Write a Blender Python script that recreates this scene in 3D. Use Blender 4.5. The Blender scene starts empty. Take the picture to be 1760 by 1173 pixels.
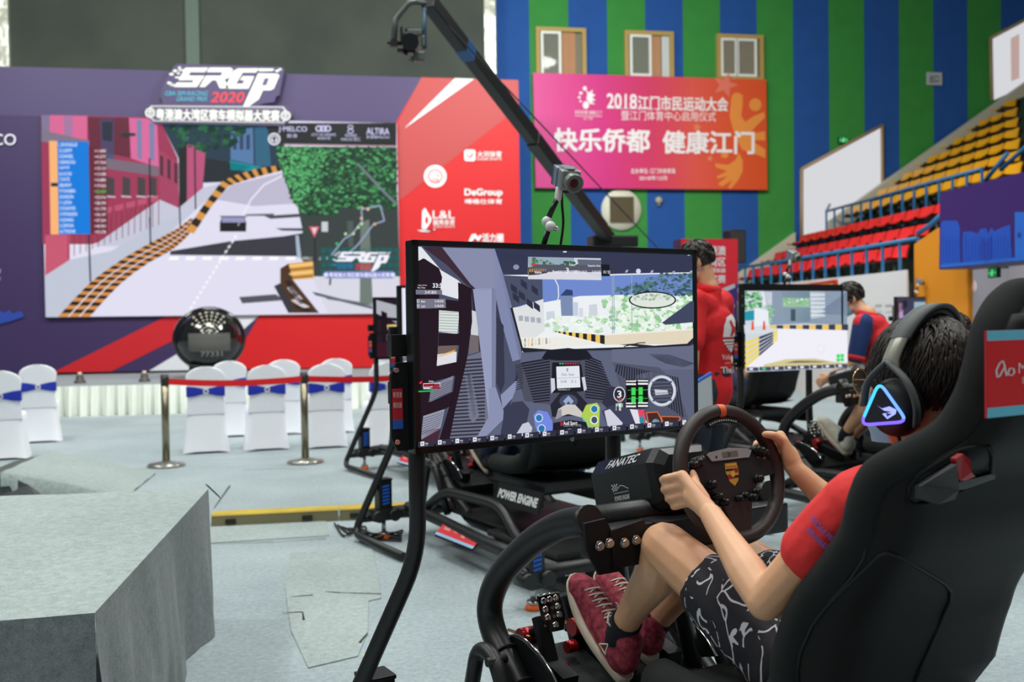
import bpy, bmesh, math, random
from mathutils import Vector, Matrix
from mathutils.bvhtree import BVHTree
from mathutils.noise import noise as pnoise
random.seed(7)
V = Vector
S = bpy.context.scene
COL = S.collection
R = math.radians

# ------------------------------------------------------------------ camera
FPX, CAMH = 1711.0, 1.40
PSI, PIT, RHO = R(9.6), R(1.29), R(0.8)
FWD = V((math.sin(PSI)*math.cos(PIT), math.cos(PSI)*math.cos(PIT), -math.sin(PIT)))
RT0 = V((math.cos(PSI), -math.sin(PSI), 0)); UP0 = RT0.cross(FWD)
RIGHT = RT0*math.cos(RHO) - UP0*math.sin(RHO)
UP = UP0*math.cos(RHO) + RT0*math.sin(RHO)
CAM = V((0, 0, CAMH))
cam_data = bpy.data.cameras.new('camera'); cam = bpy.data.objects.new('camera', cam_data); COL.objects.link(cam)
cam_data.sensor_width = 36.0; cam_data.lens = FPX/1760*36.0; cam_data.clip_end = 200
m = Matrix((RIGHT, UP, -FWD)).transposed().to_4x4(); m.translation = CAM
cam.matrix_world = m
cam_data.dof.use_dof = True; cam_data.dof.focus_distance = 2.55; cam_data.dof.aperture_fstop = 4.0
S.camera = cam

# ------------------------------------------------------------------ light
w = bpy.data.worlds.new('hall_air'); S.world = w; w.use_nodes = True
w.node_tree.nodes['Background'].inputs[0].default_value = (0.93, 0.97, 1.0, 1)
w.node_tree.nodes['Background'].inputs[1].default_value = 0.14
S.view_settings.view_transform = 'Standard'; S.view_settings.look = 'None'
S.view_settings.exposure = 0.0; S.view_settings.gamma = 1.0
S.view_settings.use_curve_mapping = False

def hall_or_fill_lamp(x, y, z, size, watts, col=(0.97, 1.0, 0.96)):
    l = bpy.data.lights.new('hall_or_fill_lamp', 'AREA'); l.shape = 'DISK'; l.size = size; l.energy = watts; l.color = col
    o = bpy.data.objects.new('hall_or_fill_lamp', l); COL.objects.link(o); o.location = (x, y, z)
    return o
for _x in (-6.5, 0.0, 6.0):
    for _y in (1.0, 6.0, 11.5):
        hall_or_fill_lamp(_x, _y, 9.5, 1.6, 262)
for _x, _p in ((-7.0, 250), (-2.0, 250), (4.0, 460)):
    _l = hall_or_fill_lamp(_x, 13.5, 8.5, 1.6, _p); _l.rotation_euler = (R(50), 0, 0)

# ------------------------------------------------------------------ geometry helpers
def ray(px, py): return FWD + RIGHT*((px-880)/FPX) - UP*((py-586.5)/FPX)
def at(px, py, d): return CAM + ray(px, py)*d
def on_plane(px, py, p0, n):
    v = ray(px, py); return CAM + v*((p0-CAM).dot(n)/v.dot(n))
def on_floor(px, py, z=0.0): return on_plane(px, py, V((0, 0, z)), V((0, 0, 1)))
def on_wall(px, py, Y): return on_plane(px, py, V((0, Y, 0)), V((0, 1, 0)))
FC = V((math.sin(PSI), math.cos(PSI), 0))
TH = R(31)                                   # the rigs stand turned 31 degrees to the left of the view
RIGF = -math.sin(TH)*RT0 + math.cos(TH)*FC
RIGR = math.cos(TH)*RT0 + math.sin(TH)*FC
RIGO = V((0.913, 2.2715, 0))
RIGROT = math.atan2(RIGR.y, RIGR.x)
RIGM = Matrix.Translation(RIGO) @ Matrix.Rotation(RIGROT, 4, 'Z')
def rigp(px, py, r):                         # photo point -> rig coordinates (right, forward, up) at side offset r
    v = ray(px, py); t = (r-(CAM-RIGO).dot(RIGR))/v.dot(RIGR); p = CAM+v*t
    return V((r, (p-RIGO).dot(RIGF), p.z))
def lerp(a, b, t): return a+(b-a)*t

WM = {}
def thing(name, label=None, cat=None, loc=(0, 0, 0), rotz=0.0, group=None, kind=None):
    o = bpy.data.objects.new(name, None); COL.objects.link(o); o.empty_display_size = 0.1
    o.location = loc; o.rotation_euler = (0, 0, rotz)
    WM[o.name] = Matrix.Translation(V(loc)) @ Matrix.Rotation(rotz, 4, 'Z')
    return tag(o, label, cat, group, kind)
def tag(o, label=None, cat=None, group=None, kind=None):
    if label: o['label'] = label
    if cat: o['category'] = cat
    if group: o['group'] = group
    if kind: o['kind'] = kind
    return o

class MB:
    """collects shapes into ONE mesh"""
    def __init__(s): s.v = []; s.f = []; s.c = []; s.sm = []
    def add(s, vs, fs, col=None, smooth=False):
        b = len(s.v); s.v += [V(p) for p in vs]
        for f in fs: s.f.append([b+i for i in f]); s.c.append(col); s.sm.append(smooth)
        return s
    def box(s, c, size, M=None, col=None, bev=0.0):
        x, y, z = [k/2 for k in size]; c = V(c)
        if bev > 0:
            bm = bmesh.new(); bmesh.ops.create_cube(bm, size=1)
            for vv in bm.verts: vv.co = V((vv.co.x*size[0], vv.co.y*size[1], vv.co.z*size[2]))
            bmesh.ops.bevel(bm, geom=bm.edges[:], offset=bev, segments=2, affect='EDGES', profile=0.6)
            vs = [vv.co.copy() for vv in bm.verts]; bm.verts.index_update()
            fs = [[q.index for q in f.verts] for f in bm.faces]; bm.free()
        else:
            vs = [V((i, j, k)) for k in (-z, z) for j in (-y, y) for i in (-x, x)]
            fs = [(0, 2, 3, 1), (4, 5, 7, 6), (0, 1, 5, 4), (2, 6, 7, 3), (0, 4, 6, 2), (1, 3, 7, 5)]
        if M is not None: vs = [M @ p for p in vs]
        return s.add([p+c for p in vs], fs, col)
    def prism(s, poly, ext, col=None):
        n = len(poly); poly = [V(p) for p in poly]; ext = V(ext)
        vs = poly+[p+ext for p in poly]
        fs = [list(range(n))[::-1], list(range(n, 2*n))]+[(i, (i+1) % n, n+(i+1) % n, n+i) for i in range(n)]
        return s.add(vs, fs, col)
    def poly(s, pts, col=None): return s.add(pts, [list(range(len(pts)))], col)
    def grid(s, rows, col=None, smooth=True, closed=False):
        n = len(rows[0]); vs = [p for r in rows for p in r]; fs = []
        for i in range(len(rows)-1):
            for j in range(n if closed else n-1):
                k = (j+1) % n
                fs.append((i*n+j, i*n+k, (i+1)*n+k, (i+1)*n+j))
        return s.add(vs, fs, col, smooth)
    def tube(s, path, rad, n=12, caps=True, col=None, flat=None):
        path = [V(p) for p in path]; m_ = len(path)
        rs = rad if isinstance(rad, (list, tuple)) else [rad]*m_
        t0 = (path[1]-path[0]).normalized()
        ref = V((0, 0, 1)) if abs(t0.z) < 0.9 else V((1, 0, 0))
        u = t0.cross(ref).normalized(); rows = []
        for i, p in enumerate(path):
            t = ((path[min(i+1, m_-1)]-path[max(i-1, 0)])).normalized()
            u = (u-t*u.dot(t)).normalized(); w_ = t.cross(u)
            k = flat if flat else 1.0
            rows.append([p+u*(rs[i]*math.cos(a))+w_*(rs[i]*k*math.sin(a)) for a in [2*math.pi*q/n for q in range(n)]])
        b = len(s.v); s.grid(rows, col, True, True)
        if caps:
            s.f.append([b+q for q in range(n)][::-1]); s.c.append(col); s.sm.append(False)
            e = b+(m_-1)*n; s.f.append([e+q for q in range(n)]); s.c.append(col); s.sm.append(False)
        return s
    def cyl(s, a, b, r, n=14, col=None, r2=None): return s.tube([a, b], [r, r if r2 is None else r2], n, True, col)
    def cap(s, a, b, ra, rb=None, n=12, h=4):
        """closed round cone"""
        a, b = V(a), V(b); rb = ra if rb is None else rb
        t = b-a
        t = t.normalized() if t.length > 1e-6 else V((0, 0, 1))
        path = []; rs = []
        for i in range(h):
            q = math.pi/2*(i+0.25)/h
            path.append(a-t*(ra*math.cos(q))); rs.append(ra*math.sin(q))
        path.append(a); rs.append(ra); path.append(b); rs.append(rb)
        for i in range(h-1, -1, -1):
            q = math.pi/2*(i+0.25)/h
            path.append(b+t*(rb*math.cos(q))); rs.append(rb*math.sin(q))
        ref = V((0, 0, 1)) if abs(t.z) < 0.9 else V((1, 0, 0))
        u = t.cross(ref).normalized(); w_ = t.cross(u)
        rows = [[p+u*(r_*math.cos(2*math.pi*q/n))+w_*(r_*math.sin(2*math.pi*q/n)) for q in range(n)] for p, r_ in zip(path, rs)]
        b0 = len(s.v); s.grid(rows, None, True, True)
        s.f.append([b0+q for q in range(n)][::-1]); s.c.append(None); s.sm.append(True)
        e = b0+(len(rows)-1)*n; s.f.append([e+q for q in range(n)]); s.c.append(None); s.sm.append(True)
        return s
    def chain(s, pts, rs, n=12):
        for i in range(len(pts)-1): s.cap(pts[i], pts[i+1], rs[i], rs[i+1], n)
        return s
    def ell(s, c, rad, M=None, n=18, h=12, col=None):
        c = V(c); rows = []
        for i in range(h+1):
            q = math.pi*(0.02+0.96*i/h)
            row = []
            for j in range(n):
                a = 2*math.pi*j/n
                p = V((rad[0]*math.sin(q)*math.cos(a), rad[1]*math.sin(q)*math.sin(a), rad[2]*math.cos(q)))
                row.append(c+(M @ p if M is not None else p))
            rows.append(row)
        b0 = len(s.v); s.grid(rows, col, True, True)
        s.f.append([b0+q for q in range(n)]); s.c.append(col); s.sm.append(True)
        e = b0+h*n; s.f.append([e+q for q in range(n)][::-1]); s.c.append(col); s.sm.append(True)
        return s
    def lathe(s, prof, c=(0, 0, 0), M=None, n=24, col=None, smooth=True):
        c = V(c); rows = []
        for r_, z_ in prof:
            rows.append([c+(M @ V((r_*math.cos(2*math.pi*j/n), r_*math.sin(2*math.pi*j/n), z_)) if M is not None else V((r_*math.cos(2*math.pi*j/n), r_*math.sin(2*math.pi*j/n), z_))) for j in range(n)])
        return s.grid(rows, col, smooth, True)
    def torus(s, c, Rr, r_, M=None, n=48, k=12, a0=0.0, a1=2*math.pi, col=None):
        c = V(c); rows = []; full = abs(a1-a0-2*math.pi) < 1e-6
        for i in range(n+1):
            a = a0+(a1-a0)*i/n; row = []
            for j in range(k):
                b = 2*math.pi*j/k
                p = V(((Rr+r_*math.cos(b))*math.cos(a), (Rr+r_*math.cos(b))*math.sin(a), r_*math.sin(b)))
                row.append(c+(M @ p if M is not None else p))
            rows.append(row)
        return s.grid(rows, col, True, True)
    def build(s, name, mat, parent=None, local=True, fix=True):
        me = bpy.data.meshes.new(name)
        vs = s.v
        if parent is not None and not local:
            inv = frame(parent).inverted(); vs = [inv @ p for p in vs]
        me.from_pydata([tuple(p) for p in vs], [], s.f)
        me.polygons.foreach_set('use_smooth', s.sm)
        if any(c is not None for c in s.c):
            ca = me.color_attributes.new('Col', 'FLOAT_COLOR', 'CORNER'); buf = []
            for c, f in zip(s.c, s.f): buf += [*(c or (0.5, 0.5, 0.5)), 1.0]*len(f)
            ca.data.foreach_set('color', buf)
        me.validate(); me.update()
        if fix:
            bm = bmesh.new(); bm.from_mesh(me); bmesh.ops.recalc_face_normals(bm, faces=bm.faces[:]); bm.to_mesh(me); bm.free()
        o = bpy.data.objects.new(name, me); COL.objects.link(o)
        if mat is not None: me.materials.append(mat)
        if parent is not None: o.parent = parent; FR[o.name] = frame(parent)
        return o
FR = {}
def frame(o):
    if o.name in WM: return WM[o.name]
    return FR.get(o.name, Matrix.Identity(4))

def remesh(mb, name, mat, parent, voxel, smooth=3, local=True, disp=None):
    """melts overlapping round shapes into one continuous skin"""
    o = mb.build(name, mat, parent, local)
    md = o.modifiers.new('r', 'REMESH'); md.mode = 'VOXEL'; md.voxel_size = voxel; md.use_smooth_shade = True
    if smooth:
        sm = o.modifiers.new('s', 'SMOOTH'); sm.iterations = smooth; sm.factor = 0.5
    bpy.context.view_layer.update()
    dg = bpy.context.evaluated_depsgraph_get()
    me = bpy.data.meshes.new_from_object(o.evaluated_get(dg))
    o.modifiers.clear(); o.data = me; me.name = name
    if disp:
        for vv in me.vertices: vv.co = disp(vv.co)
    for p in me.polygons: p.use_smooth = True
    if mat is not None and not me.materials: me.materials.append(mat)
    return o
def bvh_of(o):
    fr = frame(o)
    return BVHTree.FromPolygons([fr @ vv.co for vv in o.data.vertices], [tuple(p.vertices) for p in o.data.polygons])
def fillet(pts, rad, n=5):
    pts = [V(p) for p in pts]; out = [pts[0]]
    for i in range(1, len(pts)-1):
        a, b, c = pts[i-1], pts[i], pts[i+1]
        k = min(rad, (a-b).length*0.49, (c-b).length*0.49)
        p, q = b+(a-b).normalized()*k, b+(c-b).normalized()*k
        for j in range(n+1):
            t = j/n; out.append(p*(1-t)**2+b*(2*t*(1-t))+q*t*t)
    out.append(pts[-1]); return out
def spline(pts, k=6):
    pts = [V(p) for p in pts]; P = [pts[0]*2-pts[1]]+pts+[pts[-1]*2-pts[-2]]; out = []
    for i in range(1, len(P)-2):
        for j in range(k):
            t = j/k
            out.append(0.5*((2*P[i])+(P[i+1]-P[i-1])*t+(2*P[i-1]-5*P[i]+4*P[i+1]-P[i+2])*t*t+(3*P[i]-P[i-1]-3*P[i+1]+P[i+2])*t**3))
    out.append(pts[-1]); return out

def copy_tree(o, parent=None):
    c = o.copy(); COL.objects.link(c)
    if parent is not None: c.parent = parent
    for ch in [x for x in KIDS.get(o.name, [])]: copy_tree(ch, c)
    return c
KIDS = {}
def index_kids(root):
    KIDS.clear()
    for x in bpy.data.objects:
        if x.parent is not None: KIDS.setdefault(x.parent.name, []).append(x)

# ------------------------------------------------------------------ materials
def lin(c): return tuple(((x/255)/12.92 if x/255 <= 0.04045 else ((x/255+0.055)/1.055)**2.4) for x in c)
MATS = {}
def mat(name, rgb, rough=0.5, metal=0.0, spec=0.5, bump=None, mottle=None, sheen=0.0, coat=0.0, trans=0.0):
    if name in MATS: return MATS[name]
    mt = bpy.data.materials.new(name); mt.use_nodes = True; nt = mt.node_tree; b = nt.nodes['Principled BSDF']
    b.inputs['Base Color'].default_value = (*lin(rgb), 1); b.inputs['Roughness'].default_value = rough
    b.inputs['Metallic'].default_value = metal; b.inputs['Specular IOR Level'].default_value = spec
    if sheen: b.inputs['Sheen Weight'].default_value = sheen
    if coat: b.inputs['Coat Weight'].default_value = coat
    if trans: b.inputs['Transmission Weight'].default_value = trans
    if bump or mottle: tc = nt.nodes.new('ShaderNodeTexCoord')
    if mottle:                                # (second rgb, scale)
        nz = nt.nodes.new('ShaderNodeTexNoise'); nz.inputs['Scale'].default_value = mottle[1]; nz.inputs['Detail'].default_value = 4
        nt.links.new(tc.outputs['Object'], nz.inputs['Vector'])
        rp = nt.nodes.new('ShaderNodeValToRGB'); rp.color_ramp.elements[0].position = 0.35; rp.color_ramp.elements[1].position = 0.65
        rp.color_ramp.elements[0].color = (*lin(rgb), 1); rp.color_ramp.elements[1].color = (*lin(mottle[0]), 1)
        nt.links.new(nz.outputs['Fac'], rp.inputs['Fac']); nt.links.new(rp.outputs['Color'], b.inputs['Base Color'])
    if bump:                                  # (scale, strength, distance)
        nz = nt.nodes.new('ShaderNodeTexNoise'); nz.inputs['Scale'].default_value = bump[0]; nz.inputs['Detail'].default_value = 3
        nt.links.new(tc.outputs['Object'], nz.inputs['Vector'])
        bp = nt.nodes.new('ShaderNodeBump'); bp.inputs['Strength'].default_value = bump[1]; bp.inputs['Distance'].default_value = bump[2]
        nt.links.new(nz.outputs['Fac'], bp.inputs['Height']); nt.links.new(bp.outputs['Normal'], b.inputs['Normal'])
    MATS[name] = mt; return mt
def emat(name, rgb, k=1.0):
    if name in MATS: return MATS[name]
    mt = bpy.data.materials.new(name); mt.use_nodes = True; b = mt.node_tree.nodes['Principled BSDF']
    b.inputs['Base Color'].default_value = (0.01, 0.01, 0.01, 1); b.inputs['Emission Color'].default_value = (*lin(rgb), 1)
    b.inputs['Emission Strength'].default_value = k; MATS[name] = mt; return mt
def colmat(name, screen=False, k=1.0, rough=0.55):
    """colours come with the printed or lit design itself"""
    if name in MATS: return MATS[name]
    mt = bpy.data.materials.new(name); mt.use_nodes = True; nt = mt.node_tree; b = nt.nodes['Principled BSDF']
    a = nt.nodes.new('ShaderNodeVertexColor'); a.layer_name = 'Col'
    if screen:
        b.inputs['Base Color'].default_value = (0.008, 0.008, 0.008, 1); b.inputs['Roughness'].default_value = 0.25
        nt.links.new(a.outputs['Color'], b.inputs['Emission Color']); b.inputs['Emission Strength'].default_value = k
        b.inputs['Specular IOR Level'].default_value = 0.06
    else:
        nt.links.new(a.outputs['Color'], b.inputs['Base Color']); b.inputs['Roughness'].default_value = rough
    MATS[name] = mt; return mt

BLACKMETAL = mat('black_powder_coat', (27, 28, 28), 0.42, 0.0, 0.5, bump=(300, 0.15, 0.0005))
BLACKPLATE = mat('black_steel_plate', (18, 20, 23), 0.55, spec=.3)
BLACKPLASTIC = mat('black_plastic', (18, 18, 19), 0.35)
RUBBER = mat('black_rubber', (16, 16, 17), 0.7)
STEEL = mat('bright_steel', (190, 190, 188), 0.22, 1.0)
CHROME = mat('chrome', (215, 215, 215), 0.1, 1.0)
REDANOD = mat('red_anodised', (150, 15, 25), 0.3, 0.6)
BLUEPRINT = mat('blue_print', (25, 90, 190), 0.5)
ORANGE = mat('orange_rubber', (225, 95, 25), 0.5)
WHITEPRINT = mat('white_print', (225, 225, 222), 0.5)
PRINT = colmat('printed_design')
SCREEN = colmat('lit_screen', True, 1.0)
LEDS = colmat('led_wall_light', True, 1.03)

# ------------------------------------------------------------------ lettering and flat designs
_txt = {}
def glyphs(s_, bold=0.0):
    k = (s_, bold)
    if k in _txt: return _txt[k]
    cu = bpy.data.curves.new('t', 'FONT'); cu.body = s_; cu.size = 1.0; cu.resolution_u = 3; cu.offset = bold; cu.fill_mode = 'FRONT'
    o = bpy.data.objects.new('t', cu); COL.objects.link(o); bpy.context.view_layer.update()
    me = bpy.data.meshes.new_from_object(o.evaluated_get(bpy.context.evaluated_depsgraph_get()))
    vs = [(p.co.x, p.co.y) for p in me.vertices]; fs = [tuple(p.vertices) for p in me.polygons]
    bpy.data.objects.remove(o); bpy.data.curves.remove(cu); bpy.data.meshes.remove(me)
    if not vs: vs = [(0, 0), (1, 0), (1, 1)]; fs = [(0, 1, 2)]
    x0 = min(v_[0] for v_ in vs); x1 = max(v_[0] for v_ in vs); y0 = min(v_[1] for v_ in vs); y1 = max(v_[1] for v_ in vs)
    _txt[k] = ([((a-x0)/max(x1-x0, 1e-6), (b-y0)/max(y1-y0, 1e-6)) for a, b in vs], fs)
    return _txt[k]
class Art:
    """a flat design on a board: fn(x, y, h) gives the point of the board, h metres proud of it"""
    def __init__(s, fn, step=0.0004): s.fn = fn; s.mb = MB(); s.h = 0.0; s.step = step; s.o = (0, 0, 1.0)
    def crop(s, ox, oy, k): s.o = (ox, oy, k); return s
    def up(s, n=1): s.h += s.step*n; return s
    def P(s, x, y): return s.fn(s.o[0]+x/s.o[2], s.o[1]+y/s.o[2], s.h)
    def poly(s, pts, rgb): s.mb.add([s.P(*p) for p in pts], [list(range(len(pts)))], lin(rgb)); return s
    def rect(s, x0, y0, x1, y1, rgb): return s.poly([(x0, y0), (x1, y0), (x1, y1), (x0, y1)], rgb)
    def fine(s, pts, rgb, size):
        bm = bmesh.new(); bm.faces.new([bm.verts.new((p[0], p[1], 0)) for p in pts])
        bmesh.ops.triangulate(bm, faces=bm.faces[:])
        for _ in range(6):
            es = [e for e in bm.edges if e.calc_length() > size]
            if not es: break
            bmesh.ops.subdivide_edges(bm, edges=es, cuts=1); bmesh.ops.triangulate(bm, faces=bm.faces[:])
        bm.verts.index_update()
        s.mb.add([s.P(v_.co.x, v_.co.y) for v_ in bm.verts], [[v_.index for v_ in f.verts] for f in bm.faces], lin(rgb)); bm.free(); return s
    def line(s, pts, wd, rgb, w2=None):
        for i in range(len(pts)-1):
            (ax, ay), (bx, by) = pts[i], pts[i+1]; L = math.hypot(bx-ax, by-ay) or 1; nx, ny = -(by-ay)/L*wd/2, (bx-ax)/L*wd/2
            s.poly([(ax+nx, ay+ny), (bx+nx, by+ny), (bx-nx, by-ny), (ax-nx, ay-ny)], rgb)
        return s
    def oval(s, cx, cy, rx, ry, rgb, n=28): return s.poly([(cx+rx*math.cos(2*math.pi*i/n), cy+ry*math.sin(2*math.pi*i/n)) for i in range(n)], rgb)
    def ring(s, cx, cy, rx, ry, t, rgb, n=32):
        for i in range(n):
            a, b = 2*math.pi*i/n, 2*math.pi*(i+1)/n
            s.poly([(cx+rx*math.cos(a), cy+ry*math.sin(a)), (cx+rx*math.cos(b), cy+ry*math.sin(b)), (cx+(rx-t)*math.cos(b), cy+(ry-t)*math.sin(b)), (cx+(rx-t)*math.cos(a), cy+(ry-t)*math.sin(a))], rgb)
        return s
    def text(s, t, x0, y0, x1, y1, rgb, slope=0.0, shear=0.0, bold=0.0):
        vs, fs = glyphs(t)
        k = bold*abs(y1-y0)*0.55
        h0 = s.h
        for ox, oy in (((0, 0),) if not bold else ((-k, -k), (k, -k), (k, k), (-k, k), (0, 0))):
            pts = []; s.h += s.step*.15
            for a, b in vs:
                x = x0+(x1-x0)*a; y = y1-(y1-y0)*b
                pts.append(s.P(x+ox+shear*(y1-y0)*b, y+oy+slope*(x-x0)))
            s.mb.add(pts, fs, lin(rgb))
        s.h = h0; return s
    def blobs(s, poly, n, rmin, rmax, cols, sq=0.7):
        xs = [p[0] for p in poly]; ys = [p[1] for p in poly]
        def inside(x, y):
            c = False; j = len(poly)-1
            for i in range(len(poly)):
                if (poly[i][1] > y) != (poly[j][1] > y) and x < (poly[j][0]-poly[i][0])*(y-poly[i][1])/(poly[j][1]-poly[i][1])+poly[i][0]: c = not c
                j = i
            return c
        k = 0; tries = 0; h0 = s.h
        while k < n and tries < n*6:
            tries += 1
            x, y = random.uniform(min(xs), max(xs)), random.uniform(min(ys), max(ys))
            if not inside(x, y): continue
            r_ = random.uniform(rmin, rmax); s.h = h0+s.step*(k/n)*2.0
            m_ = random.randint(5, 8); a0 = random.random()*6
            s.poly([(x+r_*random.uniform(.6, 1)*math.cos(a0+2*math.pi*i/m_), y+sq*r_*random.uniform(.6, 1)*math.sin(a0+2*math.pi*i/m_)) for i in range(m_)], random.choice(cols)); k += 1
        s.h = h0+s.step*2.2
        return s
    def build(s, name, mt, parent=None, local=False): return s.mb.build(name, mt, parent, local, fix=False)
def board(p0, n):
    n = V(n).normalized(); p0 = V(p0)
    if n.dot(CAM-p0) < 0: n = -n
    return lambda x, y, h: on_plane(x, y, p0+n*h, n)
# ================================================================== the setting
def nodemat(name, fn):
    mt = bpy.data.materials.new(name); mt.use_nodes = True; nt = mt.node_tree; b = nt.nodes['Principled BSDF']; fn(nt, b); MATS[name] = mt; return mt
def _nd(nt, t, **kw):
    n = nt.nodes.new(t)
    for k, v_ in kw.items():
        if hasattr(n, k): setattr(n, k, v_)
        else: n.inputs[k].default_value = v_
    return n
def carpet(name, a, b_):
    def f(nt, b):
        tc = _nd(nt, 'ShaderNodeTexCoord')
        n1 = _nd(nt, 'ShaderNodeTexNoise', Scale=160.0, Detail=3.0, Roughness=0.7); n2 = _nd(nt, 'ShaderNodeTexNoise', Scale=1.1, Detail=3.0)
        n3 = _nd(nt, 'ShaderNodeTexNoise', Scale=38.0, Detail=4.0)
        for n in (n1, n2, n3): nt.links.new(tc.outputs['Object'], n.inputs['Vector'])
        m1 = _nd(nt, 'ShaderNodeMath', operation='MULTIPLY_ADD'); m1.inputs[1].default_value = 0.55
        nt.links.new(n1.outputs['Fac'], m1.inputs[0]); 
        m2 = _nd(nt, 'ShaderNodeMath', operation='MULTIPLY_ADD'); m2.inputs[1].default_value = 0.35; m2.inputs[2].default_value = 0.0
        nt.links.new(n3.outputs['Fac'], m2.inputs[0])
        m3 = _nd(nt, 'ShaderNodeMath', operation='MULTIPLY_ADD'); m3.inputs[1].default_value = 0.25
        nt.links.new(n2.outputs['Fac'], m3.inputs[0]); nt.links.new(m2.outputs[0], m3.inputs[2]); nt.links.new(m3.outputs[0], m1.inputs[2])
        rp = _nd(nt, 'ShaderNodeValToRGB'); rp.color_ramp.elements[0].position = 0.34; rp.color_ramp.elements[1].position = 0.8
        rp.color_ramp.elements[0].color = (*lin(a), 1); rp.color_ramp.elements[1].color = (*lin(b_), 1)
        nt.links.new(m1.outputs[0], rp.inputs['Fac']); nt.links.new(rp.outputs['Color'], b.inputs['Base Color'])
        b.inputs['Roughness'].default_value = 0.95; b.inputs['Specular IOR Level'].default_value = 0.1; b.inputs['Sheen Weight'].default_value = 0.15
        bp = _nd(nt, 'ShaderNodeBump', Strength=0.35, Distance=0.004); nt.links.new(n1.outputs['Fac'], bp.inputs['Height']); nt.links.new(bp.outputs['Normal'], b.inputs['Normal'])
    return nodemat(name, f)
CARPET = carpet('grey_felt_carpet', (112, 124, 128), (186, 198, 202))
CARPET2 = carpet('worn_felt_carpet', (118, 128, 127), (186, 198, 195))
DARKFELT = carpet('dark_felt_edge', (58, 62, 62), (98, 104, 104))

SHADEDFELT = carpet('shaded_side_felt', (84, 91, 92), (146, 154, 155))  # platform felt darkened, the shade on its sides put into the colour
fl = MB().poly([(-26, -6, 0), (30, -6, 0), (30, 34, 0), (-26, 34, 0)]).build('floor', CARPET); tag(fl, kind='structure')

WALLY = 21.4
X0 = on_wall(913, 300, WALLY).x; X1 = on_wall(1721, 300, WALLY).x; SW = (X1-X0)/13
def stripes(nt, b):
    tc = _nd(nt, 'ShaderNodeTexCoord'); sp = _nd(nt, 'ShaderNodeSeparateXYZ'); nt.links.new(tc.outputs['Object'], sp.inputs[0])
    a = _nd(nt, 'ShaderNodeMath', operation='SUBTRACT'); a.inputs[1].default_value = X0; nt.links.new(sp.outputs['X'], a.inputs[0])
    d = _nd(nt, 'ShaderNodeMath', operation='DIVIDE'); d.inputs[1].default_value = SW*2; nt.links.new(a.outputs[0], d.inputs[0])
    f = _nd(nt, 'ShaderNodeMath', operation='FRACT'); nt.links.new(d.outputs[0], f.inputs[0])
    g = _nd(nt, 'ShaderNodeMath', operation='LESS_THAN'); g.inputs[1].default_value = 0.5; nt.links.new(f.outputs[0], g.inputs[0])
    mx = _nd(nt, 'ShaderNodeMix', data_type='RGBA'); mx.inputs[6].default_value = (*lin((22, 82, 158)), 1); mx.inputs[7].default_value = (*lin((52, 142, 58)), 1)
    nt.links.new(g.outputs[0], mx.inputs[0])
    nz = _nd(nt, 'ShaderNodeTexNoise', Scale=3.0, Detail=5.0); nt.links.new(tc.outputs['Object'], nz.inputs['Vector'])
    hs = _nd(nt, 'ShaderNodeHueSaturation'); mr = _nd(nt, 'ShaderNodeMapRange'); mr.inputs['To Min'].default_value = 0.85; mr.inputs['To Max'].default_value = 1.12
    nt.links.new(nz.outputs['Fac'], mr.inputs[0]); nt.links.new(mr.outputs[0], hs.inputs['Value']); nt.links.new(mx.outputs[2], hs.inputs['Color'])
    nt.links.new(hs.outputs[0], b.inputs['Base Color']); b.inputs['Roughness'].default_value = 0.8
    bp = _nd(nt, 'ShaderNodeBump', Strength=0.3, Distance=0.01); n2 = _nd(nt, 'ShaderNodeTexNoise', Scale=60.0); nt.links.new(tc.outputs['Object'], n2.inputs['Vector'])
    nt.links.new(n2.outputs['Fac'], bp.inputs['Height']); nt.links.new(bp.outputs['Normal'], b.inputs['Normal'])
STRIPES = nodemat('green_blue_striped_paint', stripes)
wb = MB().box((2, WALLY+0.25, 6), (56, 0.5, 12)).build('wall_back', STRIPES); tag(wb, kind='structure')
WW = lambda x, y: on_wall(x, y, WALLY)
# dark stage wall on the left with silvery columns
STAGEY = 21.1
DARKW = mat('dark_olive_panel', (66, 74, 64), 0.75, mottle=((54, 62, 56), 0.7))
xa = on_wall(-260, 100, STAGEY).x; xb = on_wall(840, 100, STAGEY).x
ws = MB().box(((xa+xb)/2, STAGEY+0.12, 6), (xb-xa, 0.24, 12)).build('wall_stage', DARKW); tag(ws, kind='structure')
SILVER = mat('silver_crinkled_cladding', (214, 217, 200), 0.32, 0.4, bump=(1.3, 0.6, 0.2))
for i, (p, q) in enumerate(((-20, 15), (832, 853))):
    x0, x1 = on_wall(p, 60, STAGEY-0.1).x, on_wall(q, 60, STAGEY-0.1).x
    tag(MB().box(((x0+x1)/2, STAGEY, 6), (x1-x0, 0.24, 12), bev=0.03).build('trim_%d' % (i+1), SILVER), kind='structure')
x0, x1 = on_wall(320, 60, STAGEY).x, on_wall(343, 60, STAGEY).x
tag(MB().box(((x0+x1)/2, STAGEY-0.02, 6), (x1-x0, 0.1, 12)).build('trim_3', mat('grey_green_post', (92, 108, 98), 0.6)), kind='structure')

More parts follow.
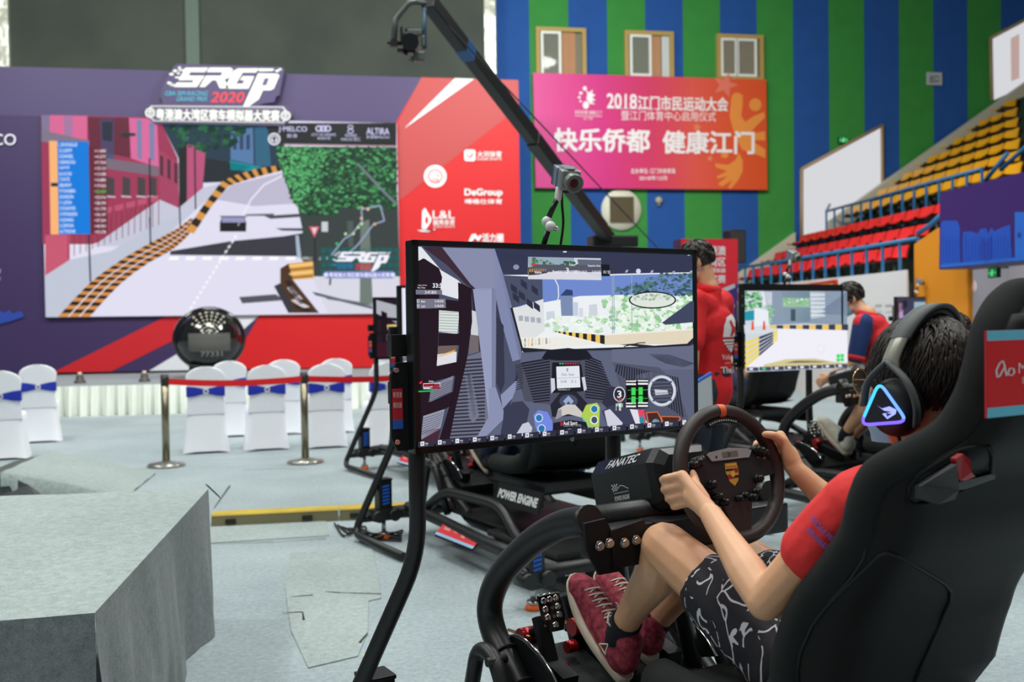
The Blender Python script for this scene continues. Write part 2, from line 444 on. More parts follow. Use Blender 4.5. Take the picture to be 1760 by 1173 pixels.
# windows high in the striped wall
FRAME = mat('ochre_window_surround', (178, 150, 84), 0.6); SASH = mat('white_sash', (232, 234, 228), 0.45); GLASS = mat('window_glass', (150, 160, 150), 0.05, 0.0, 0.9)
CURT = mat('tan_curtain', (186, 140, 104), 0.9); ROOM = mat('dim_room', (128, 126, 108), 0.9); PALE = mat('pale_curtain', (205, 208, 208), 0.9)
def window(n, L, T, Rr, B, cur, sash_at, sill_white):
    root = thing('window_%d' % n, kind='structure', loc=WW((L+Rr)/2, B))
    xl, xr, zt, zb = WW(L, (T+B)/2).x, WW(Rr, (T+B)/2).x, WW((L+Rr)/2, T).z, WW((L+Rr)/2, B).z
    Y = WALLY; cx, cz, w_, h_ = (xl+xr)/2, (zt+zb)/2, xr-xl, zt-zb
    f = MB(); t = 0.09
    for c, s_ in (((xl+t/2, Y-0.03, cz), (t, 0.14, h_)), ((xr-t/2, Y-0.03, cz), (t, 0.14, h_)), ((cx, Y-0.03, zt-t/2), (w_-2*t, 0.14, t)), ((cx, Y-0.03, zb+t/2), (w_-2*t, 0.14, t))): f.box(c, s_)
    f.build('window_frame', FRAME, root, False)
    MB().box((cx, Y-0.006, cz), (w_-0.1, 0.01, h_-0.1)).build('room_behind', ROOM, root, False)
    for a, b, mt in cur:
        c = MB(); x_0, x_1 = lerp(xl+t, xr-t, a), lerp(xl+t, xr-t, b); rows = []
        for zz in (zb+t, cz, zt-t):
            rows.append([V((lerp(x_0, x_1, k/24), Y-0.035+0.016*math.sin(k*1.7), zz)) for k in range(25)])
        c.grid(rows).build('curtain', mt, root, False)
    for a, b in sash_at:
        s_ = MB(); x_0, x_1 = lerp(xl+t, xr-t, a), lerp(xl+t, xr-t, b); q = 0.055
        for c, z_ in (((x_0+q/2, Y-0.075, cz), (q, 0.04, h_-2*t)), ((x_1-q/2, Y-0.075, cz), (q, 0.04, h_-2*t)), (((x_0+x_1)/2, Y-0.075, zt-t-q/2), (x_1-x_0-2*q, 0.04, q)), (((x_0+x_1)/2, Y-0.075, zb+t+q/2), (x_1-x_0-2*q, 0.04, q))): s_.box(c, z_)
        so = s_.build('window_sash', SASH, root, False)
        g = MB().box(((x_0+x_1)/2, Y-0.07, cz), (x_1-x_0-2*q, 0.008, h_-2*t-2*q)); g.build('pane', GP, so, False)
gp = bpy.data.materials.new('clear_pane'); gp.use_nodes = True; MATS['clear_pane'] = gp; GP = gp
_b = gp.node_tree.nodes['Principled BSDF']; _b.inputs['Base Color'].default_value = (0.3, 0.32, 0.26, 1); _b.inputs['Roughness'].default_value = 0.04; _b.inputs['Alpha'].default_value = 0.4
window(1, 920, 49, 1006, 140, [(0.52, 0.86, CURT)], [(0.02, 0.5)], 1)
window(2, 1072, 55, 1156, 140, [(0.5, 0.8, CURT), (0.82, 1.0, PALE)], [(0.03, 0.55)], 1)
window(3, 1230, 61, 1310, 140, [(0.02, 0.36, CURT), (0.5, 0.95, CURT)], [(0.0, 0.42), (0.4, 0.92)], 1)

# round blind opening with a dark grille, alarm sounder, exit sign, small notice
vr = thing('wall_vent', 'round white wall recess with a square dark grille under the pink banner', 'vent', WW(1067, 361))
MB().lathe([(0.0, 0.0), (0.45, 0.0), (0.455, -0.05), (0.43, -0.06), (0.0, -0.06)], WW(1067, 361)+V((0, -0.06, 0)), Matrix.Rotation(R(90), 3, 'X'), 40).build('surround', mat('cream_paint', (226, 226, 206), 0.7), vr, False)
MB().box(WW(1067, 361)+V((0, -0.08, 0)), (0.54, 0.06, 0.56)).build('grille', mat('brown_grille', (84, 74, 48), 0.7, bump=(30, 0.3, 0.01)), vr, False)
an = thing('wall_sounder', 'small pale round sounder on the blue stripe right of the round recess', 'sounder', WW(1131, 345))
MB().lathe([(0.0, 0.12), (0.05, 0.12), (0.08, 0.08), (0.085, 0.0), (0.0, 0.0)], WW(1131, 345), Matrix.Rotation(R(90), 3, 'X'), 20).build('sounder_body', mat('dull_cream', (170, 168, 150), 0.5), an, False)
MB().cyl(WW(1131, 351)+V((0, 0, 0)), WW(1131, 351)+V((0, -0.08, -0.02)), 0.03).build('bracket', mat('dull_cream2', (130, 130, 120), 0.5), an, False)
EXITG = emat('exit_green', (20, 225, 90), 1.0)
def exit_sign(px, py, Y, w_, h_, label, d):
    p = on_wall(px, py, Y) if d is None else d
    t = thing('exit_sign', label, 'sign', p)
    MB().box(p, (w_, 0.06, h_), bev=0.01).build('sign_case', mat('dark_sign_case', (20, 50, 35), 0.5), t, False)
    a = Art(lambda x, y, h: p+V((x, -0.032-h, -y)), 0.001); a.rect(-w_*.45, -h_*.42, w_*.45, h_*.42, (14, 150, 70)).up()
    a.oval(0.0, -h_*.22, h_*.09, h_*.09, (190, 255, 210)).line([(0, -h_*.1), (-h_*.05, h_*.12), (h_*.12, h_*.3)], h_*.1, (190, 255, 210)).line([(-h_*.2, 0.02), (h_*.2, -0.02)], h_*.07, (190, 255, 210))
    a.line([(-h_*.05, h_*.12), (-h_*.22, h_*.3)], h_*.1, (190, 255, 210)).text('←', -w_*.42, -h_*.12, -h_*.35, h_*.15, (190, 255, 210)).text('→', h_*.35, -h_*.12, w_*.42, h_*.15, (190, 255, 210))
    a.build('sign_face', SCREEN, t)
    return t
exit_sign(1449, 241, WALLY-0.05, 0.24, 0.14, 'small green lit exit sign high on the green stripe above the white sloping panel', None)
nb = thing('wall_notice', 'small square white notice on the dark blue stripe near the top seats', 'notice', WW(1605, 136))
MB().box(WW(1605, 136)+V((0, -0.02, 0)), (0.38, 0.04, 0.3), bev=0.008).build('plate', mat('grey_white_plate', (185, 190, 192), 0.6), nb, False)
Art(board(WW(1605, 136)+V((0, -0.042, 0)), (0, -1, 0)), 0.002).up().text('出口', 1598, 129, 1613, 142, (60, 75, 90), bold=.02).build('lettering', PRINT, nb)

# ------------------------------------------------------------------ pink sports banner
BY = WALLY-0.14
bn = thing('sports_banner', 'large pink to orange sports day banner on the striped wall under the windows', 'banner', on_wall(1117, 325, BY))
a = Art(board((0, BY, 0), (0, -1, 0)), 0.004)
q4 = [(916, 125), (1317, 137), (1319, 326.5), (920.5, 323)]
mb = MB(); pts = [on_wall(x, y, BY+0.01) for x, y in q4]; mb.prism(pts, (0, 0.06, 0)); mb.build('banner_panel', mat('banner_edge', (190, 60, 110), 0.6), bn, False)
NB = 40
for i in range(NB):
    t0, t1 = i/NB, (i+1)/NB
    def Q(t, b): return (lerp(q4[0][0], q4[1][0], t), lerp(q4[0][1], q4[1][1], t)) if not b else (lerp(q4[3][0], q4[2][0], t), lerp(q4[3][1], q4[2][1], t))
    t = (t0+t1)/2
    stops = [(0, (226, 74, 150)), (.3, (216, 40, 130)), (.5, (214, 50, 100)), (.68, (226, 84, 72)), (.85, (226, 84, 40)), (1, (222, 82, 30))]
    for (ta, ca), (tb, cb) in zip(stops, stops[1:]):
        if ta <= t <= tb: c = [lerp(ca[k], cb[k], (t-ta)/(tb-ta)) for k in range(3)]
    a.poly([Q(t0, 0), Q(t1, 0), Q(t1, 1), Q(t0, 1)], c)
a.up().crop(900, 30, 3.784)
def star(cx, cy, r_, c): a.poly([(cx+(r_ if k % 2 == 0 else r_*.42)*math.sin(k*math.pi/5+.3), cy-(r_ if k % 2 == 0 else r_*.42)*math.cos(k*math.pi/5+.3)) for k in range(10)], c)
OR1 = (236, 146, 62)
star(1310, 440, 85, (232, 120, 100)); star(1128, 715, 32, (232, 130, 90)); star(1212, 918, 22, (236, 140, 90))
a.poly([(1352, 520), (1365, 495), (1395, 490), (1425, 505), (1425, 560), (1415, 640), (1440, 680), (1500, 640), (1565, 615), (1570, 650), (1500, 720), (1470, 760), (1570, 740), (1572, 800), (1480, 800), (1572, 860), (1572, 915), (1480, 880), (1420, 860), (1370, 760), (1340, 640)], OR1).oval(1507, 568, 40, 42, OR1)
a.poly([(1400, 880), (1425, 930), (1425, 1000), (1395, 1060), (1350, 1112), (1330, 1112), (1355, 1060), (1290, 1100), (1262, 1085), (1330, 1030), (1265, 1050), (1255, 1035), (1325, 1000), (1250, 975), (1245, 950), (1330, 960), (1375, 930)], OR1).oval(1308, 895, 24, 20, OR1)
a.up()
W1 = (246, 240, 240)
a.oval(398, 462, 13, 14, W1).oval(372, 492, 11, 10, W1).oval(362, 520, 9, 8, W1).oval(370, 545, 7, 7, W1).poly([(405, 470), (425, 490), (450, 470), (445, 495), (468, 505), (445, 520), (468, 540), (440, 545), (465, 565), (430, 562), (408, 530), (415, 500)], W1).oval(405, 570, 20, 25, W1)
a.text('快乐侨都 健康江门', 333, 602, 508, 630, W1, 0.03).line([(333, 640), (508, 645)], 3, W1).text('江门市', 388, 648, 450, 668, W1)
a.text('2018', 543, 495, 735, 590, W1, 0.03, 0, .035).text('江门市民运动大会', 745, 510, 1328, 600, W1, 0.02, 0, .035).line([(545, 590), (1325, 602)], 3, W1)
a.text('暨江门体育中心启用仪式', 635, 605, 1250, 668, W1, 0.015)
a.text('快乐侨都', 200, 722, 818, 868, W1, 0.015, 0, .05).text('健康江门', 908, 738, 1498, 882, W1, 0.008, 0, .05)
a.text('主办单位: 江门市体育局', 697, 982, 985, 1016, W1, 0, 0, .02).text('2018年12月', 752, 1030, 932, 1060, W1, 0, 0, .02)
a.build('banner_print', PRINT, bn)

# ================================================================== stage with the led backdrop
STY0 = 16.1; STZ = 0.47; BKY = 19.6
st = thing('stage', 'low grey topped stage with a gathered white skirt in front of the screen wall', 'stage', (-4, STY0, 0))
sx0, sx1 = on_floor(-120, 705).x-3, on_wall(960, 640, STY0).x
MB().box(((sx0+sx1)/2, (STY0+20.6)/2, STZ-0.03), (sx1-sx0, 20.6-STY0, 0.06)).build('stage_deck', carpet('stage_carpet', (120, 126, 130), (165, 172, 176)), st, False)
sk = MB(); rows = []; N = 900
for z, am in ((STZ-0.005, 0.006), (STZ-0.07, 0.014), (STZ*.5, 0.05), (0.0, 0.075)):
    rows.append([V((lerp(sx0, sx1, i/N), STY0-0.045+am*(math.sin(i*0.5+1.5*pnoise(V((i*.05, 3, 0))))+0.5*math.sin(i*1.21+1)+1.0*pnoise(V((i*.09, z*1.5, 0)))), z)) for i in range(N+1)])
sk.grid(rows).build('stage_skirt', mat('ivory_skirt_cloth', (236, 240, 230), 0.85), st, False)
for i, (px, py) in enumerate(((137, 641), (248, 639), (590, 634))):
    p = on_wall(px, py, STY0+0.6); p.z = STZ
    l = thing('stage_uplight', ['small uplight on the stage edge left of the round machine, further left', 'small uplight on the stage edge just left of the round machine', 'small uplight on the stage edge right of the round machine'][i], 'light', p, group='uplights on the stage edge')
    MB().lathe([(0.09, 0), (0.09, 0.03), (0.06, 0.05), (0.06, 0.1), (0.04, 0.13), (0, 0.13)], p, None, 16).build('lamp_body', mat('dark_grey_case', (70, 66, 62), 0.5), l, False)
    MB().lathe([(0.0, 0.13), (0.035, 0.13), (0.03, 0.17), (0.0, 0.175)], p, None, 12).build('lens', mat('warm_lens', (225, 205, 180), 0.3), l, False)

BK = lambda x, y: on_wall(x, y, BKY)
bd = thing('stage_backdrop', 'tall purple and red printed backdrop wall around the big screen', 'backdrop', V((BK(400, 640).x, BKY, STZ)))
bq = [(-150, 110), (890.7, 137.7), (897, 628), (0, 643), (-150, 646)]
MB().prism([BK(x, y)+V((0, 0.01, 0)) for x, y in bq], (0, 0.35, 0)).build('backdrop_wall', mat('backdrop_side', (60, 45, 90), 0.7), bd, False)
a = Art(board((0, BKY, 0), (0, -1, 0)), 0.004)
PU = (70, 56, 100); PD = (54, 36, 84)
a.poly(bq, PD).up()
a.poly([(-150, 110), (760, 134), (685, 215), (60, 200), (-150, 195)], PU).up()  # lighter upper purple: design gradient plus light from above painted in
a.crop(0, 380, 3.667)
RD = (208, 5, 16)
a.poly([(330, 957), (700, 950), (1140, 730), (1215, 597), (1050, 600)], (196, 16, 30))
a.poly([(940, 945), (1250, 940), (1640, 590), (1480, 590), (1280, 740)], (222, 222, 228)).up()
a.crop(0, 0, 1)
a.poly([(392, 635.5), (447, 541), (687.5, 538.5), (681.5, 214), (682, 208), (725, 133), (890.7, 137.7), (897, 627)], RD).up()
a.poly([(685, 210), (724, 133.5), (890.7, 137.7), (892, 185), (686, 345)], (184, 64, 64)).up()
a.poly([(695, 221), (782, 134.5), (815, 135.6)], (236, 234, 240)).up()
WH = (244, 240, 240)
a.crop(640, 100, 3.45)
a.oval(373, 701, 67, 67, WH).up().ring(373, 701, 44, 42, 7, (225, 60, 66)).text('江门市', 345, 685, 400, 712, (225, 60, 66)).text('ITF', 352, 718, 396, 738, (225, 60, 66), bold=.04)
a.poly([(545, 552), (556, 543), (602, 543), (611, 552), (611, 602), (602, 611), (556, 611), (545, 602)], WH).up().line([(560, 570), (575, 592), (598, 560)], 6, RD).line([(575, 592), (598, 575)], 5, RD)
a.text('大河体育', 622, 552, 766, 588, WH, 0, 0, .03).text('DAHER SPORTS', 622, 592, 766, 606, WH, bold=.02)
a.text('DeGroup', 548, 775, 770, 826, WH, 0, 0, .05).text('嘚格仕体育', 550, 835, 770, 866, WH, 0, 0, .03)
a.poly([(293, 1012), (296, 905), (312, 888), (350, 950), (348, 970), (318, 1016)], WH).poly([(265, 1020), (370, 1020), (375, 1010), (330, 1032), (290, 1030)], WH).up().oval(322, 962, 9, 22, RD)
a.text('L&L', 358, 905, 488, 952, WH, bold=.02).text('毓秀体育', 360, 957, 488, 992, WH, bold=.02).text('YUXIU SPORTS', 360, 996, 488, 1006, WH)
a.poly([(570, 1090), (590, 1045), (612, 1042), (625, 1062), (640, 1048), (650, 1058), (628, 1088), (608, 1066), (590, 1090)], WH).text('活力圈', 652, 1042, 776, 1092, WH, 0, 0, .04)
a.crop(0, 90, 3.52)
a.text('MELCO', -210, 494, 96, 562, (232, 230, 238), bold=.01)
a.crop(0, 380, 3.667)
a.text('新濠', -60, 302, 5, 330, (225, 222, 232)).text('ENT', -60, 360, 6, 378, (225, 222, 232))
a.poly([(-300, 650), (0, 650), (60, 635), (150, 605), (145, 580), (120, 568), (80, 585), (60, 560), (30, 580), (0, 565), (-300, 560)], (36, 66, 160))
a.build('backdrop_print', PRINT, bd)

# --- led wall: set into the backdrop, a lit picture of a street race
LY = BKY-0.08
ld = thing('led_screen', 'giant lit screen showing a street race past pink houses', 'screen', on_wall(380, 545, LY))
lq = [(70.5, 197.5), (682, 212), (688, 539), (78.5, 545.5)]
MB().prism([on_wall(x, y, LY+0.01) for x, y in lq], (0, 0.07, 0)).build('screen_housing', BLACKPLASTIC, ld, False)
a = Art(board((0, LY, 0), (0, -1, 0)), 0.0012)
a.poly(lq, (222, 220, 238)).up()
a.crop(0, 90, 3.52)
a.poly([(248, 378), (960, 395), (1075, 640), (1085, 940), (965, 1000), (560, 1162), (258, 1162)], (158, 58, 90)).up()
a.poly([(965, 410), (1720, 430), (1720, 690), (1540, 720), (1370, 785), (1225, 790), (1080, 640)], (44, 62, 78)).up()
a.poly([(300, 380), (528, 384), (528, 530), (300, 495)], (216, 104, 150)).poly([(250, 380), (302, 380), (300, 480), (252, 470)], (128, 118, 150)).poly([(385, 384), (440, 385), (440, 520), (388, 505)], (140, 130, 168))
a.poly([(530, 392), (780, 396), (792, 640), (540, 590)], (104, 44, 62)).poly([(605, 400), (690, 400), (690, 660), (612, 645)], (78, 84, 116)).up().poly([(618, 420), (680, 422), (678, 540), (620, 530)], (44, 50, 66))
a.poly([(780, 396), (950, 402), (962, 700), (792, 642)], (216, 106, 156)).up().poly([(826, 408), (858, 410), (858, 650), (832, 640)], (126, 128, 168)).poly([(900, 425), (934, 428), (934, 660), (906, 650)], (126, 128, 168))
a.poly([(250, 470), (540, 535), (540, 580), (250, 540)], (128, 116, 136)).poly([(540, 625), (960, 690), (962, 750), (546, 690)], (122, 106, 122)).up()
for x in (645, 740, 832, 900): a.poly([(x, 752), (x+48, 762), (x+48, 868), (x, 868)], (74, 66, 70)).poly([(x-6, 866), (x+54, 872), (x+54, 880), (x-6, 876)], (205, 190, 205))
for k in range(6): a.poly([(552+k*70, 962-k*17), (552+k*70+56, 950-k*17), (552+k*70+54, 985-k*17), (552+k*70+2, 996-k*17)], (186, 84, 112))
a.poly([(550, 1000), (962, 905), (962, 1062), (550, 1162), (258, 1162), (258, 1110)], (158, 62, 88)).up()
for k in range(14): a.line([(560+k*29, 995-k*6.7), (560+k*29, 1162-k*8)], 4, (128, 46, 70))
a.poly([(962, 590), (1080, 672), (1082, 940), (966, 892)], (164, 68, 100)).up()
for x, y in ((968, 620), (1012, 640), (1054, 665)): a.poly([(x, y), (x+20, y+12), (x+20, y+135), (x, y+120)], (78, 50, 62))
a.poly([(1080, 552), (1132, 556), (1132, 905), (1084, 942)], (38, 42, 44)).poly([(1130, 556), (1245, 575), (1228, 820), (1130, 905)], (182, 84, 122)).up()
a.poly([(1245, 640), (1520, 690), (1380, 770), (1228, 785)], (40, 48, 52)).poly([(1390, 655), (1580, 692), (1545, 722), (1395, 712)], (26, 142, 152)).poly([(1395, 480), (1530, 455), (1535, 680), (1395, 650)], (86, 122, 168)).up()
for x in (1410, 1450, 1490): a.poly([(x, 500), (x+22, 496), (x+22, 590), (x, 588)], (52, 70, 100))
a.poly([(1540, 455), (1620, 450), (1640, 690), (1545, 690)], (52, 100, 128)).blobs([(1000, 430), (1480, 440), (1440, 560), (1240, 600), (1060, 560)], 90, 12, 34, [(24, 56, 46), (34, 82, 60), (46, 104, 70), (30, 66, 62)])
a.poly([(966, 892), (1082, 942), (1228, 820), (1370, 786), (1300, 850), (1000, 1120), (940, 1170), (560, 1175)], (196, 198, 216)).up()
# pavement and road
a.crop(0, 380, 3.667)
a.poly([(285, 345), (440, 245), (700, 190), (1010, 10), (1160, -40), (1050, 90), (780, 240), (560, 390), (365, 607), (288, 607)], (190, 196, 212)).poly([(285, 90), (440, 80), (440, 245), (285, 345)], (196, 88, 112)).up()
for k in range(16): a.line([(430+k*38, 235-k*14), (430+k*38, 80-k*14)], 5, (132, 52, 74))
# kerb barrier in three rails
L = [(365, 605), (470, 490), (560, 395), (660, 318), (780, 235), (900, 165), (1000, 112), (1070, 75), (1130, 40), (1200, -15)]
Rr = [(575, 605), (668, 500), (760, 405), (850, 330), (950, 262), (1065, 200), (1110, 170), (1165, 120), (1210, 70), (1255, -5)]
nk = 42
def samp(P, t): k = min(int(t*(len(P)-1)), len(P)-2); u = t*(len(P)-1)-k; return (lerp(P[k][0], P[k+1][0], u), lerp(P[k][1], P[k+1][1], u))
for i in range(nk):
    A, B, C_, D = samp(L, i/nk), samp(L, (i+1)/nk), samp(Rr, (i+1)/nk), samp(Rr, i/nk)
    for r_ in range(3):
        f = lambda P, Q, u: (lerp(P[0], Q[0], u), lerp(P[1], Q[1], u))
        u0, u1 = r_/3, (r_+1)/3-0.05
        a.poly([f(A, D, u0), f(B, C_, u0), f(B, C_, u1), f(A, D, u1)], (40, 32, 26) if i % 2 else (212, 142, 74))
a.up()
a.crop(240, 90, 3.554)
for i in range(26):
    t0, t1 = i/26, (i+1)/26
    A, B = samp([(285, 1085), (400, 920), (500, 790), (600, 745), (720, 710), (850, 690), (890, 690)], t0), samp([(285, 1085), (400, 920), (500, 790), (600, 745), (720, 710), (850, 690), (890, 690)], t1)
    C_, D = samp([(330, 1110), (440, 940), (545, 815), (640, 785), (740, 755), (860, 725), (895, 718)], t1), samp([(330, 1110), (440, 940), (545, 815), (640, 785), (740, 755), (860, 725), (895, 718)], t0)
    a.poly([A, B, C_, D], (46, 36, 28) if i % 2 else (214, 150, 76))
a.poly([(470, 900), (560, 812), (900, 730), (960, 830), (940, 925), (700, 940)], (188, 184, 206)).up().line([(600, 1060), (680, 900), (760, 810), (890, 745)], 8, (238, 236, 246))
a.poly([(490, 1040), (505, 1005), (640, 1005), (652, 1042), (650, 1096), (490, 1096)], (32, 32, 36)).up().poly([(500, 1040), (508, 1006), (636, 1006), (648, 1040)], (150, 150, 190)).poly([(492, 1000), (655, 1000), (655, 1008), (492, 1008)], (60, 60, 80))
a.poly([(760, 1000), (1000, 985), (1000, 1005), (800, 1018)], (72, 72, 84)).poly([(830, 1075), (1000, 1075), (1000, 1092), (870, 1090)], (72, 72, 84)).poly([(640, 990), (820, 985), (820, 1000), (660, 1000)], (96, 96, 110))
a.crop(0, 380, 3.667)
a.poly([(1075, 190), (1450, 128), (1790, 96), (2000, 60), (2060, 225), (1070, 214)], (58, 58, 68)).up()
for k in range(10): a.poly([(1070+k*105, 226), (1130+k*105, 226), (1122+k*105, 246), (1062+k*105, 246)], (250, 250, 252))
for k in range(16): a.line([(1490-k*20, 90+k*32), (1478-k*20, 108+k*32)], 13, (246, 246, 250))
for k in range(6): a.line([(1462-k*9, 132+k*16), (1456-k*9, 142+k*16)], 10, (150, 150, 165))
a.crop(400, 380, 3.666)
a.poly([(440, 60), (405, -110), (1040, -120), (1052, 350), (500, 350), (430, 235)], (58, 66, 66)).up()
a.poly([(500, 350), (1052, 350), (1054, 580), (600, 582)], (214, 214, 226)).poly([(395, 90), (415, 90), (432, 230), (405, 232)], (165, 180, 200)).up()
a.poly([(480, 35), (548, 35), (514, 105)], (214, 90, 110)).up().poly([(496, 43), (533, 43), (514, 88)], (225, 205, 215)).line([(516, 105), (522, 260)], 10, (40, 44, 46))
a.poly([(560, 5), (600, 5), (600, 68), (560, 68)], (200, 205, 212)).poly([(805, 10), (860, -10), (882, 520), (800, 525)], (110, 122, 116)).poly([(720, 0), (760, 0), (760, 165), (730, 165)], (78, 92, 88))
for r_ in range(4):
    for k in range(12): a.rect(556+k*42, 170+r_*45, 590+k*42, 204+r_*45, (30, 92, 92))
a.up()
a.poly([(300, 300), (352, 268), (380, 372), (545, 580), (360, 580), (300, 390)], (76, 52, 36)).poly([(352, 268), (505, 252), (512, 362), (372, 372)], (226, 168, 84)).up()
for k in range(4): a.line([(356, 285+k*25), (506, 270+k*25)], 8, (60, 42, 32) if k % 2 else (250, 220, 150))
for k in range(5): a.poly([(330+k*12, 380+k*40), (360+k*12, 372+k*40), (420+k*22, 470+k*24), (380+k*22, 478+k*24)], (215, 205, 210) if k % 2 else (46, 34, 28))
a.poly([(40, 480), (270, 462), (330, 500), (60, 520)], (82, 82, 92)).poly([(260, 410), (300, 392), (400, 580), (350, 580)], (56, 54, 60)).poly([(500, 445), (880, 540), (880, 556), (520, 468)], (84, 92, 104)).poly([(560, 470), (880, 525), (880, 535), (600, 495)], (104, 110, 120)).up()
# foliage
a.crop(240, 90, 3.554)
tree = [(835, 575), (1570, 580), (1572, 960), (1240, 950), (1180, 1000), (1000, 990), (930, 900), (880, 760), (850, 650)]
a.poly(tree, (38, 66, 50)).up()
a.blobs(tree, 1500, 5, 18, [(34, 62, 46), (48, 96, 62), (66, 138, 84), (88, 172, 108), (44, 84, 58), (30, 52, 44)])
a.blobs([(835, 575), (1150, 580), (1100, 760), (980, 940), (880, 760)], 500, 4, 11, [(104, 196, 124), (72, 158, 92), (90, 180, 110)])
a.line([(1330, 680), (1480, 840), (1572, 930)], 16, (110, 126, 130)).up()
# top strip with names, laurel mark, track line
a.poly([(770, 455), (850, 432), (1568, 432), (1568, 570), (870, 558), (800, 500)], (44, 46, 48)).up().line([(870, 562), (1568, 574)], 5, (150, 60, 50))
a.oval(822, 530, 38, 38, (232, 232, 245)).up().ring(822, 530, 28, 28, 6, (60, 60, 80)).poly([(800, 530), (822, 512), (844, 530), (830, 528), (826, 550), (818, 550), (814, 528)], (60, 60, 80))
LV = (214, 212, 250)
a.text('J·MELCO', 848, 452, 1022, 492, LV, 0.01, 0, .02).text('新濠', 900, 498, 962, 522, LV)
for x in (1096, 1122, 1148): a.ring(x, 466, 22, 20, 8, LV)
a.text('CITY OF DREAMS', 1050, 495, 1198, 512, LV).text('新濠天地', 1086, 516, 1166, 534, LV)
a.ring(1288, 456, 17, 13, 5, LV).ring(1288, 482, 19, 15, 5, LV).text('STUDIO', 1255, 500, 1326, 517, LV, bold=.02).text('MACAU 影汇', 1232, 520, 1350, 542, LV)
a.text('ALTIRA', 1386, 462, 1524, 500, LV, 0.02, 0, .03).text('新濠锋MACAU', 1386, 506, 1526, 528, LV)
a.line([(1170, 1240), (1250, 1140), (1300, 1110), (1360, 1030), (1355, 960), (1470, 935), (1495, 1030), (1430, 1050), (1330, 1180), (1240, 1260)], 9, (150, 165, 190))
for x, y, c in ((1360, 952, (230, 160, 120)), (1395, 960, (240, 190, 140)), (1355, 1015, (235, 190, 150)), (1356, 1048, (190, 235, 160)), (1335, 1070, (190, 235, 160)), (1258, 1110, (180, 240, 160)), (1305, 1108, (230, 240, 170)), (1205, 1170, (40, 190, 110)), (1436, 1050, (240, 190, 120))): a.oval(x, y, 9, 9, c, 10)
a.crop(400, 380, 3.666).up()
def srgp(a, x0, y0, x1, y1, cm, cyan, red):
    w_, h_ = x1-x0, y1-y0
    P = lambda pts: [(x0+w_*u, y0+h_*v) for u, v in pts]
    # S
    a.poly(P([(.16, .02), (.36, .02), (.33, .13), (.20, .13), (.19, .22), (.34, .22), (.28, .50), (.06, .50), (.085, .39), (.22, .39), (.235, .33), (.10, .33)]), cm)
    # R
    a.poly(P([(.37, .02), (.55, .02), (.575, .06), (.55, .26), (.50, .31), (.54, .53), (.46, .53), (.43, .33), (.395, .33), (.33, .50), (.26, .50), (.33, .22), (.47, .22), (.485, .13), (.345, .13)]), cm)
    # G
    a.poly(P([(.62, .04), (.80, .04), (.775, .14), (.66, .14), (.60, .42), (.66, .42), (.675, .33), (.635, .33), (.66, .23), (.76, .23), (.71, .54), (.52, .54), (.51, .48), (.58, .10)]), cm)
    # P
    a.poly(P([(.795, .16), (.96, .17), (.98, .21), (.93, .54), (.90, .58), (.835, .58), (.80, .80), (.70, 1.0), (.66, 1.0)]), cm).up().poly(P([(.85, .28), (.89, .28), (.865, .46), (.825, .46)]), (92, 76, 128))
    a.poly(P([(.80, .04), (.93, .045), (.925, .10), (.80, .11)]), cm)
    for u, v, r_ in ((.11, .02, .015), (.07, .10, .02), (.04, .18, .02), (.10, .16, .015), (.02, .40, .02), (.05, .44, .015), (.96, .10, .018), (.985, .06, .015)): a.oval(x0+w_*u, y0+h_*v, w_*r_, h_*r_*1.6, cm, 10)
    a.line(P([(.10, .08), (.2, .08)]), h_*.035, cm).line(P([(.07, .26), (.2, .26)]), h_*.035, cm).line(P([(.03, .46), (.14, .46)]), h_*.035, cm)
    a.text('GBA SIM-RACING', x0-w_*.02, y0+h_*.60, x0+w_*.35, y0+h_*.71, cyan, 0, .2, .03).text('GRAND PRIX', x0+w_*.08, y0+h_*.74, x0+w_*.35, y0+h_*.85, cyan, 0, .2, .03)
    a.text('2020', x0+w_*.38, y0+h_*.63, x0+w_*.66, y0+h_*.88, red, 0, .25, .05)
srgp(a, 630, 192, 995, 320, (240, 240, 252), (40, 130, 200), (216, 30, 60))
a.poly([(566, 340), (585, 318), (1010, 318), (1030, 340), (1010, 362), (585, 362)], (120, 130, 200)).up().text('粤港澳大湾区赛车模拟器大奖赛', 608, 326, 990, 355, (244, 244, 252), bold=.02)
for x in (588, 1008): a.oval(x, 340, 14, 14, (225, 228, 248))
a.poly([(610, 362), (622, 362), (618, 405), (606, 405)], (50, 54, 60))
# leader board
a.crop(0, 90, 3.52).up()
a.poly([(297, 535), (347, 537), (356, 1102), (306, 1102)], (246, 180, 118)).poly([(345, 537), (535, 542), (547, 1100), (354, 1102)], (12, 122, 218)).poly([(536, 566), (642, 588), (652, 1096), (546, 1098)], (104, 40, 56)).up()
names = ['1.ZHONGLEI', '2.LEIFI', '3.DANIEL', '4.SEANCHU', '5.JACK', '6.LUCAS', '7.FATE', '8.BUNNY', '9.YUANBIN', '10.ANSON', '11.LEON', '12.KAIWEI', '13.WONGKIN', '14.ZHANG', '15.SIMON', '16.TYRONE']
for k, n_ in enumerate(names):
    y = 548+k*35
    a.text(n_, 356+k*.5, y, 356+len(n_)*11, y+22, (222, 234, 255), bold=.02)
    if k < 15: a.text('+%d.%03d' % (k*3+1, (k*377) % 1000), 572, y+40, 640, y+58, (240, 225, 235) if k not in (7,) else (40, 220, 90), bold=.02)
a.rect(308, 790, 350, 812, (28, 44, 70))
for x, y0, y1 in ((905, 640, 1162), (1086, 930, 1060), (1178, 580, 950)): a.line([(x, y0), (x+5, y1)], 9, (44, 40, 48))
a.poly([(720, 498), (760, 485), (820, 490), (820, 505), (760, 512)], (40, 56, 56))
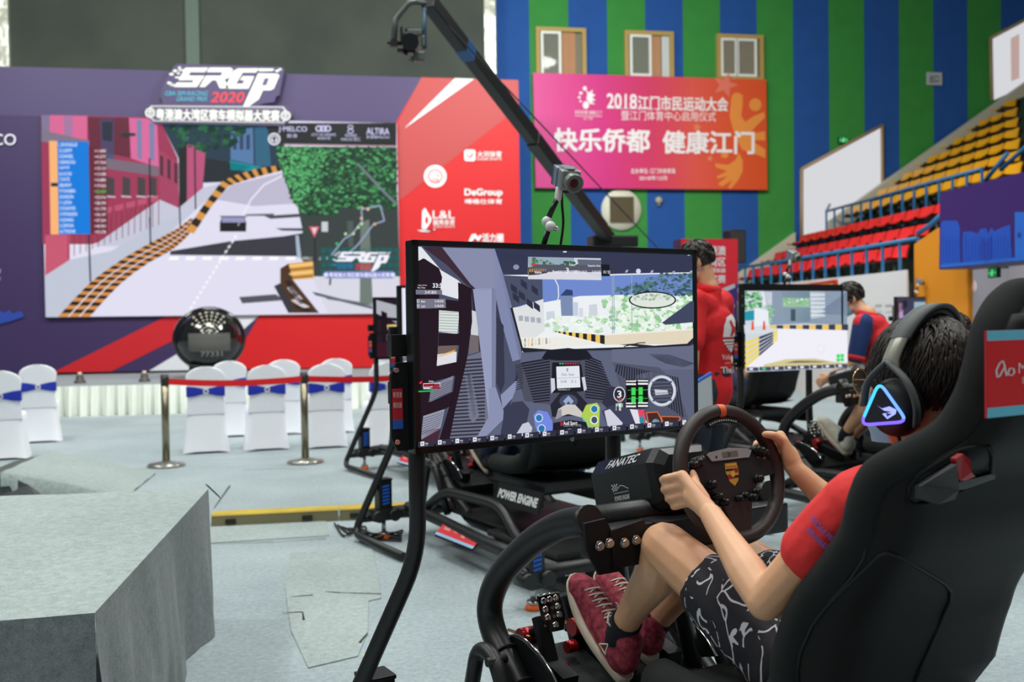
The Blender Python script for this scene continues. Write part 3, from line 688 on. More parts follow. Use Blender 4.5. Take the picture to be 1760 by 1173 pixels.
a.crop(0, 380, 3.667).line([(560, 85), (570, 385)], 11, (44, 48, 58)).line([(942, -20), (950, 140)], 9, (44, 48, 58))
a.build('screen_picture', LEDS, ld)

# --- cut-out title board standing proud of the backdrop
TY = BKY-0.2
tb = thing('title_board', 'cut-out event title board with racing lettering on top of the backdrop', 'sign', on_wall(375, 215, TY))
out = [(1050, 85), (1075, 70), (1700, 88), (1722, 105), (1690, 260), (1560, 320), (1740, 325), (1775, 380), (1720, 445), (930, 430), (870, 370), (900, 318), (985, 310), (970, 250), (1000, 170), (1035, 130)]
q = [(x/3.52, 90+y/3.52) for x, y in out]
MB().prism([on_wall(x, y, TY) for x, y in q], (0, 0.1, 0)).build('board_panel', mat('title_purple', (76, 66, 98), 0.6), tb, False)
a = Art(board((0, TY-0.004, 0), (0, -1, 0)), 0.004).crop(0, 90, 3.52)
a.poly([(1075, 72), (1698, 90), (1718, 106), (1700, 175), (1660, 300), (1500, 330), (1460, 325), (1010, 300), (985, 240), (1010, 170), (1040, 130), (1052, 90)], (72, 58, 104)).up()
srgp(a, 1010, 88, 1705, 332, (238, 238, 226), (70, 168, 190), (224, 52, 56))
a.up().poly([(878, 366), (915, 322), (1715, 328), (1756, 382), (1715, 428), (930, 418)], (206, 204, 206)).up().poly([(886, 366), (922, 328), (1708, 334), (1746, 382), (1708, 421), (936, 412)], (96, 88, 112)).up()
a.text('粤港澳大湾区赛车模拟器大奖赛', 946, 342, 1690, 408, (240, 240, 232), 0.012, 0, .04)
for x, y in ((908, 366), (1728, 384)): a.oval(x, y, 30, 30, (226, 226, 222)).up().ring(x, y, 20, 20, 5, (96, 88, 112)).line([(x-14, y), (x+14, y+2)], 6, (96, 88, 112))
a.build('lettering', PRINT, tb)

# --- round countdown machine on the stage
p = on_wall(361, 640, STY0+1.3); p.z = STZ
ball = thing('launch_sphere', 'round glossy black launch machine with rows of white lamps standing on the stage', 'machine', p)
c0 = p+V((0, 0, 0.66)); GB = mat('glossy_black', (14, 14, 16), 0.12, 0, 0.6, coat=0.6)
toC = (CAM-c0); toC.z = 0; toC.normalize(); M3 = Matrix((toC.cross(V((0, 0, 1)))*-1, V((0, 0, 1)), toC)).transposed()
MB().ell(c0, (0.56, 0.56, 0.5), None, 40, 24).build('sphere_body', GB, ball, False)
MB().box(p+V((0, 0, 0.12)), (0.62, 0.5, 0.24), bev=0.03).build('pedestal', BLACKPLASTIC, ball, False)
MB().torus(c0+toC*0.12, 0.54, 0.05, M3 @ Matrix.Diagonal((1, 0.92, 1)), 48, 10).build('rim', GB, ball, False)
ov = lambda u, v_: c0+M3 @ V((u, v_, 0.56*math.sqrt(max(0.05, 1-(u/0.56)**2-(v_/0.5)**2))+0.006))
MB().grid([[ov(lerp(-.33, .33, i/10), lerp(-.2, .1, j/8)) for i in range(11)] for j in range(9)]).build('display_window', mat('grey_smoked_glass', (92, 92, 88), 0.2), ball, False)
dl = MB()
for k, ang in enumerate((-58, -40, -22, -7, 8, 22, 38, 52)):
    for j in range(6):
        r_ = 0.06+j*0.062
        if j > 4 and abs(ang) > 45: continue
        u, v_ = r_*math.sin(R(ang)), 0.1+r_*math.cos(R(ang))*0.92
        dl.ell(ov(u, v_), (0.009+j*.0018,)*3, None, 8, 5)
dl.build('lamp_rows', emat('white_lamp', (235, 235, 205), 0.9), ball, False)
Art(lambda x, y, h: ov(x, -y)+toC*(h+.004), 0.001).text('77331', -0.14, .2, 0.2, .28, (170, 170, 165), 0, 0, .02).build('digits', PRINT, ball)
# ================================================================== grandstand on the right
SA = R(4.68)
SD = -math.sin(SA)*RT0+math.cos(SA)*FC; SX = math.cos(SA)*RT0+math.sin(SA)*FC
SROT = math.atan2(SX.y, SX.x)
def sp(a, t, z): p = SX*a+SD*t; return V((p.x, p.y, z))
def st_at(px, py, a):
    v = ray(px, py); k = a/v.dot(SX); p = CAM+v*k; return V((a, p.dot(SD), p.z))
SB = Matrix((SX, SD, V((0, 0, 1)))).transposed()             # local x = away from the hall, y = along the rows
def sbox(mb, a0, a1, t0, t1, z0, z1, bev=0):
    return mb.box(sp((a0+a1)/2, (t0+t1)/2, (z0+z1)/2), (a1-a0, t1-t0, z1-z0), SB, bev=bev)
rows_red = [(7.0+0.6*k, 1.4+(s-.014)*(7.0+.6*k)) for k, s in enumerate((.161, .198, .232))]
rows_yel = [(9.4+0.6*k, 1.4+(s-.014)*(9.4+.6*k)) for k, s in enumerate((.272, .293, .3125, .331, .3485, .366, .383))]
TEND = 22.2
TIER = mat('dark_green_tier', (38, 56, 46), 0.8, mottle=((50, 62, 54), 2))
ti = MB()
for a, z in rows_red: sbox(ti, a-0.28, a+0.32, 13.4, TEND-.2, 0, z-0.62)
for a, z in rows_yel: sbox(ti, a-0.28, a+0.32, 8.0, TEND-.2, 0, z-0.62)
sbox(ti, 8.4, 9.15, 13.4, TEND-.2, 0, 2.95)
sbox(ti, rows_yel[-1][0]+.3, 16, 8, TEND-.2, 0, 6.2)
tag(ti.build('trim_4', TIER), kind='structure')
CREAM = mat('cream_step_edge', (196, 190, 168), 0.75)
sl = MB()
def slope_wall(a0, z0, a1, z1):
    p = [sp(a0, TEND-.15, z0-.5), sp(a1, TEND-.15, z1-.5), sp(a1, TEND-.15, z1-.08), sp(a0, TEND-.15, z0-.08)]
    sl.prism(p, SD*0.3)
slope_wall(6.6, 2.2, 8.3, 3.35); slope_wall(9.1, 3.6, 14, 6.9)
tag(sl.build('trim_5', CREAM), kind='structure')

def seat_proto(name, m_):
    """moulded shell seat, front towards -x"""
    prof = [(-.20, .005), (-.19, .03), (-.08, .015), (.04, .02), (.10, .06), (.135, .16), (.155, .27), (.165, .315), (.175, .33)]
    mb = MB(); rows = []
    for side in (1, -1):
        for i in (range(len(prof)) if side > 0 else range(len(prof)-1, -1, -1)):
            x, z = prof[i]; row = []
            for j in range(9):
                u = j/8*2-1; hw = 0.235*(1-.12*(i == 0)-(0.25 if i == len(prof)-1 else 0.07 if i == len(prof)-2 else 0))
                cur = 0.035*u*u
                row.append(V((x-cur*(0.6 if i > 4 else 0)+(0.018 if side < 0 else 0)*(i > 3), u*hw, z+cur*(1 if i < 4 else 0.1)-(0.018 if side < 0 and i <= 4 else 0))))
            rows.append(row)
    mb.grid(rows)
    root = mb.build(name, m_)
    lg = MB().cyl((0.05, 0, -.52), (0.02, 0, 0.0), 0.025, 8).box((0.0, 0, -.01), (.2, .3, .025)); lg.build('leg', mat('grey_seat_leg', (110, 112, 108), 0.5), root)
    return root
REDS = mat('red_seat_plastic', (222, 34, 34), 0.4); YELS = mat('yellow_seat_plastic', (232, 168, 10), 0.4)
proto = {'red': seat_proto('stadium_seat', REDS), 'yellow': seat_proto('stadium_seat', YELS)}
used = {'red': False, 'yellow': False}
pleg = {k: [c for c in bpy.data.objects if c.parent == v_][0] for k, v_ in proto.items()}
def put_seat(kind, a, t, z, label, grp):
    if not used[kind]: o = proto[kind]; used[kind] = True
    else:
        o = proto[kind].copy(); COL.objects.link(o); c = pleg[kind].copy(); COL.objects.link(c); c.parent = o
    k_ = .74 if kind == 'yellow' else .70
    o.location = sp(a, t, z+.3-.335*k_); o.rotation_euler = (0, 0, SROT); o.scale = (1, 1, k_); tag(o, label, 'seat', grp)
ordn = ['lowest', 'second', 'third', 'fourth', 'fifth', 'sixth', 'top']
for k, (a, z) in enumerate(rows_red):
    tmin = (14.3, 15.0, 15.6)[k]; n = int((TEND-.55-tmin)/.5)
    for i in range(n+1):
        put_seat('red', a, TEND-.6-.5*i, z-.3, 'red plastic stadium seat in the %s red row, behind the blue railing' % ('lowest', 'middle', 'upper')[k], 'red seats, %s row' % ('lowest', 'middle', 'upper')[k])
for k, (a, z) in enumerate(rows_yel):
    tmin = a*1711/1040.0; n = int((TEND-.55-tmin)/.5)
    for i in range(n+1):
        put_seat('yellow', a, TEND-.6-.5*i, z-.3, 'yellow plastic stadium seat in the %s yellow row counted from the railing' % ordn[k], 'yellow seats, %s row' % ordn[k])

# railings
BLUER = mat('blue_railing_paint', (44, 108, 158), 0.4)
def railing(name, label, a, z, t0, t1, n, h, extra=None):
    r_ = thing(name, label, 'railing', sp(a, (t0+t1)/2, z-h))
    MB().tube([sp(a, t0, z), sp(a, t1, z)], 0.03, 10).build('top_rail', BLUER, r_, False)
    for i in range(n):
        t = lerp(t0, t1, i/(n-1))
        MB().box(sp(a, t, z-h/2), (0.036, 0.036, h), SB).build('railing_post', BLUER, r_, False)
    if extra: extra(r_)
    return r_
z_lo = 1.4+.153*6.63; z_up = 1.4+.2595*9.0
def ex_lo(r_):
    MB().tube([(lambda q: sp(6.63, q.y, q.z))(st_at(*p_, 6.63)) for p_ in ((1578, 401), (1598, 388), (1618, 370))], 0.035, 10).build('handrail', BLUER, r_, False)
railing('balcony_railing', 'lower blue railing in front of the red seats', 6.63, z_lo, st_at(1578, 401, 6.63).y, 23.2, 20, z_lo-1.4-.09*6.55, ex_lo)
def ex_up(r_):
    MB().tube([sp(9.0, st_at(1732, 263, 9.0).y, st_at(1732, 263, 9.0).z), sp(9.0, st_at(1694, 310, 9.0).y, st_at(1694, 310, 9.0).z)], 0.035, 10).build('handrail', BLUER, r_, False)
    MB().tube([sp(9.0, st_at(1720, 292, 9.0).y, st_at(1720, 292, 9.0).z), sp(9.0, st_at(1790, 228, 9.0).y, st_at(1790, 228, 9.0).z)], 0.035, 10).build('handrail', BLUER, r_, False)
    MB().tube([sp(9.0, TEND-.2, z_up), sp(9.3, TEND+.2, z_up+.3), sp(11.2, TEND+.3, z_up+1.9)], 0.03, 10).build('handrail', mat('grey_blue_rail', (140, 150, 165), 0.4), r_, False)
railing('balcony_railing', 'upper blue railing between the red and the yellow seats', 9.0, z_up, 15.6, TEND-.2, 15, 0.85, ex_up)

# white sloping wall panels along the stairs at the far wall, with glow added to their faces
WEDGE = mat('tan_edge', (176, 148, 110), 0.6)
def glow_panel(name, q, edge, soft):
    root = thing(name, kind='structure', loc=on_wall(*q[0], WALLY))
    pts = [on_wall(x, y, WALLY-.03) for x, y in q]
    p_ = MB().prism([p+V((0, 0.02, 0)) for p in pts], (0, -.03, 0)).build('panel_face', emat('added_glow_face', (232, 233, 238), .82), root, False)
    e = MB()
    for i, j in edge: e.tube([pts[i]+V((0, -.02, 0)), pts[j]+V((0, -.02, 0))], 0.04, 6)
    e.build('window_frame', WEDGE, root, False)
    if soft:
        Art(board((0, WALLY-.055, 0), (0, -1, 0)), .003).poly([(1737, 66), (1752, 58), (1752, 134), (1738, 140)], (206, 176, 170)).build('curtain', colmat('curtain_glow', True, .8), root)
glow_panel('window_4', [(1377, 291), (1515, 216), (1516, 345), (1377, 420)], [(0, 1), (1, 2), (0, 3)], False)
glow_panel('window_5', [(1702, 66), (1800, 14), (1800, 130), (1704, 174)], [(0, 1), (0, 3)], True)

# front wall of the stand with its posters, orange stair wall, grey passage, purple banner
GREYW = mat('grey_passage_paint', (128, 128, 138), 0.8); ORW = mat('orange_stair_wall', (222, 140, 14), 0.7); WHW = mat('white_front_wall', (212, 210, 206), 0.7)
fw_ = MB(); z_f = 1.4+.09*6.55; sbox(fw_, 6.52, 6.74, 13.95, 23.3, 0, z_f); tag(fw_.build('wall_stand', WHW), kind='structure')
a0 = 6.50
fn = lambda x, y, h: (lambda q: sp(a0-h, q.y, q.z))(st_at(x, y, a0))
q1 = thing('sponsor_board', 'red and orange sponsor strip on the stand front left of the white notice panel', 'banner', sp(a0, 19, 1.6))
sb = lambda x, y: (lambda q: sp(a0, q.y, q.z))(st_at(x, y, a0))
MB().prism([sb(1255, 506), sb(1440, 481), sb(1441, 560), (sb(1255, 560))], SX*-.03).build('strip_panel', mat('orange_strip', (206, 66, 30), 0.6), q1, False)
a = Art(lambda x, y, h: fn(x, y, h+.032), 0.003).crop(1280, 300, 3.667)
a.poly([(390, 695), (585, 662), (586, 745), (390, 745)], (180, 30, 30)).poly([(-80, 745), (240, 712), (240, 745)], (206, 90, 30)).up().poly([(390, 690), (415, 687), (415, 745), (390, 745)], (206, 150, 120)).text('欢迎光临', 470, 692, 570, 726, (230, 190, 40), -.06, 0, .04)
a.text('江门体育', 280, 705, 380, 735, (235, 170, 60), -.06, 0, .03)
a.build('strip_print', PRINT, q1)
q2 = thing('notice_panel', 'white framed notice panel on the stand front behind the man in the red vest', 'notice', sp(a0, 15, 1.0))
MB().prism([sb(1444, 478), sb(1561, 464), sb(1566, 660), sb(1444, 660)], SX*-.03).build('panel', mat('white_panel', (222, 222, 222), 0.5), q2, False)
a = Art(lambda x, y, h: fn(x, y, h+.034), 0.003).crop(1400, 460, 3.45)
for k in range(3): a.poly([(372+k*60, 222), (412+k*60, 219), (412+k*60, 232), (372+k*60, 235)], (170, 172, 176))
for k in range(2): a.poly([(372+k*60, 262), (412+k*60, 259), (412+k*60, 266), (372+k*60, 269)], (190, 192, 196))
a.build('panel_print', PRINT, q2)
pl = MB(); zo = 1.4+.1*6.6
pp = [st_at(1571, 420, 6.6), st_at(1612, 392, 6.6), st_at(1660, 392, 6.6)]
ow = MB(); ow.prism([sp(6.6, pp[0].y, 0), sp(6.6, pp[0].y, pp[0].z), sp(6.6, pp[1].y, pp[1].z), sp(6.6, pp[2].y-.05, pp[1].z), sp(6.6, pp[2].y-.05, 0)], SX*.06)
tag(ow.build('wall_stair', ORW), kind='structure')
gt = st_at(1652, 500, 6.6).y
gw = MB(); sbox(gw, 8.0, 8.2, 6.5, 13.2, 0, 2.6); sbox(gw, 6.72, 8.2, 13.2, 13.36, 0, 2.0); sbox(gw, 6.62, 6.78, 6.5, gt-.0, 1.93, 2.6); tag(gw.build('wall_passage', GREYW), kind='structure')
_passage_fill = hall_or_fill_lamp(*sp(7.3, 11.8, 2.5), .5, 34)  # added lamp without a fixture, brightens the grey passage wall
ns = thing('prohibition_sign', 'round no smoking sign on the grey passage wall', 'sign', (0, 0, 0))
cz = on_plane(1665, 492, sp(7, 13.185, 1), SD); ns.location = cz; WM[ns.name] = Matrix.Translation(cz)
n_ = Art(board(sp(7, 13.17, 1), SD), 0.003)
n_.oval(1665, 492, 11, 15, (206, 204, 204)).up().ring(1665, 492, 11, 15, 2.4, (168, 110, 110)).line([(1661, 482), (1668, 502)], 3, (150, 150, 152)).line([(1659, 500), (1671, 483)], 1.6, (168, 110, 110)).build('sign_print', PRINT, ns)
MB().cyl(cz+SD*0.012, cz-SD*.012, 0.105, 24).build('plate', mat('pale_plate', (206, 204, 204), 0.5), ns, False)
_q = st_at(1709, 469, 6.57); pe = sp(6.57, _q.y, _q.z)
ex = thing('exit_sign', 'green lit exit sign hanging under the purple banner', 'sign', pe)
MB().box(pe, (0.05, 0.2, 0.12), SB, bev=0.01).build('sign_case', mat('dark_sign_case', (20, 50, 35), 0.5), ex, False)
MB().box(pe+SX*.03, (.04, .06, .06), SB).build('wall_bracket', BLACKPLASTIC, ex, False)
_e = Art(lambda x, y, h: pe-SX*(0.027+h)-SD*x-V((0, 0, y)), 0.001)
_e.rect(-.085, -.048, .085, .048, (12, 120, 60)).up().oval(0, -.028, .011, .011, (120, 255, 170)).line([(0, -.014), (-.006, .015), (.015, .036)], .014, (120, 255, 170)).line([(-.03, 0), (.03, -.006)], .01, (120, 255, 170)).line([(-.006, .015), (-.03, .036)], .012, (120, 255, 170)).text('←', -.075, -.016, -.04, .02, (120, 255, 170)).text('→', .04, -.016, .075, .02, (120, 255, 170)).build('sign_face', SCREEN, ex)
PA = 6.25
pb = thing('skyline_banner', 'purple banner with a blue city skyline above the grey passage', 'banner', sp(PA, 11.5, 2.0))
pf = lambda x, y, h: (lambda q: sp(PA-h, q.y, q.z))(st_at(x, y, PA))
MB().prism([pf(x, y, 0) for x, y in ((1616, 332), (1840, 275), (1840, 440), (1614.5, 464))], SX*.3).build('banner_panel', mat('pale_underside', (96, 84, 120), 0.6), pb, False)
a = Art(pf, 0.003); a.up().poly([(1616, 332), (1840, 275), (1840, 439), (1614.5, 463)], (52, 26, 108)).up().crop(1560, 270, 4.69)
BL = (16, 84, 196); BL2 = (22, 110, 214)
a.poly([(270, 895), (272, 540), (290, 515), (400, 512), (425, 560), (432, 875)], BL).poly([(445, 870), (450, 605), (520, 600), (570, 620), (590, 580), (640, 575), (650, 620), (680, 565), (700, 600), (760, 570), (830, 545), (850, 835)], BL).poly([(870, 830), (868, 445), (1300, 440), (1300, 800)], BL2).up()
a.poly([(600, 640), (640, 690), (680, 640), (690, 800), (640, 860), (580, 800)], (12, 66, 176)).poly([(270, 895), (1300, 800), (1300, 770), (270, 868)], BL2)
for k in range(22): a.line([(290+k*26, 620+(k*37) % 50), (292+k*26, 850)], 4, (14, 70, 178))
a.oval(905, 630, 14, 22, (14, 56, 150))
a.build('banner_print', PRINT, pb)

# speaker tower and red title board in the middle distance
pk = at(1262, 425, 16.5)
sk_ = thing('loudspeaker', 'black loudspeaker on a pole behind the red title board', 'speaker', V((pk.x, pk.y, 0)))
MB().box(pk, (0.30, 0.3, 0.56), bev=0.03).build('cabinet', BLACKPLASTIC, sk_, False)
MB().box(pk+V((0, -.155, 0)), (0.25, 0.012, 0.5)).build('grille', mat('speaker_mesh', (34, 34, 34), 0.8), sk_, False)
MB().cyl((pk.x, pk.y, 0.05), pk-V((0, 0, .25)), 0.025).build('pole', BLACKMETAL, sk_, False)
for k in range(3): MB().cyl((pk.x, pk.y, 0.5), (pk.x+.45*math.cos(k*2.1), pk.y+.45*math.sin(k*2.1), 0.02), 0.014, 8).build('leg', BLACKMETAL, sk_, False)
TB = at(1228, 500, 10.75); TBY = TB.y
rb = thing('title_pillar', 'free-standing red and purple title board behind the man in the red shirt', 'board', V((TB.x, TBY, 0)))
t_ = lambda x, y: on_wall(x, y, TBY)
xl, xr = t_(1170, 500).x, t_(1268, 500).x; zt = t_(1228, 411).z
MB().box(((xl+xr)/2, TBY+.12, zt/2), (xr-xl, .22, zt)).build('board_body', mat('board_dark', (60, 40, 80), 0.6), rb, False)
a = Art(board((0, TBY, 0), (0, -1, 0)), 0.002).up()
a.poly([(1170, 411), (1268, 411), (1268, 488), (1170, 540)], (224, 34, 54)).poly([(1170, 540), (1268, 488), (1268, 640), (1170, 640)], (54, 40, 120)).up()
for k, s_ in enumerate(('粤港澳', '大湾区', '赛车模拟器', '大奖赛')): a.text(s_, 1205, (423, 442, 461, 473)[k], 1247, (439, 458, 469, 487)[k], (240, 226, 228), 0, 0, .04)
a.poly([(1232, 500), (1262, 488), (1264, 494), (1236, 508)], (190, 196, 205)).text('2020', 1240, 520, 1262, 532, (220, 220, 235), 0, 0, .02)
a.build('board_print', PRINT, rb)

# ================================================================== floor level things on the left
pc = on_floor(354, 1064); ph = 0.617
nr = on_plane(163, 1054, V((0, 0, ph)), V((0, 0, 1))); fr_ = on_plane(358, 841, V((0, 0, ph)), V((0, 0, 1))); bl = on_plane(0, 853, V((0, 0, ph)), V((0, 0, 1))); fl2 = on_plane(0, 1068, V((0, 0, ph)), V((0, 0, 1)))
bl = fr_+(bl-fr_)*2.2; fl2 = nr+(fl2-nr)*5.5
pf_ = thing('carpeted_platform', 'big low platform covered in grey felt in the left foreground', 'platform', V((fr_.x-1, (fr_.y+nr.y)/2, 0)))
tp = MB(); NX, NY = 40, 40
tp.grid([[(lerp(lerp(nr, fr_, i/NX), lerp(fl2, bl, i/NX), j/NY))+V((0, 0, 0.004*pnoise(V((i*.2, j*.2, 0))))) for j in range(NY+1)] for i in range(NX+1)])
tp.build('platform_top', CARPET2, pf_, False)
def drape(A, B, nout, seed, k=0.03):
    g = MB(); n = 70; rows = []
    for j in range(13):
        v_ = j/12; row = []
        for i in range(n+1):
            u = i/n; p = lerp(A, B, u); p = V((p.x, p.y, lerp(ph, 0.004, v_)))
            p += nout*(v_*0.02+k*v_*(pnoise(V((u*7+seed, v_*.7, seed)))*1.3+0.4*pnoise(V((u*19, v_*1.4, seed+3)))))
            row.append(p)
        rows.append(row)
    return g.grid(rows)
no = (fr_-nr).cross(V((0, 0, 1))).normalized()
drape(nr, fr_, no, 2.3, 0.055).build('side_cloth', SHADEDFELT, pf_, False)
nf = (nr-fl2).cross(V((0, 0, 1))).normalized()
drape(fl2, nr, nf, 8.1).build('front_cloth', SHADEDFELT, pf_, False)
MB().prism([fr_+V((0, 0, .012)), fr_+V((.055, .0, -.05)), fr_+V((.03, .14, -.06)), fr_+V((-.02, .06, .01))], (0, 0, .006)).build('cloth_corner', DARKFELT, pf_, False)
# wedge of carpet behind it
wd = thing('carpet_ramp', 'folded grey carpet ramp behind the big felt platform', 'ramp', on_floor(60, 850))
wA, wB = on_floor(-70, 874), on_floor(78, 874); ap = on_wall(9, 815, wA.y); ap = V((ap.x, wA.y, ap.z))
wd.location = (wA+wB)/2; WM[wd.name] = Matrix.Translation(wd.location)
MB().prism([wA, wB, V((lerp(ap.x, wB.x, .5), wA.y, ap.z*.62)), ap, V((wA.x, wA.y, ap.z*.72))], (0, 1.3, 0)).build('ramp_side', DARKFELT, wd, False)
wC = on_floor(235, 842); rows = []
for i in range(15):
    u = i/14; z = ap.z*(1-u)**1.6+.012+.05*math.sin(u*math.pi)
    rows.append([V((lerp(ap.x-.03, wC.x, u), wA.y-.02+.15*u, 0 if u > .12 else ap.z*.62))]+[V((lerp(ap.x-.03, wC.x, u), lerp(wA.y-.02, wA.y+1.3, j/10)+.15*u, z+.004*math.sin(j*2+i))) for j in range(11)])
MB().grid(rows).build('carpet_sheet', CARPET2, wd, False)
# carpet patches and seams
def patch(px, label, z=0.004, m_=None):
    pts = [on_floor(x, y) for x, y in px]; c = sum(pts, V())/len(pts)
    t = thing('carpet_patch', label, 'carpet', c)
    MB().prism([V((p.x, p.y, .0015)) for p in pts], (0, 0, z)).build('felt', m_ or CARPET2, t, False)
patch([(500, 952), (640, 944), (648, 985), (655, 1030), (633, 1035), (632, 1088), (615, 1130), (530, 1150), (500, 1085), (490, 1010)], 'worn pale felt patch laid on the floor in front of the nearest screen stand')
patch([(361, 905), (560, 897), (566, 922), (361, 935)], 'narrow felt strip along the front of the yellow cable ramp')
sm = MB()
for pts in ([(559, 1017), (585, 1019), (655, 1021)], [(500, 1026), (538, 1023)], [(484, 1054), (519, 1052)], [(361, 935), (470, 931), (560, 925)], [(415, 808), (470, 806), (530, 806)], [(368, 873), (395, 835)], [(520, 1052), (522, 1066)], [(632, 1088), (618, 1105)]):
    for (p, q), (r_, s_) in zip(pts, pts[1:]):
        A, B = on_floor(p, q, .0075), on_floor(r_, s_, .0075); n = (B-A).cross(V((0, 0, 1))).normalized()*.006
        sm.poly([A+n*.4, B+n, B-n, A-n*.4])
tg = sm.build('carpet_seam', mat('dark_seam', (38, 42, 40), 0.95)); tag(tg, 'dark open seams between the grey carpet sheets', 'seam')
yt = on_floor(627, 1129, .008); tp_ = MB().box(yt, (0.012, 0.05, 0.002)).build('tape_scrap', mat('yellow_tape', (216, 214, 60), 0.6)); tag(tp_, 'tiny scrap of yellow tape on the floor beside the nearest stand', 'tape')

# yellow topped cable ramps
YR = mat('yellow_ramp_lid', (206, 178, 50), 0.55, mottle=((188, 160, 60), 6)); GR = mat('grey_ramp_body', (118, 112, 82), 0.7)
rA, rB = on_floor(362, 907), on_floor(740, 888)
rd = (rB-rA).normalized(); rn = V((-rd.y, rd.x, 0)); L_ = (rB-rA).length; cuts = [(0, .575*L_), (.575*L_, 1.05*L_), (2.2*L_, 2.8*L_)]
for i in range(3):
    A, B = rA+rd*(cuts[i][0]+.004), rA+rd*(cuts[i][1]-.004)
    t = thing('cable_ramp', ['yellow lidded cable ramp section starting at the felt platform corner', 'yellow lidded cable ramp section passing the left screen stands', 'yellow lidded cable ramp section seen through the steering wheel'][i], 'cable ramp', (A+B)/2, math.atan2(rd.y, rd.x), 'cable ramp sections')
    f_ = lambda p, x, z: p+rn*x+V((0, 0, z))
    MB().prism([f_(A, 0, 0), f_(A, 0.012, .072), f_(A, .16, .072), f_(A, .175, 0)], B-A).build('ramp_body', GR, t, False)
    MB().prism([f_(A, .010, .0725), f_(A, .016, .082), f_(A, .155, .082), f_(A, .16, .0725)], B-A).build('ramp_lid', YR, t, False)
    for k in (0.15, .75): MB().box(lerp(A, B, k)+V((0, 0, .035))-rn*.002, (.07, .01, .03), Matrix.Rotation(math.atan2(rd.y, rd.x), 3, 'Z')).build('latch_slot', BLACKPLASTIC, t, False)
cb = MB()
for k in range(5):
    P0 = on_floor(575+k*6, 900+k*3, .012); cb.tube(spline([P0, on_floor(592+k*9, 922-k*4, .012), on_floor(615+k*4, 905+k*6, .03), on_floor(640+k*12, 925-k*3, .012), on_floor(690, 930-k*4, .012)], 5), 0.007, 6)
o = cb.build('loose_cables', RUBBER); tag(o, 'tangle of thin black cables on the floor beside the yellow ramp', 'cables', kind='stuff')

# ------------------------------------------------------------------ white covered chairs
CLOTH = mat('white_spandex_cover', (246, 247, 253), 0.75, sheen=0.2); SASHB = mat('royal_blue_sash', (18, 44, 170), 0.55); BUCK = mat('pearl_buckle', (220, 222, 228), 0.25)
def rrect(x0, x1, y0, y1, z, n=6, k=.35, bow=0.0):
    pts = []
    cx, cy, hx, hy = (x0+x1)/2, (y0+y1)/2, (x1-x0)/2, (y1-y0)/2
    for i in range(n*4):
        a = 2*math.pi*(i+.5)/(n*4); c, s_ = math.cos(a), math.sin(a); e = k
        px = cx+hx*math.copysign(abs(c)**e, c); py = cy+hy*math.copysign(abs(s_)**e, s_)
        pts.append(V((px, py, z+bow*(1-max(abs(px-cx)/hx, 0)**2)*(1-0*abs(py-cy)))))
    return pts
def make_chair():
    root = thing('covered_chair', 'x', 'chair')
    mb = MB(); rows = []
    for z, x, y0, y1, bw in ((0.0, .245, -.235, .255, .03), (.03, .24, -.23, .25, .02), (.2, .215, -.21, .23, 0), (.4, .21, -.205, .235, 0), (.455, .208, -.2, .24, 0), (.475, .19, -.18, .225, 0), (.48, .1, -.1, .1, 0)): rows.append(rrect(-x, x, y0, y1, z, 8, .3, bw))
    mb.grid(rows, closed=True); mb.poly(rows[-1]); mb.build('seat_cover', CLOTH, root)
    mb = MB(); rows = []
    for z, x in ((.42, .205), (.5, .195), (.6, .185), (.7, .19), (.78, .2), (.83, .205), (.868, .185), (.898, .15), (.92, .10), (.934, .04)):
        y = -.19-(z-.42)*.16; rows.append(rrect(-x, x, y-.022, y+.022, z, 8, .5))
    mb.grid(rows, closed=True); mb.poly(rows[-1]); mb.build('back_cover', CLOTH, root)
    s_ = MB()
    for sg in (-1, 1):
        rr = []
        for u, hz in ((0.0, .02), (.25, .034), (.6, .05), (1.0, .057)):
            x = sg*u*.196; z = .668
            y = -.19-(z-.42)*.16
            rr.append([V((x, y-.031, z-hz)), V((x, y-.036, z)), V((x, y-.031, z+hz))])
        s_.grid(rr)
        s_.grid([[V((sg*.196, -.262, .612)), V((sg*.196, -.262, .724))], [V((sg*.2, -.19, .62)), V((sg*.2, -.2, .715))]])
    s_.build('sash', SASHB, root)
    MB().torus((0, -.275, .668), .022, .008, Matrix.Rotation(R(90), 3, 'X'), 20, 8).build('buckle', BUCK, root)
    return root
chair0 = make_chair(); index_kids(chair0)
chairs = [(60, 762, 'covered chair standing alone left of the belt posts', 4), (-4, 792, 'covered chair cut off by the left edge of the photo', 2),
 (350, 780, 'covered chair nearest the left belt post', 0), (455, 775, 'covered chair in the front row, midway between the two belt posts', 0), (557, 771, 'covered chair in the front row right behind the right belt post', 0), (662, 768, 'covered chair in the front row behind the left screen stands', 0),
 (391, 752, 'covered chair in the back row, mostly hidden behind the left belt post chair', 0), (484, 748, 'covered chair in the back row, half hidden between the belt posts', 0), (574, 745, 'covered chair in the back row behind the right belt post', 0), (664, 742, 'covered chair in the back row behind the left screen stands', 0)]
for i, (px, py, lb, rz) in enumerate(chairs):
    o = chair0 if i == 0 else copy_tree(chair0)
    p = on_floor(px, py); o.location = p+V((0, .22, 0)); o.rotation_euler = (0, 0, R(rz+9))
    tag(o, 'white '+lb, 'chair', 'white covered chairs with blue sashes')

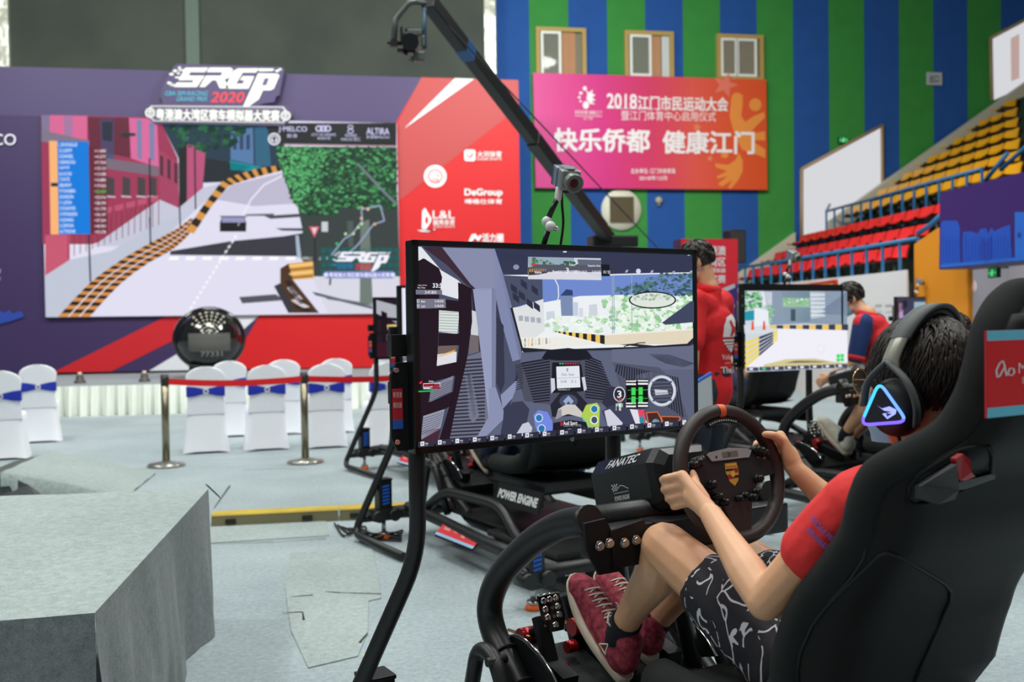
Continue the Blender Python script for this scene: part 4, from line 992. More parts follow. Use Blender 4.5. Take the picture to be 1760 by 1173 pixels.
# ------------------------------------------------------------------ belt posts
BRASS = mat('brushed_steel_post', (150, 142, 120), 0.28, 0.9); BELT = mat('red_belt_webbing', (226, 16, 24), 0.6)
pA, pB = on_floor(286, 802), on_floor(525, 796); pC = pB+(pB-pA)*1.05+V((0, .5, 0)); HT = 0.89
for i, (p, q, lb) in enumerate(((pA, pB, 'steel belt post left of the chairs with its red belt drawn to the next post'), (pB, pC, 'steel belt post in front of the chairs with red belt running to the right'), (pC, None, 'steel belt post hidden behind the screen stands at the end of the red belt'))):
    t = thing('belt_post', lb, 'barrier post', p, 0, 'belt barrier posts')
    MB().lathe([(0, 0), (.178, 0), (.183, .015), (.17, .03), (.05, .05), (.035, .06), (0, .06)], p, None, 32).build('post_base', mat('steel_base', (168, 168, 160), 0.25, .8), t, False)
    MB().cyl(p+V((0, 0, .05)), p+V((0, 0, HT)), 0.036, 20).build('post_tube', BRASS, t, False)
    MB().cyl(p+V((0, 0, HT-.1)), p+V((0, 0, HT+.01)), 0.037, 20).box(p+V((.03, -.02, HT-.055)), (.03, .03, .08)).build('belt_cassette', mat('dark_cassette', (46, 40, 36), 0.45), t, False)
    if q is not None:
        rows = []
        for k in range(21):
            u = k/20; c = lerp(p, q, u)+V((0, -.03, HT-.055-.03*math.sin(math.pi*u))); rows.append([c+V((0, 0, -.03)), c+V((0, 0, .03))])
        MB().grid(rows).build('belt', BELT, t, False)

# ------------------------------------------------------------------ camera crane
cB, cT = at(1050, 416, 11.8), at(741, 8, 8.0)
cr = thing('camera_crane', 'black camera crane arm reaching up across the hall with a camera under its tip', 'camera crane', V((cB.x, cB.y, 0)))
d = (cT-cB).normalized(); u = d.cross(V((0, 0, 1))).normalized(); wv = u.cross(d)
Mx = Matrix((u, d, wv)).transposed(); CRB = mat('black_crane_tube', (20, 21, 21), 0.5)
Lc = (cT-cB).length
MB().box(cB+d*(Lc*.26), (.13, Lc*.54, .138), Mx, bev=.01).box(cB+d*(Lc*.76), (.11, Lc*.5, .115), Mx, bev=.01).build('crane_arm', CRB, cr, False)
MB().tube([cB+d*.2+wv*.14, cT+wv*.11], 0.012, 8).build('control_rod', CRB, cr, False)
MB().tube([at(1150, 448, 11.2), at(770, 44, 8.05)], 0.007, 6).build('guy_wire', CRB, cr, False)
MB().box(cB+d*(Lc*.86)+V((0, 0, 0)), (.113, .15, .118), Mx).build('blue_decal', mat('crane_blue', (30, 84, 140), 0.5), cr, False)
MB().box(cB+V((0.02, 0, .0)), (.55, .3, .14), bev=.02).box(cB+V((0, 0, -.12)), (.2, .2, .2)).build('pan_head', CRB, cr, False)
MB().cyl((cB.x, cB.y, .35), cB-V((0, 0, .1)), .07).build('column', CRB, cr, False)
for k in range(3):
    MB().cyl((cB.x, cB.y, .9), (cB.x+.7*math.cos(k*2.1+.4), cB.y+.7*math.sin(k*2.1+.4), .02), .03, 10).build('leg', CRB, cr, False)
GM = mat('grey_head_metal', (92, 98, 96), 0.4, .5)
k_ = lambda x, y, dd=7.95: at(x, y, dd)
MB().tube(fillet([cT, k_(712, 3), k_(702, 6), k_(680, 33), k_(677, 72)], .03), .024, 10).build('head_bracket', GM, cr, False)
MB().tube([k_(730, 14), k_(729, 45), k_(730, 85)], .018, 8).build('head_strut', mat('blue_grey_strut', (44, 76, 100), 0.4), cr, False)
hc = k_(705, 72); toc = (CAM-hc).normalized()
hd = MB().box(hc, (.12, .17, .11), bev=.015).box(k_(677, 76), (.06, .06, .05)).box(k_(698, 88), (.14, .05, .03)).cyl(k_(666, 73), k_(690, 75), .016).box(k_(690, 60), (.02, .04, .12)).box(k_(704, 54), (.07, .05, .04)).cyl(k_(690, 88), k_(700, 94), .012).build('film_camera', BLACKPLASTIC, cr, False)
MB().cyl(hc+toc*.1, hc+toc*.2, .062, 20).cyl(hc+toc*.19, hc+toc*.22, .068, 20).build('lens', mat('lens_black', (22, 22, 28), 0.15), hd, False)
MB().box(k_(712, 57), (.12, .08, .05), bev=.01).box(k_(727, 72), (.03, .08, .09), bev=.01).box(k_(720, 98), (.09, .08, .08), bev=.015).cyl(k_(704, 100), k_(712, 104), .02).build('camera_rig', GM, hd, False)

# grey steps up to the stage behind the lone chair
sA, sB_ = on_floor(-30, 712), on_floor(112, 706); sA.y = STY0-1.02; sB_.y = sA.y
sw_ = thing('stage_steps', 'grey carpeted steps up to the stage behind the lone white chair', 'steps', (sA+sB_)/2)
mbs = MB()
for k in range(3): mbs.box(((sA.x+sB_.x)/2, sA.y+.14+k*.28, .075+k*.075), (sB_.x-sA.x-.04-k*.16, .28, .15+k*.15))
mbs.build('treads', mat('grey_step_felt', (112, 116, 112), .95), sw_, False)
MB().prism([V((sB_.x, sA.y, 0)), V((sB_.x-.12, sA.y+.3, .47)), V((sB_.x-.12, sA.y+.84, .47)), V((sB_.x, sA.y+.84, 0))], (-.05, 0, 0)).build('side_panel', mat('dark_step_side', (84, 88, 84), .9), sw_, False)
# ================================================================== racing rigs
FABRIC = mat('charcoal_seat_fabric', (33, 36, 35), 0.9, spec=.25, bump=(900, 0.35, 0.001))
SHELL = mat('black_seat_shell', (12, 12, 13), 0.6, spec=.25, bump=(500, 0.2, 0.0006))
PADD = mat('seat_inner_fabric', (28, 29, 31), 0.9)
LEATHER = mat('brown_black_wheel_leather', (48, 39, 36), 0.5, bump=(700, 0.25, 0.0006))
HUB = mat('carbon_hub_plate', (32, 32, 34), 0.4)
BETA = R(15); WZ = 1.018
WN = V((0, -math.cos(BETA), math.sin(BETA))); WU = V((0, math.sin(BETA), math.cos(BETA))); WR = V((1, 0, 0))
MW = Matrix((WR, WU, WN)).transposed()          # wheel plane: x right, y up, z towards the driver
wp = lambda x, y, z=0.0: V((0, 0, WZ))+MW @ V((x, y, z))
RIMR = 0.153
# seat outline: photo points of its left edge with their side offset -> rig coordinates
EDGE = [rigp(*q) for q in ((1760, 501, -.07), (1705, 507, -.125), (1672, 555, -.18), (1656, 620, -.203), (1637, 690, -.21), (1598, 748, -.225), (1534, 788, -.26), (1480, 818, -.282), (1458, 862, -.29), (1443, 920, -.29), (1404, 980, -.29), (1359, 1040, -.29), (1338, 1090, -.29), (1325, 1140, -.29), (1318, 1185, -.288))]

def seat_parts(rig):
    b = MB()
    inner = [p+V((.026, -.022, -.012 if p.z > 1.3 else 0)) for p in EDGE]
    front = [V((-.262, -.34, .60)), V((-.258, -.2, .575)), V((-.25, -.08, .572)), V((-.23, -.015, .565))]
    left = spline(inner+front, 6); n = len(left)
    rad = [0.036+(0.016 if p.z < .62 else 0) for p in left]
    right = [V((-p.x, p.y, p.z)) for p in left]
    top = [V((0, inner[0].y, inner[0].z+.004))]
    path = left[::-1]+top+right; rr = rad[::-1]+[.036]+rad
    b.tube(path, rr, 14)
    b.build('seat_bolster', FABRIC, rig)
    # shell behind
    L0 = [p for p in EDGE]
    dep = [.03, .03, .03, .03, .035, .045, .055, .06, .06, .06, .065, .08, .09, .09, .09]
    pts = spline([V((p.x, p.y, p.z)) for p in L0], 4); dd = []
    for i in range(len(L0)-1):
        for j in range(4): dd.append(lerp(dep[i], dep[i+1], j/4))
    dd.append(dep[-1])
    rows = []
    for p, d in list(zip(pts, dd)):
        w_ = -p.x-.012; fe = p.y-.05; row = []
        for u, k in ((-1, -.6), (-1.0, 0), (-.985, .3), (-.95, .6), (-.88, .85), (-.78, .97), (-.6, 1.0), (-.3, 1.03), (0, 1.05), (.3, 1.03), (.6, 1.0), (.78, .97), (.88, .85), (.95, .6), (.985, .3), (1.0, 0), (1, -.6)):
            row.append(V((u*w_, fe-d*k, p.z-(.012 if p.z > 1.4 else 0))))
        rows.append(row)
    last = rows[-1]
    for dz, df in ((.08, .05), (.14, .16)):
        rows.append([V((q.x*.95, q.y+df, q.z-dz)) for q in last])
    sh = MB(); sh.grid(rows); sh.poly([V((q.x, q.y, q.z)) for q in rows[0]])
    shell = sh.build('seat_shell', SHELL, rig)
    # inner pad and cushion
    pr = []
    for p, d in list(zip(pts, dd))[2:]:
        w_ = -p.x-.03
        pr.append([V((u*w_, lerp(p.y-.03, p.y-.055, 1-abs(u)**3), p.z-.01)) for u in (-1, -.8, -.5, -.2, 0, .2, .5, .8, 1)])
    MB().grid(pr).build('seat_pad', PADD, rig)
    cu = MB()
    cu.grid([[V((u*.24, f, z+(.02*abs(u)**2))) for u in (-1, -.6, -.2, .2, .6, 1)] for f, z in ((-.52, .56), (-.3, .545), (-.1, .55), (.0, .555), (.05, .54), (.07, .50), (.06, .45))]).build('seat_cushion', FABRIC, rig)
    MB().box((0, -.2, .47), (.44, .62, .07), bev=.02).box((-.2, -.2, .41), (.03, .5, .1)).box((.2, -.2, .41), (.03, .5, .1)).build('seat_mount', BLACKMETAL, rig)
    return shell

def build_rig(root):
    P = lambda mb, name, m_, par=None: mb.build(name, m_, par or root)
    # ---- base frame on the floor
    bf = MB(); t = .036
    for s in (-1, 1):
        bf.tube(fillet([(s*.40, .84, .19), (s*.42, .4, .19), (s*.46, -.3, .17), (s*.46, -1.0, .17)], .1), t, 12)
        bf.tube(fillet([(s*.40, .62, .2), (s*.38, .35, .36), (s*.34, -.25, .36), (s*.42, -.62, .19)], .12), .03, 12)
        bf.tube(fillet([(s*.3, .42, .33), (s*.3, .2, .2), (s*.3, -.2, .19)], .08), .03, 12)
    bf.tube([(-.62, .85, .17), (.62, .85, .17)], t, 12).tube([(-.66, -.99, .17), (.66, -.99, .17)], t, 12)
    bf.tube([(-.46, -.3, .18), (.46, -.3, .18)], .03, 12).box((0, .1, .24), (.7, 1.0, .02)).box((0, -.6, .22), (.86, .7, .03)).box((0, .45, .32), (.56, .36, .02), Matrix.Rotation(R(12), 3, 'X'))
    P(bf, 'base_frame', BLACKMETAL)
    for (x, f) in ((-.57, .85), (.57, .85), (-.60, -.99), (.60, -.99)):
        dz = .09 if f < 0 else 0.0
        a_ = P(MB().box((x, f, .29-dz), (.088, .085, .19), bev=.006).box((x, f, .385-dz), (.094, .09, .012), bev=.003), 'actuator', BLACKPLASTIC)
        P(MB().box((x, f, .16), (.17, .09, .075), bev=.01).cyl((x-.055, f-.07, .155), (x-.055, f+.07, .155), .036, 18).cyl((x+.055, f-.07, .155), (x+.055, f+.07, .155), .036, 18), 'actuator_clamp', BLACKMETAL, a_)
        st_ = MB()
        for k in range(6):
            z = .225+k*.022-dz*.6
            st_.prism([(x-.024, f-.0432, z), (x+.024, f-.0432, z+.006), (x+.024, f-.0432, z+.019), (x-.024, f-.0432, z+.013)], (0, -.0015, 0))
        P(st_, 'blue_stripes', BLUEPRINT, a_)
        P(MB().cyl((x, f, .04), (x, f, .13), .014, 12).lathe([(0, .045), (.03, .045), (.034, .035), (.03, .028), (0, .028)], (x, f, 0), None, 18), 'foot_stem', STEEL, a_)
        P(MB().lathe([(0, .03), (.03, .03), (.04, .012), (.042, 0), (0, 0)], (x, f, 0), None, 18), 'rubber_foot', ORANGE, a_)
    # ---- front hoops that carry the wheel deck
    prof = [(.16, .915), (.299, .876), (.453, .795), (.594, .687), (.655, .591), (.631, .515), (.538, .444), (.44, .36), (.30, .27), (.2, .22)]
    for s in (-1, 1):
        P(MB().tube(spline([(s*.3, f, z) for f, z in prof], 6), .037, 16), 'front_hoop', BLACKMETAL)
        g = MB()
        for k in (0, 1):
            c = V((s*.3, .575-k*.085, .474-k*.066)); g.torus(c, .039, .0035, V((0, -.8, -.6)).to_track_quat('Z', 'Y').to_matrix(), 24, 6)
        P(g, 'tube_clamp', RUBBER)
    for s in (-1, 1):
        P(MB().tube(fillet([(s*.37, .70, .20), (s*.37, .60, .50), (s*.37, .51, .50), (s*.37, .34, .22)], .07), .022, 12).cyl((s*.34, .50, .49), (s*.40, .50, .49), .012), 'side_hoop', BLACKMETAL)
    # ---- wheel deck
    dk = MB().box((0, .15, .86), (.62, .085, .08), bev=.008).box((0, .22, .895), (.30, .26, .012)).tube([(-.30, .20, .905), (.30, .20, .905)], .034, 14)
    P(dk, 'wheel_deck', BLACKMETAL)
    for s in (-1,):
        x = s*.315
        pl = MB().prism([(x-.05, .1, .925), (x+.01, .1, .93), (x+.055, .1, .85), (x+.05, .1, .80), (x-.01, .1, .80), (x-.045, .1, .86)], (0, -.008, 0))
        pl.prism([(x+s*-.07-.05, .1, .90), (x+s*-.07+.05, .1, .915), (x+s*-.07+.075, .1, .86), (x+s*-.07+.04, .1, .81), (x+s*-.07-.04, .1, .81)], (0, -.012, 0)); br = P(pl, 'deck_bracket', BLACKPLATE)
        bo = MB()
        for dx, z in ((-.012, .87), (.016, .873), (-.07*s-.01, .868), (-.07*s+.025, .87)): bo.cyl((x+dx, .094, z), (x+dx, .078, z), .0085, 12).cyl((x+dx, .089, z), (x+dx, .086, z), .012, 12)
        P(bo, 'bolt', STEEL, br)
    for s in (1,): P(MB().tube(fillet([(s*.16, .24, .86), (s*.17, .40, .62), (s*.26, .42, .34)], .1), .026, 12), 'deck_support', BLACKMETAL)
    # ---- wheel base motor housing, tilted up towards the driver
    c = V((0, .285, .955)); dirn = WN
    sec = [(-.075, .085), (.075, .085), (.105, .05), (.105, -.055), (.085, -.075), (-.085, -.075), (-.105, -.055), (-.105, .05)]
    hb = MB(); rows = []
    for k, sc in ((.15, .88), (.135, 1), (-.11, 1), (-.13, .93), (-.145, .72)): rows.append([c+WR*(x*sc)+WU*(y*sc)+WN*(-k) for x, y in sec])
    hb.grid(rows, smooth=False, closed=True); hb.poly(rows[0]).poly(rows[-1])
    whb = P(hb, 'wheel_base', BLACKPLASTIC)
    l1 = Art(lambda x, y, h: c+WR*(-.09-.7*h)+WU*(.0675+.7*h)+WN*x+WR*(-.707*y*.0-.0)+(WR*(-.651)+WU*(-.759))*y, .0006).up().text('FANATEC', -.075, -.014, .06, .012, (225, 225, 225), 0, .25, .05); l1.build('maker_lettering', PRINT, whb, True)
    l2 = Art(lambda x, y, h: c+WR*(-.105-h)+WN*x-WU*y, .0006).up()
    l2.text('POWER ENGINE', -.045, .018, .02, .03, (225, 225, 225), 0, .15, .06).line([(-.048, .004), (-.03, .002), (-.012, -.008), (0, -.006), (.022, .004)], .0022, (225, 225, 225)).line([(-.045, .01), (.02, .01)], .0015, (225, 225, 225))
    for i in range(5):
        for j in range(4):
            if (i+j) % 2 == 0: l2.rect(-.05+i*.0055, -.014+j*.0045, -.0445+i*.0055, -.0095+j*.0045, (225, 225, 225))
    l2.build('rig_logo', PRINT, whb, True)
    P(MB().cyl(c-WN*(-.12), wp(0, 0, -.02), .035, 20).lathe([(.05, -.075), (.055, -.06), (.055, -.045), (.045, -.035)], (0, 0, WZ), MW, 24), 'wheel_hub', BLACKMETAL)
    # ---- steering wheel
    sw = P(MB().torus((0, 0, WZ), RIMR, .0175, MW @ Matrix.Diagonal((1, 1, 1.05)), 72, 14), 'steering_wheel', LEATHER)
    hp = MB()
    plate = [(-.145, .018), (-.09, .03), (-.075, .055), (.075, .055), (.09, .03), (.145, .018), (.145, -.012), (.085, -.018), (.05, -.06), (.022, -.145), (-.022, -.145), (-.05, -.06), (-.085, -.018), (-.145, -.012)]
    hp.prism([wp(x, y, -.004) for x, y in plate], WN*.012); P(hp, 'wheel_plate', HUB, sw)
    P(MB().prism([wp(-.072, .05, .0085), wp(-.06, .056, .0085), wp(0, .062, .0085), wp(.06, .056, .0085), wp(.072, .05, .0085), wp(.06, .034, .0085), wp(-.06, .034, .0085)], WN*.004), 'display_bezel', mat('silver_grey_plastic', (150, 152, 152), 0.35), sw)
    A_ = lambda z0: Art(lambda x, y, h: wp(x, y, z0+h), .0005)
    A_(.0128).rect(-.025, .039, .025, .053, (100, 105, 92)).up().text('3', -.01, .051, .0, .041, (60, 65, 55)).oval(-.045, .043, .003, .003, (30, 30, 30)).build('display_window', PRINT, sw, True)
    cr = A_(.0086); sh = [(-.019, .026), (.019, .026), (.021, .004), (.014, -.018), (0, -.03), (-.014, -.018), (-.021, .004)]
    cr.poly(sh, (196, 150, 50)).up(); cr.poly([(.0, .012), (.019, .012), (.0195, .002), (.0, .002)], (150, 30, 24)).poly([(-.0195, -.002), (0, -.002), (0, -.012), (-.017, -.012)], (150, 30, 24)).poly([(0, -.005), (.018, -.005), (.016, -.011), (0, -.011)], (28, 24, 20)).poly([(-.0195, .012), (0, .012), (0, .007), (-.0195, .007)], (28, 24, 20)).up().poly([(-.007, .006), (.007, .006), (.007, -.004), (0, -.01), (-.007, -.004)], (214, 174, 70)).rect(-.016, .018, .016, .023, (214, 170, 60)).build('crest_badge', PRINT, sw, True)
    for x, y, r_ in ((-.105, .035, .013), (-.118, .03, .01), (-.095, .04, .01), (.10, .045, .012), (.088, .05, .01), (.112, .04, .01), (.075, -.02, .011), (.06, -.05, .009), (.045, -.062, .009), (.02, -.055, .008), (-.06, -.05, .009), (-.045, -.065, .009), (-.075, -.02, .011), (.0, -.06, .008)):
        P(MB().cyl(wp(x, y, .0), wp(x, y, .02), r_, 14).ell(wp(x, y, .02), (r_*.95,)*3, None, 12, 6), 'button', BLACKPLASTIC, sw)
    P(MB().torus((0, 0, WZ), RIMR, .0182, MW @ Matrix.Diagonal((1, 1, 1.05)), 4, 14, R(86), R(93)), 'centre_marker', ORANGE, sw)
    led = MB(); led.prism([wp(RIMR_*math.sin(R(q)), RIMR_*math.cos(R(q)), .0) for RIMR_, q in ((.137, -22), (.137, -11), (.137, 0), (.137, 11), (.137, 20), (.122, 20), (.122, 11), (.122, 0), (.122, -11), (.122, -22))], WN*.012); ls = P(led, 'shift_light_bar', BLACKPLASTIC, sw)
    dots = MB()
    for k in range(12): q = R(-20+k*3.4); dots.ell(wp(.129*math.sin(q), .129*math.cos(q), .0125), (.0026,)*3, None, 8, 5)
    P(dots, 'shift_light', mat('frosted_dot', (165, 168, 170), 0.3), ls)
    P(MB().box(wp(-.1, 0, -.03), (.07, .012, .05), MW, bev=.004).box(wp(.1, 0, -.03), (.07, .012, .05), MW, bev=.004), 'shift_paddle', BLACKPLASTIC, sw)
    # ---- pedals
    pd = MB().box((0, .50, .40), (.52, .30, .02), Matrix.Rotation(R(14), 3, 'X')).box((-.2, .53, .45), (.05, .26, .05), Matrix.Rotation(R(14), 3, 'X')).box((0.0, .53, .45), (.05, .26, .05), Matrix.Rotation(R(14), 3, 'X')).box((.16, .53, .45), (.05, .26, .05), Matrix.Rotation(R(14), 3, 'X'))
    pds = P(pd, 'pedal_set', BLACKPLATE)
    TI = Matrix.Rotation(R(-24), 3, 'X')
    for k, (x, f, z) in enumerate(((-.205, .475, .598), (-.03, .60, .60), (.15, .68, .56))):
        c_ = V((x, f, z)); q = lambda u, v_, w_=0.0: c_+TI @ V((u, -w_, v_))
        pp = P(MB().prism([q(-.034, .05), (q(.034, .05)), q(.036, -.015), q(.022, -.05), q(-.022, -.05), q(-.036, -.015)], TI @ V((0, .008, 0))), 'pedal_face', mat('polished_black_pedal', (18, 18, 22), 0.12, .3), pds)
        P(MB().tube([q(-.034, .05), q(.034, .05)], .003, 8), 'pedal_edge', CHROME, pp)
        hl = MB()
        for u, v_ in ((-.02, .035), (0, .036), (.02, .037), (-.02, .012), (.02, .014), (-.018, -.01), (.019, -.008), (.001, -.033)): hl.lathe([(.0095, .0), (.008, .002), (.0045, .0035), (0, .003)], q(u, v_), TI @ Matrix.Rotation(R(90), 3, 'X'), 16)
        P(hl, 'pedal_hole_ring', CHROME, pp)
        P(MB().cyl(q(0, .012), q(0, .012, .004), .005, 10).cyl(q(0, -.011), q(0, -.011, .004), .005, 10), 'pedal_screw', mat('bronze_screw', (140, 110, 70), 0.3, .8), pp)
        P(MB().box(c_+V((0, .035, -.10)), (.04, .03, .16), TI, bev=.004).cyl(c_+V((0, .05, -.05)), (x, .66, .47), .013, 12), 'pedal_arm', BLACKPLATE, pds)
        P(MB().cyl((x-.03, .60, .50), (x+.03, .60, .50), .026, 16), 'pedal_clamp', REDANOD, pds); P(MB().cyl((x-.075, .56, .46), (x-.045, .56, .46), .018, 12), 'adjuster_knob', REDANOD, pds); P(MB().cyl((x+.02, .48, .44), (x+.05, .48, .44), .012, 12), 'adjuster_knob', REDANOD, pds)
        P(MB().cyl((x-.02, .56, .51), (x-.02, .68, .50), .005, 8), 'pedal_rod', mat('brass_rod', (170, 120, 60), .3, .8), pds)
    for s in (-1, 1):
        arc = [rigp(px, py, -.265) for px, py in ((872, 1094), (888, 1093), (906, 1103), (928, 1126), (948, 1156), (966, 1195))]
        inn = [rigp(px, py, -.265) for px, py in ((940, 1195), (915, 1160), (893, 1130), (874, 1106))]
        fl_ = lambda p: V((p.x*-s, p.y, p.z))
        bl_ = P(MB().prism([fl_(p) for p in arc+inn], (.01*s, 0, 0)), 'pedal_side_plate', BLACKPLATE, pds)
        P(MB().tube([fl_(p) for p in spline(arc, 5)], .0035, 8), 'plate_edge', CHROME, bl_)
        bb = MB()
        for px, py in ((885, 1106), (925, 1141)): p_ = fl_(rigp(px, py, -.265)); bb.cyl(p_, p_+V((s*.008, 0, 0)), .009, 12)
        P(bb, 'red_bolt', REDANOD, bl_)
    shell = seat_parts(root)
    # ---- name plates under the seat and sponsor strip on the rail
    for s in (-1, 1):
        x = s*.34
        npl = P(MB().prism([(x, -.64, .37), (x, -.18, .37), (x-s*.04, -.18, .48), (x-s*.04, -.64, .48)], (s*.008, 0, 0)), 'seat_nameplate', BLACKPLATE)
        nz = V((s*.94, 0, .34))
        ar = Art(lambda u, v_, h: V((x+s*.0085-s*.04*v_, lerp(-.18, -.64, u) if s < 0 else lerp(-.64, -.18, u), .37+.11*v_))+nz*h, .0008).up()
        # lettering reads from outside
        vs, fs = glyphs('POWER ENGINE', .05)
        ar.mb.add([ar.P(.06+.88*a, .28+.44*b) for a, b in vs], fs, lin((206, 208, 206))); ar.build('nameplate_lettering', PRINT, npl, True)
        x2 = s*.52
        sp_ = P(MB().prism([(x2, -.24, .125), (x2, .22, .125), (x2-s*.07, .22, .19), (x2-s*.07, -.24, .19)], (0, 0, .012)), 'sponsor_strip', BLACKPLATE)
        S2 = Art(lambda u, v_, h: V((x2-s*.07*v_, lerp(.22, -.24, u) if s < 0 else lerp(-.24, .22, u), .1375+.065*v_+h)), .0008).up()
        S2.poly([(0, .18), (1, .18), (1, 1), (0, 1)], (214, 44, 48)).poly([(0, 0), (1, 0), (1, .18), (0, .18)], (150, 190, 225)).up()
        for tx, u0, u1, v0 in (('Studio', .1, .26, .5), ('GPD', .36, .46, .55), ('MEL', .58, .68, .4), ('ALTIRA', .76, .92, .5)):
            vs, fs = glyphs(tx); S2.mb.add([S2.P(u0+(u1-u0)*a, v0+.22*b) for a, b in vs], fs, lin((240, 225, 225)))
        S2.build('strip_print', PRINT, sp_, True)
    return shell

T_ = lambda lat, dep: RT0*lat+FC*dep
rig0 = thing('racing_rig', 'x', 'racing simulator', RIGO, RIGROT)
rig0_shell = build_rig(rig0)
FRt = frame(rig0)
# sign, harness openings and seams on the back of the seat, found on the shell itself
BV = bvh_of(rig0_shell)
def hit(px, py, off=0.002):
    v = ray(px, py).normalized(); loc, nor, i, d_ = BV.ray_cast(CAM, v)
    if loc is None: return None
    if nor.dot(v) > 0: nor = -nor
    return loc+nor*off
inv0 = FRt.inverted()
def hl(pts, off): return [inv0 @ h for h in (hit(x, y, off) for x, y in pts) if h is not None]
def on_back(x, y): return None
SF = -0.852
fs_ = FRt @ V((0, SF, 1.25))
_a, _b2 = (inv0 @ on_plane(x, y, fs_, RIGF) for x, y in ((1696, 569), (1700, 719)))
SL = min(_a.x, _b2.x)
def signf(u, v_, h): return V((lerp(SL, -SL, u), SF-h, lerp(_a.z, _b2.z, v_)))
sgn = MB().prism([signf(0, 0, 0), signf(.8, 0, 0), signf(.8, 1, 0), signf(0, 1, 0)], (0, .004, 0)).build('seat_sign', mat('sign_card', (200, 30, 40), .5), rig0)
a = Art(signf, .0006).up()
a.rect(0, 0, .8, .115, (112, 206, 232)).rect(0, .115, .8, .885, (232, 8, 24)).rect(0, .885, .8, 1, (112, 206, 232)).up()
a.text('MELCO', .145, .385, .34, .51, (240, 225, 225)).text('新濠天地', .16, .55, .36, .64, (240, 215, 215))
for pp in ([(.045, .54), (.04, .46), (.055, .38), (.07, .35), (.078, .40), (.088, .53)], [(.095, .49), (.105, .44), (.122, .45), (.125, .50), (.112, .53), (.098, .52), (.095, .49)], [(.045, .54), (.055, .53), (.08, .42)]): a.line(pp, .009, (240, 225, 225))
a.build('sign_print', PRINT, sgn, True)
cp = lambda pts: [(1300+x/2.84, 760+y/2.84) for x, y in pts]
gl = hl([(1752, 530), (1722, 548), (1703, 580), (1693, 620), (1686, 660), (1675, 695), (1655, 728), (1620, 762), (1580, 790), (1545, 810), (1520, 828), (1508, 850), (1500, 880), (1494, 920), (1484, 960), (1464, 992), (1430, 1030), (1396, 1075), (1376, 1120), (1368, 1173)], .001)
if len(gl) > 3: MB().tube(gl, .004, 8).build('shell_groove', mat('dark_seam_groove', (9, 9, 10), .6), rig0)
hx = hl(cp([(205, 1173), (198, 1060), (205, 985), (250, 905), (400, 745), (560, 590), (600, 552), (640, 540), (690, 556), (800, 620), (915, 690), (945, 728), (942, 780), (900, 880), (830, 1040), (770, 1173)]), .001)
SEAM = mat('dark_seam_groove', (9, 9, 10), .6)
MB().tube(hx, .0035, 8).build('back_seam', SEAM, rig0)
for mir in (1, -1):
    mv = lambda pts: [V((p.x*mir, p.y, p.z)) for p in pts]
    ho = mv(hl(cp([(738, 290), (748, 215), (800, 155), (960, 60), (1000, 40), (1060, 25), (1130, 20), (1148, 60), (1145, 175), (1050, 215), (900, 275), (820, 300), (770, 305)]), .0015))
    if len(ho) > 5:
        op = MB().poly(ho).build('harness_opening', mat('opening_dark', (11, 11, 14), .7), rig0)
        MB().tube(ho+[ho[0]], .004, 8).build('opening_rim', SHELL, op)
        i1 = mv(hl(cp([(765, 270), (770, 205), (945, 100), (950, 225), (930, 270), (850, 295)]), .004)); MB().prism(i1, (0, -.012, 0)).build('opening_insert', mat('moulded_insert', (40, 41, 44), .45), op)
        i2 = mv(hl(cp([(945, 230), (950, 195), (1140, 145), (1146, 172), (1000, 225)]), .003)); MB().prism(i2, (0, -.006, 0)).build('opening_lip', mat('moulded_insert2', (50, 52, 52), .5), op)
        i3 = mv(hl(cp([(955, 150), (948, 80), (985, 58), (1010, 75), (1015, 130), (1032, 152), (985, 172), (958, 172)]), .006)); MB().prism(i3, (0, -.01, 0)).build('harness_guide', mat('red_guide_plastic', (170, 30, 34), .45), op)
index_kids(rig0)
rig_list = [(rig0, (0, 0), 'racing rig nearest the camera, with the headphone wearer in its seat'),
 (None, (-.433, 3.52), 'racing rig directly behind the nearest screen, with a rider in blue jeans'),
 (None, (-1.0, 6.52), 'farthest racing rig of the left column, behind the belt barrier'),
 (None, (1.95, 4.1), 'racing rig right of the steering wheel whose rider wears white shoes'),
 (None, (1.72, 7.5), 'racing rig with black seat seen under the bright screen on the right'),
 (None, (5.28, 10.3), 'farthest racing rig on the right, mostly hidden by the headphone wearer')]
rigs = []
KIDS_RIG = dict(KIDS)
for i, (o, (la, de), lb) in enumerate(rig_list):
    if o is None: o = copy_tree(rig0)
    o.location = RIGO+T_(la, de); tag(o, 'black '+lb, 'racing simulator', 'racing rigs'); rigs.append(o)
    WM[o.name] = Matrix.Translation(o.location) @ Matrix.Rotation(RIGROT, 4, 'Z')

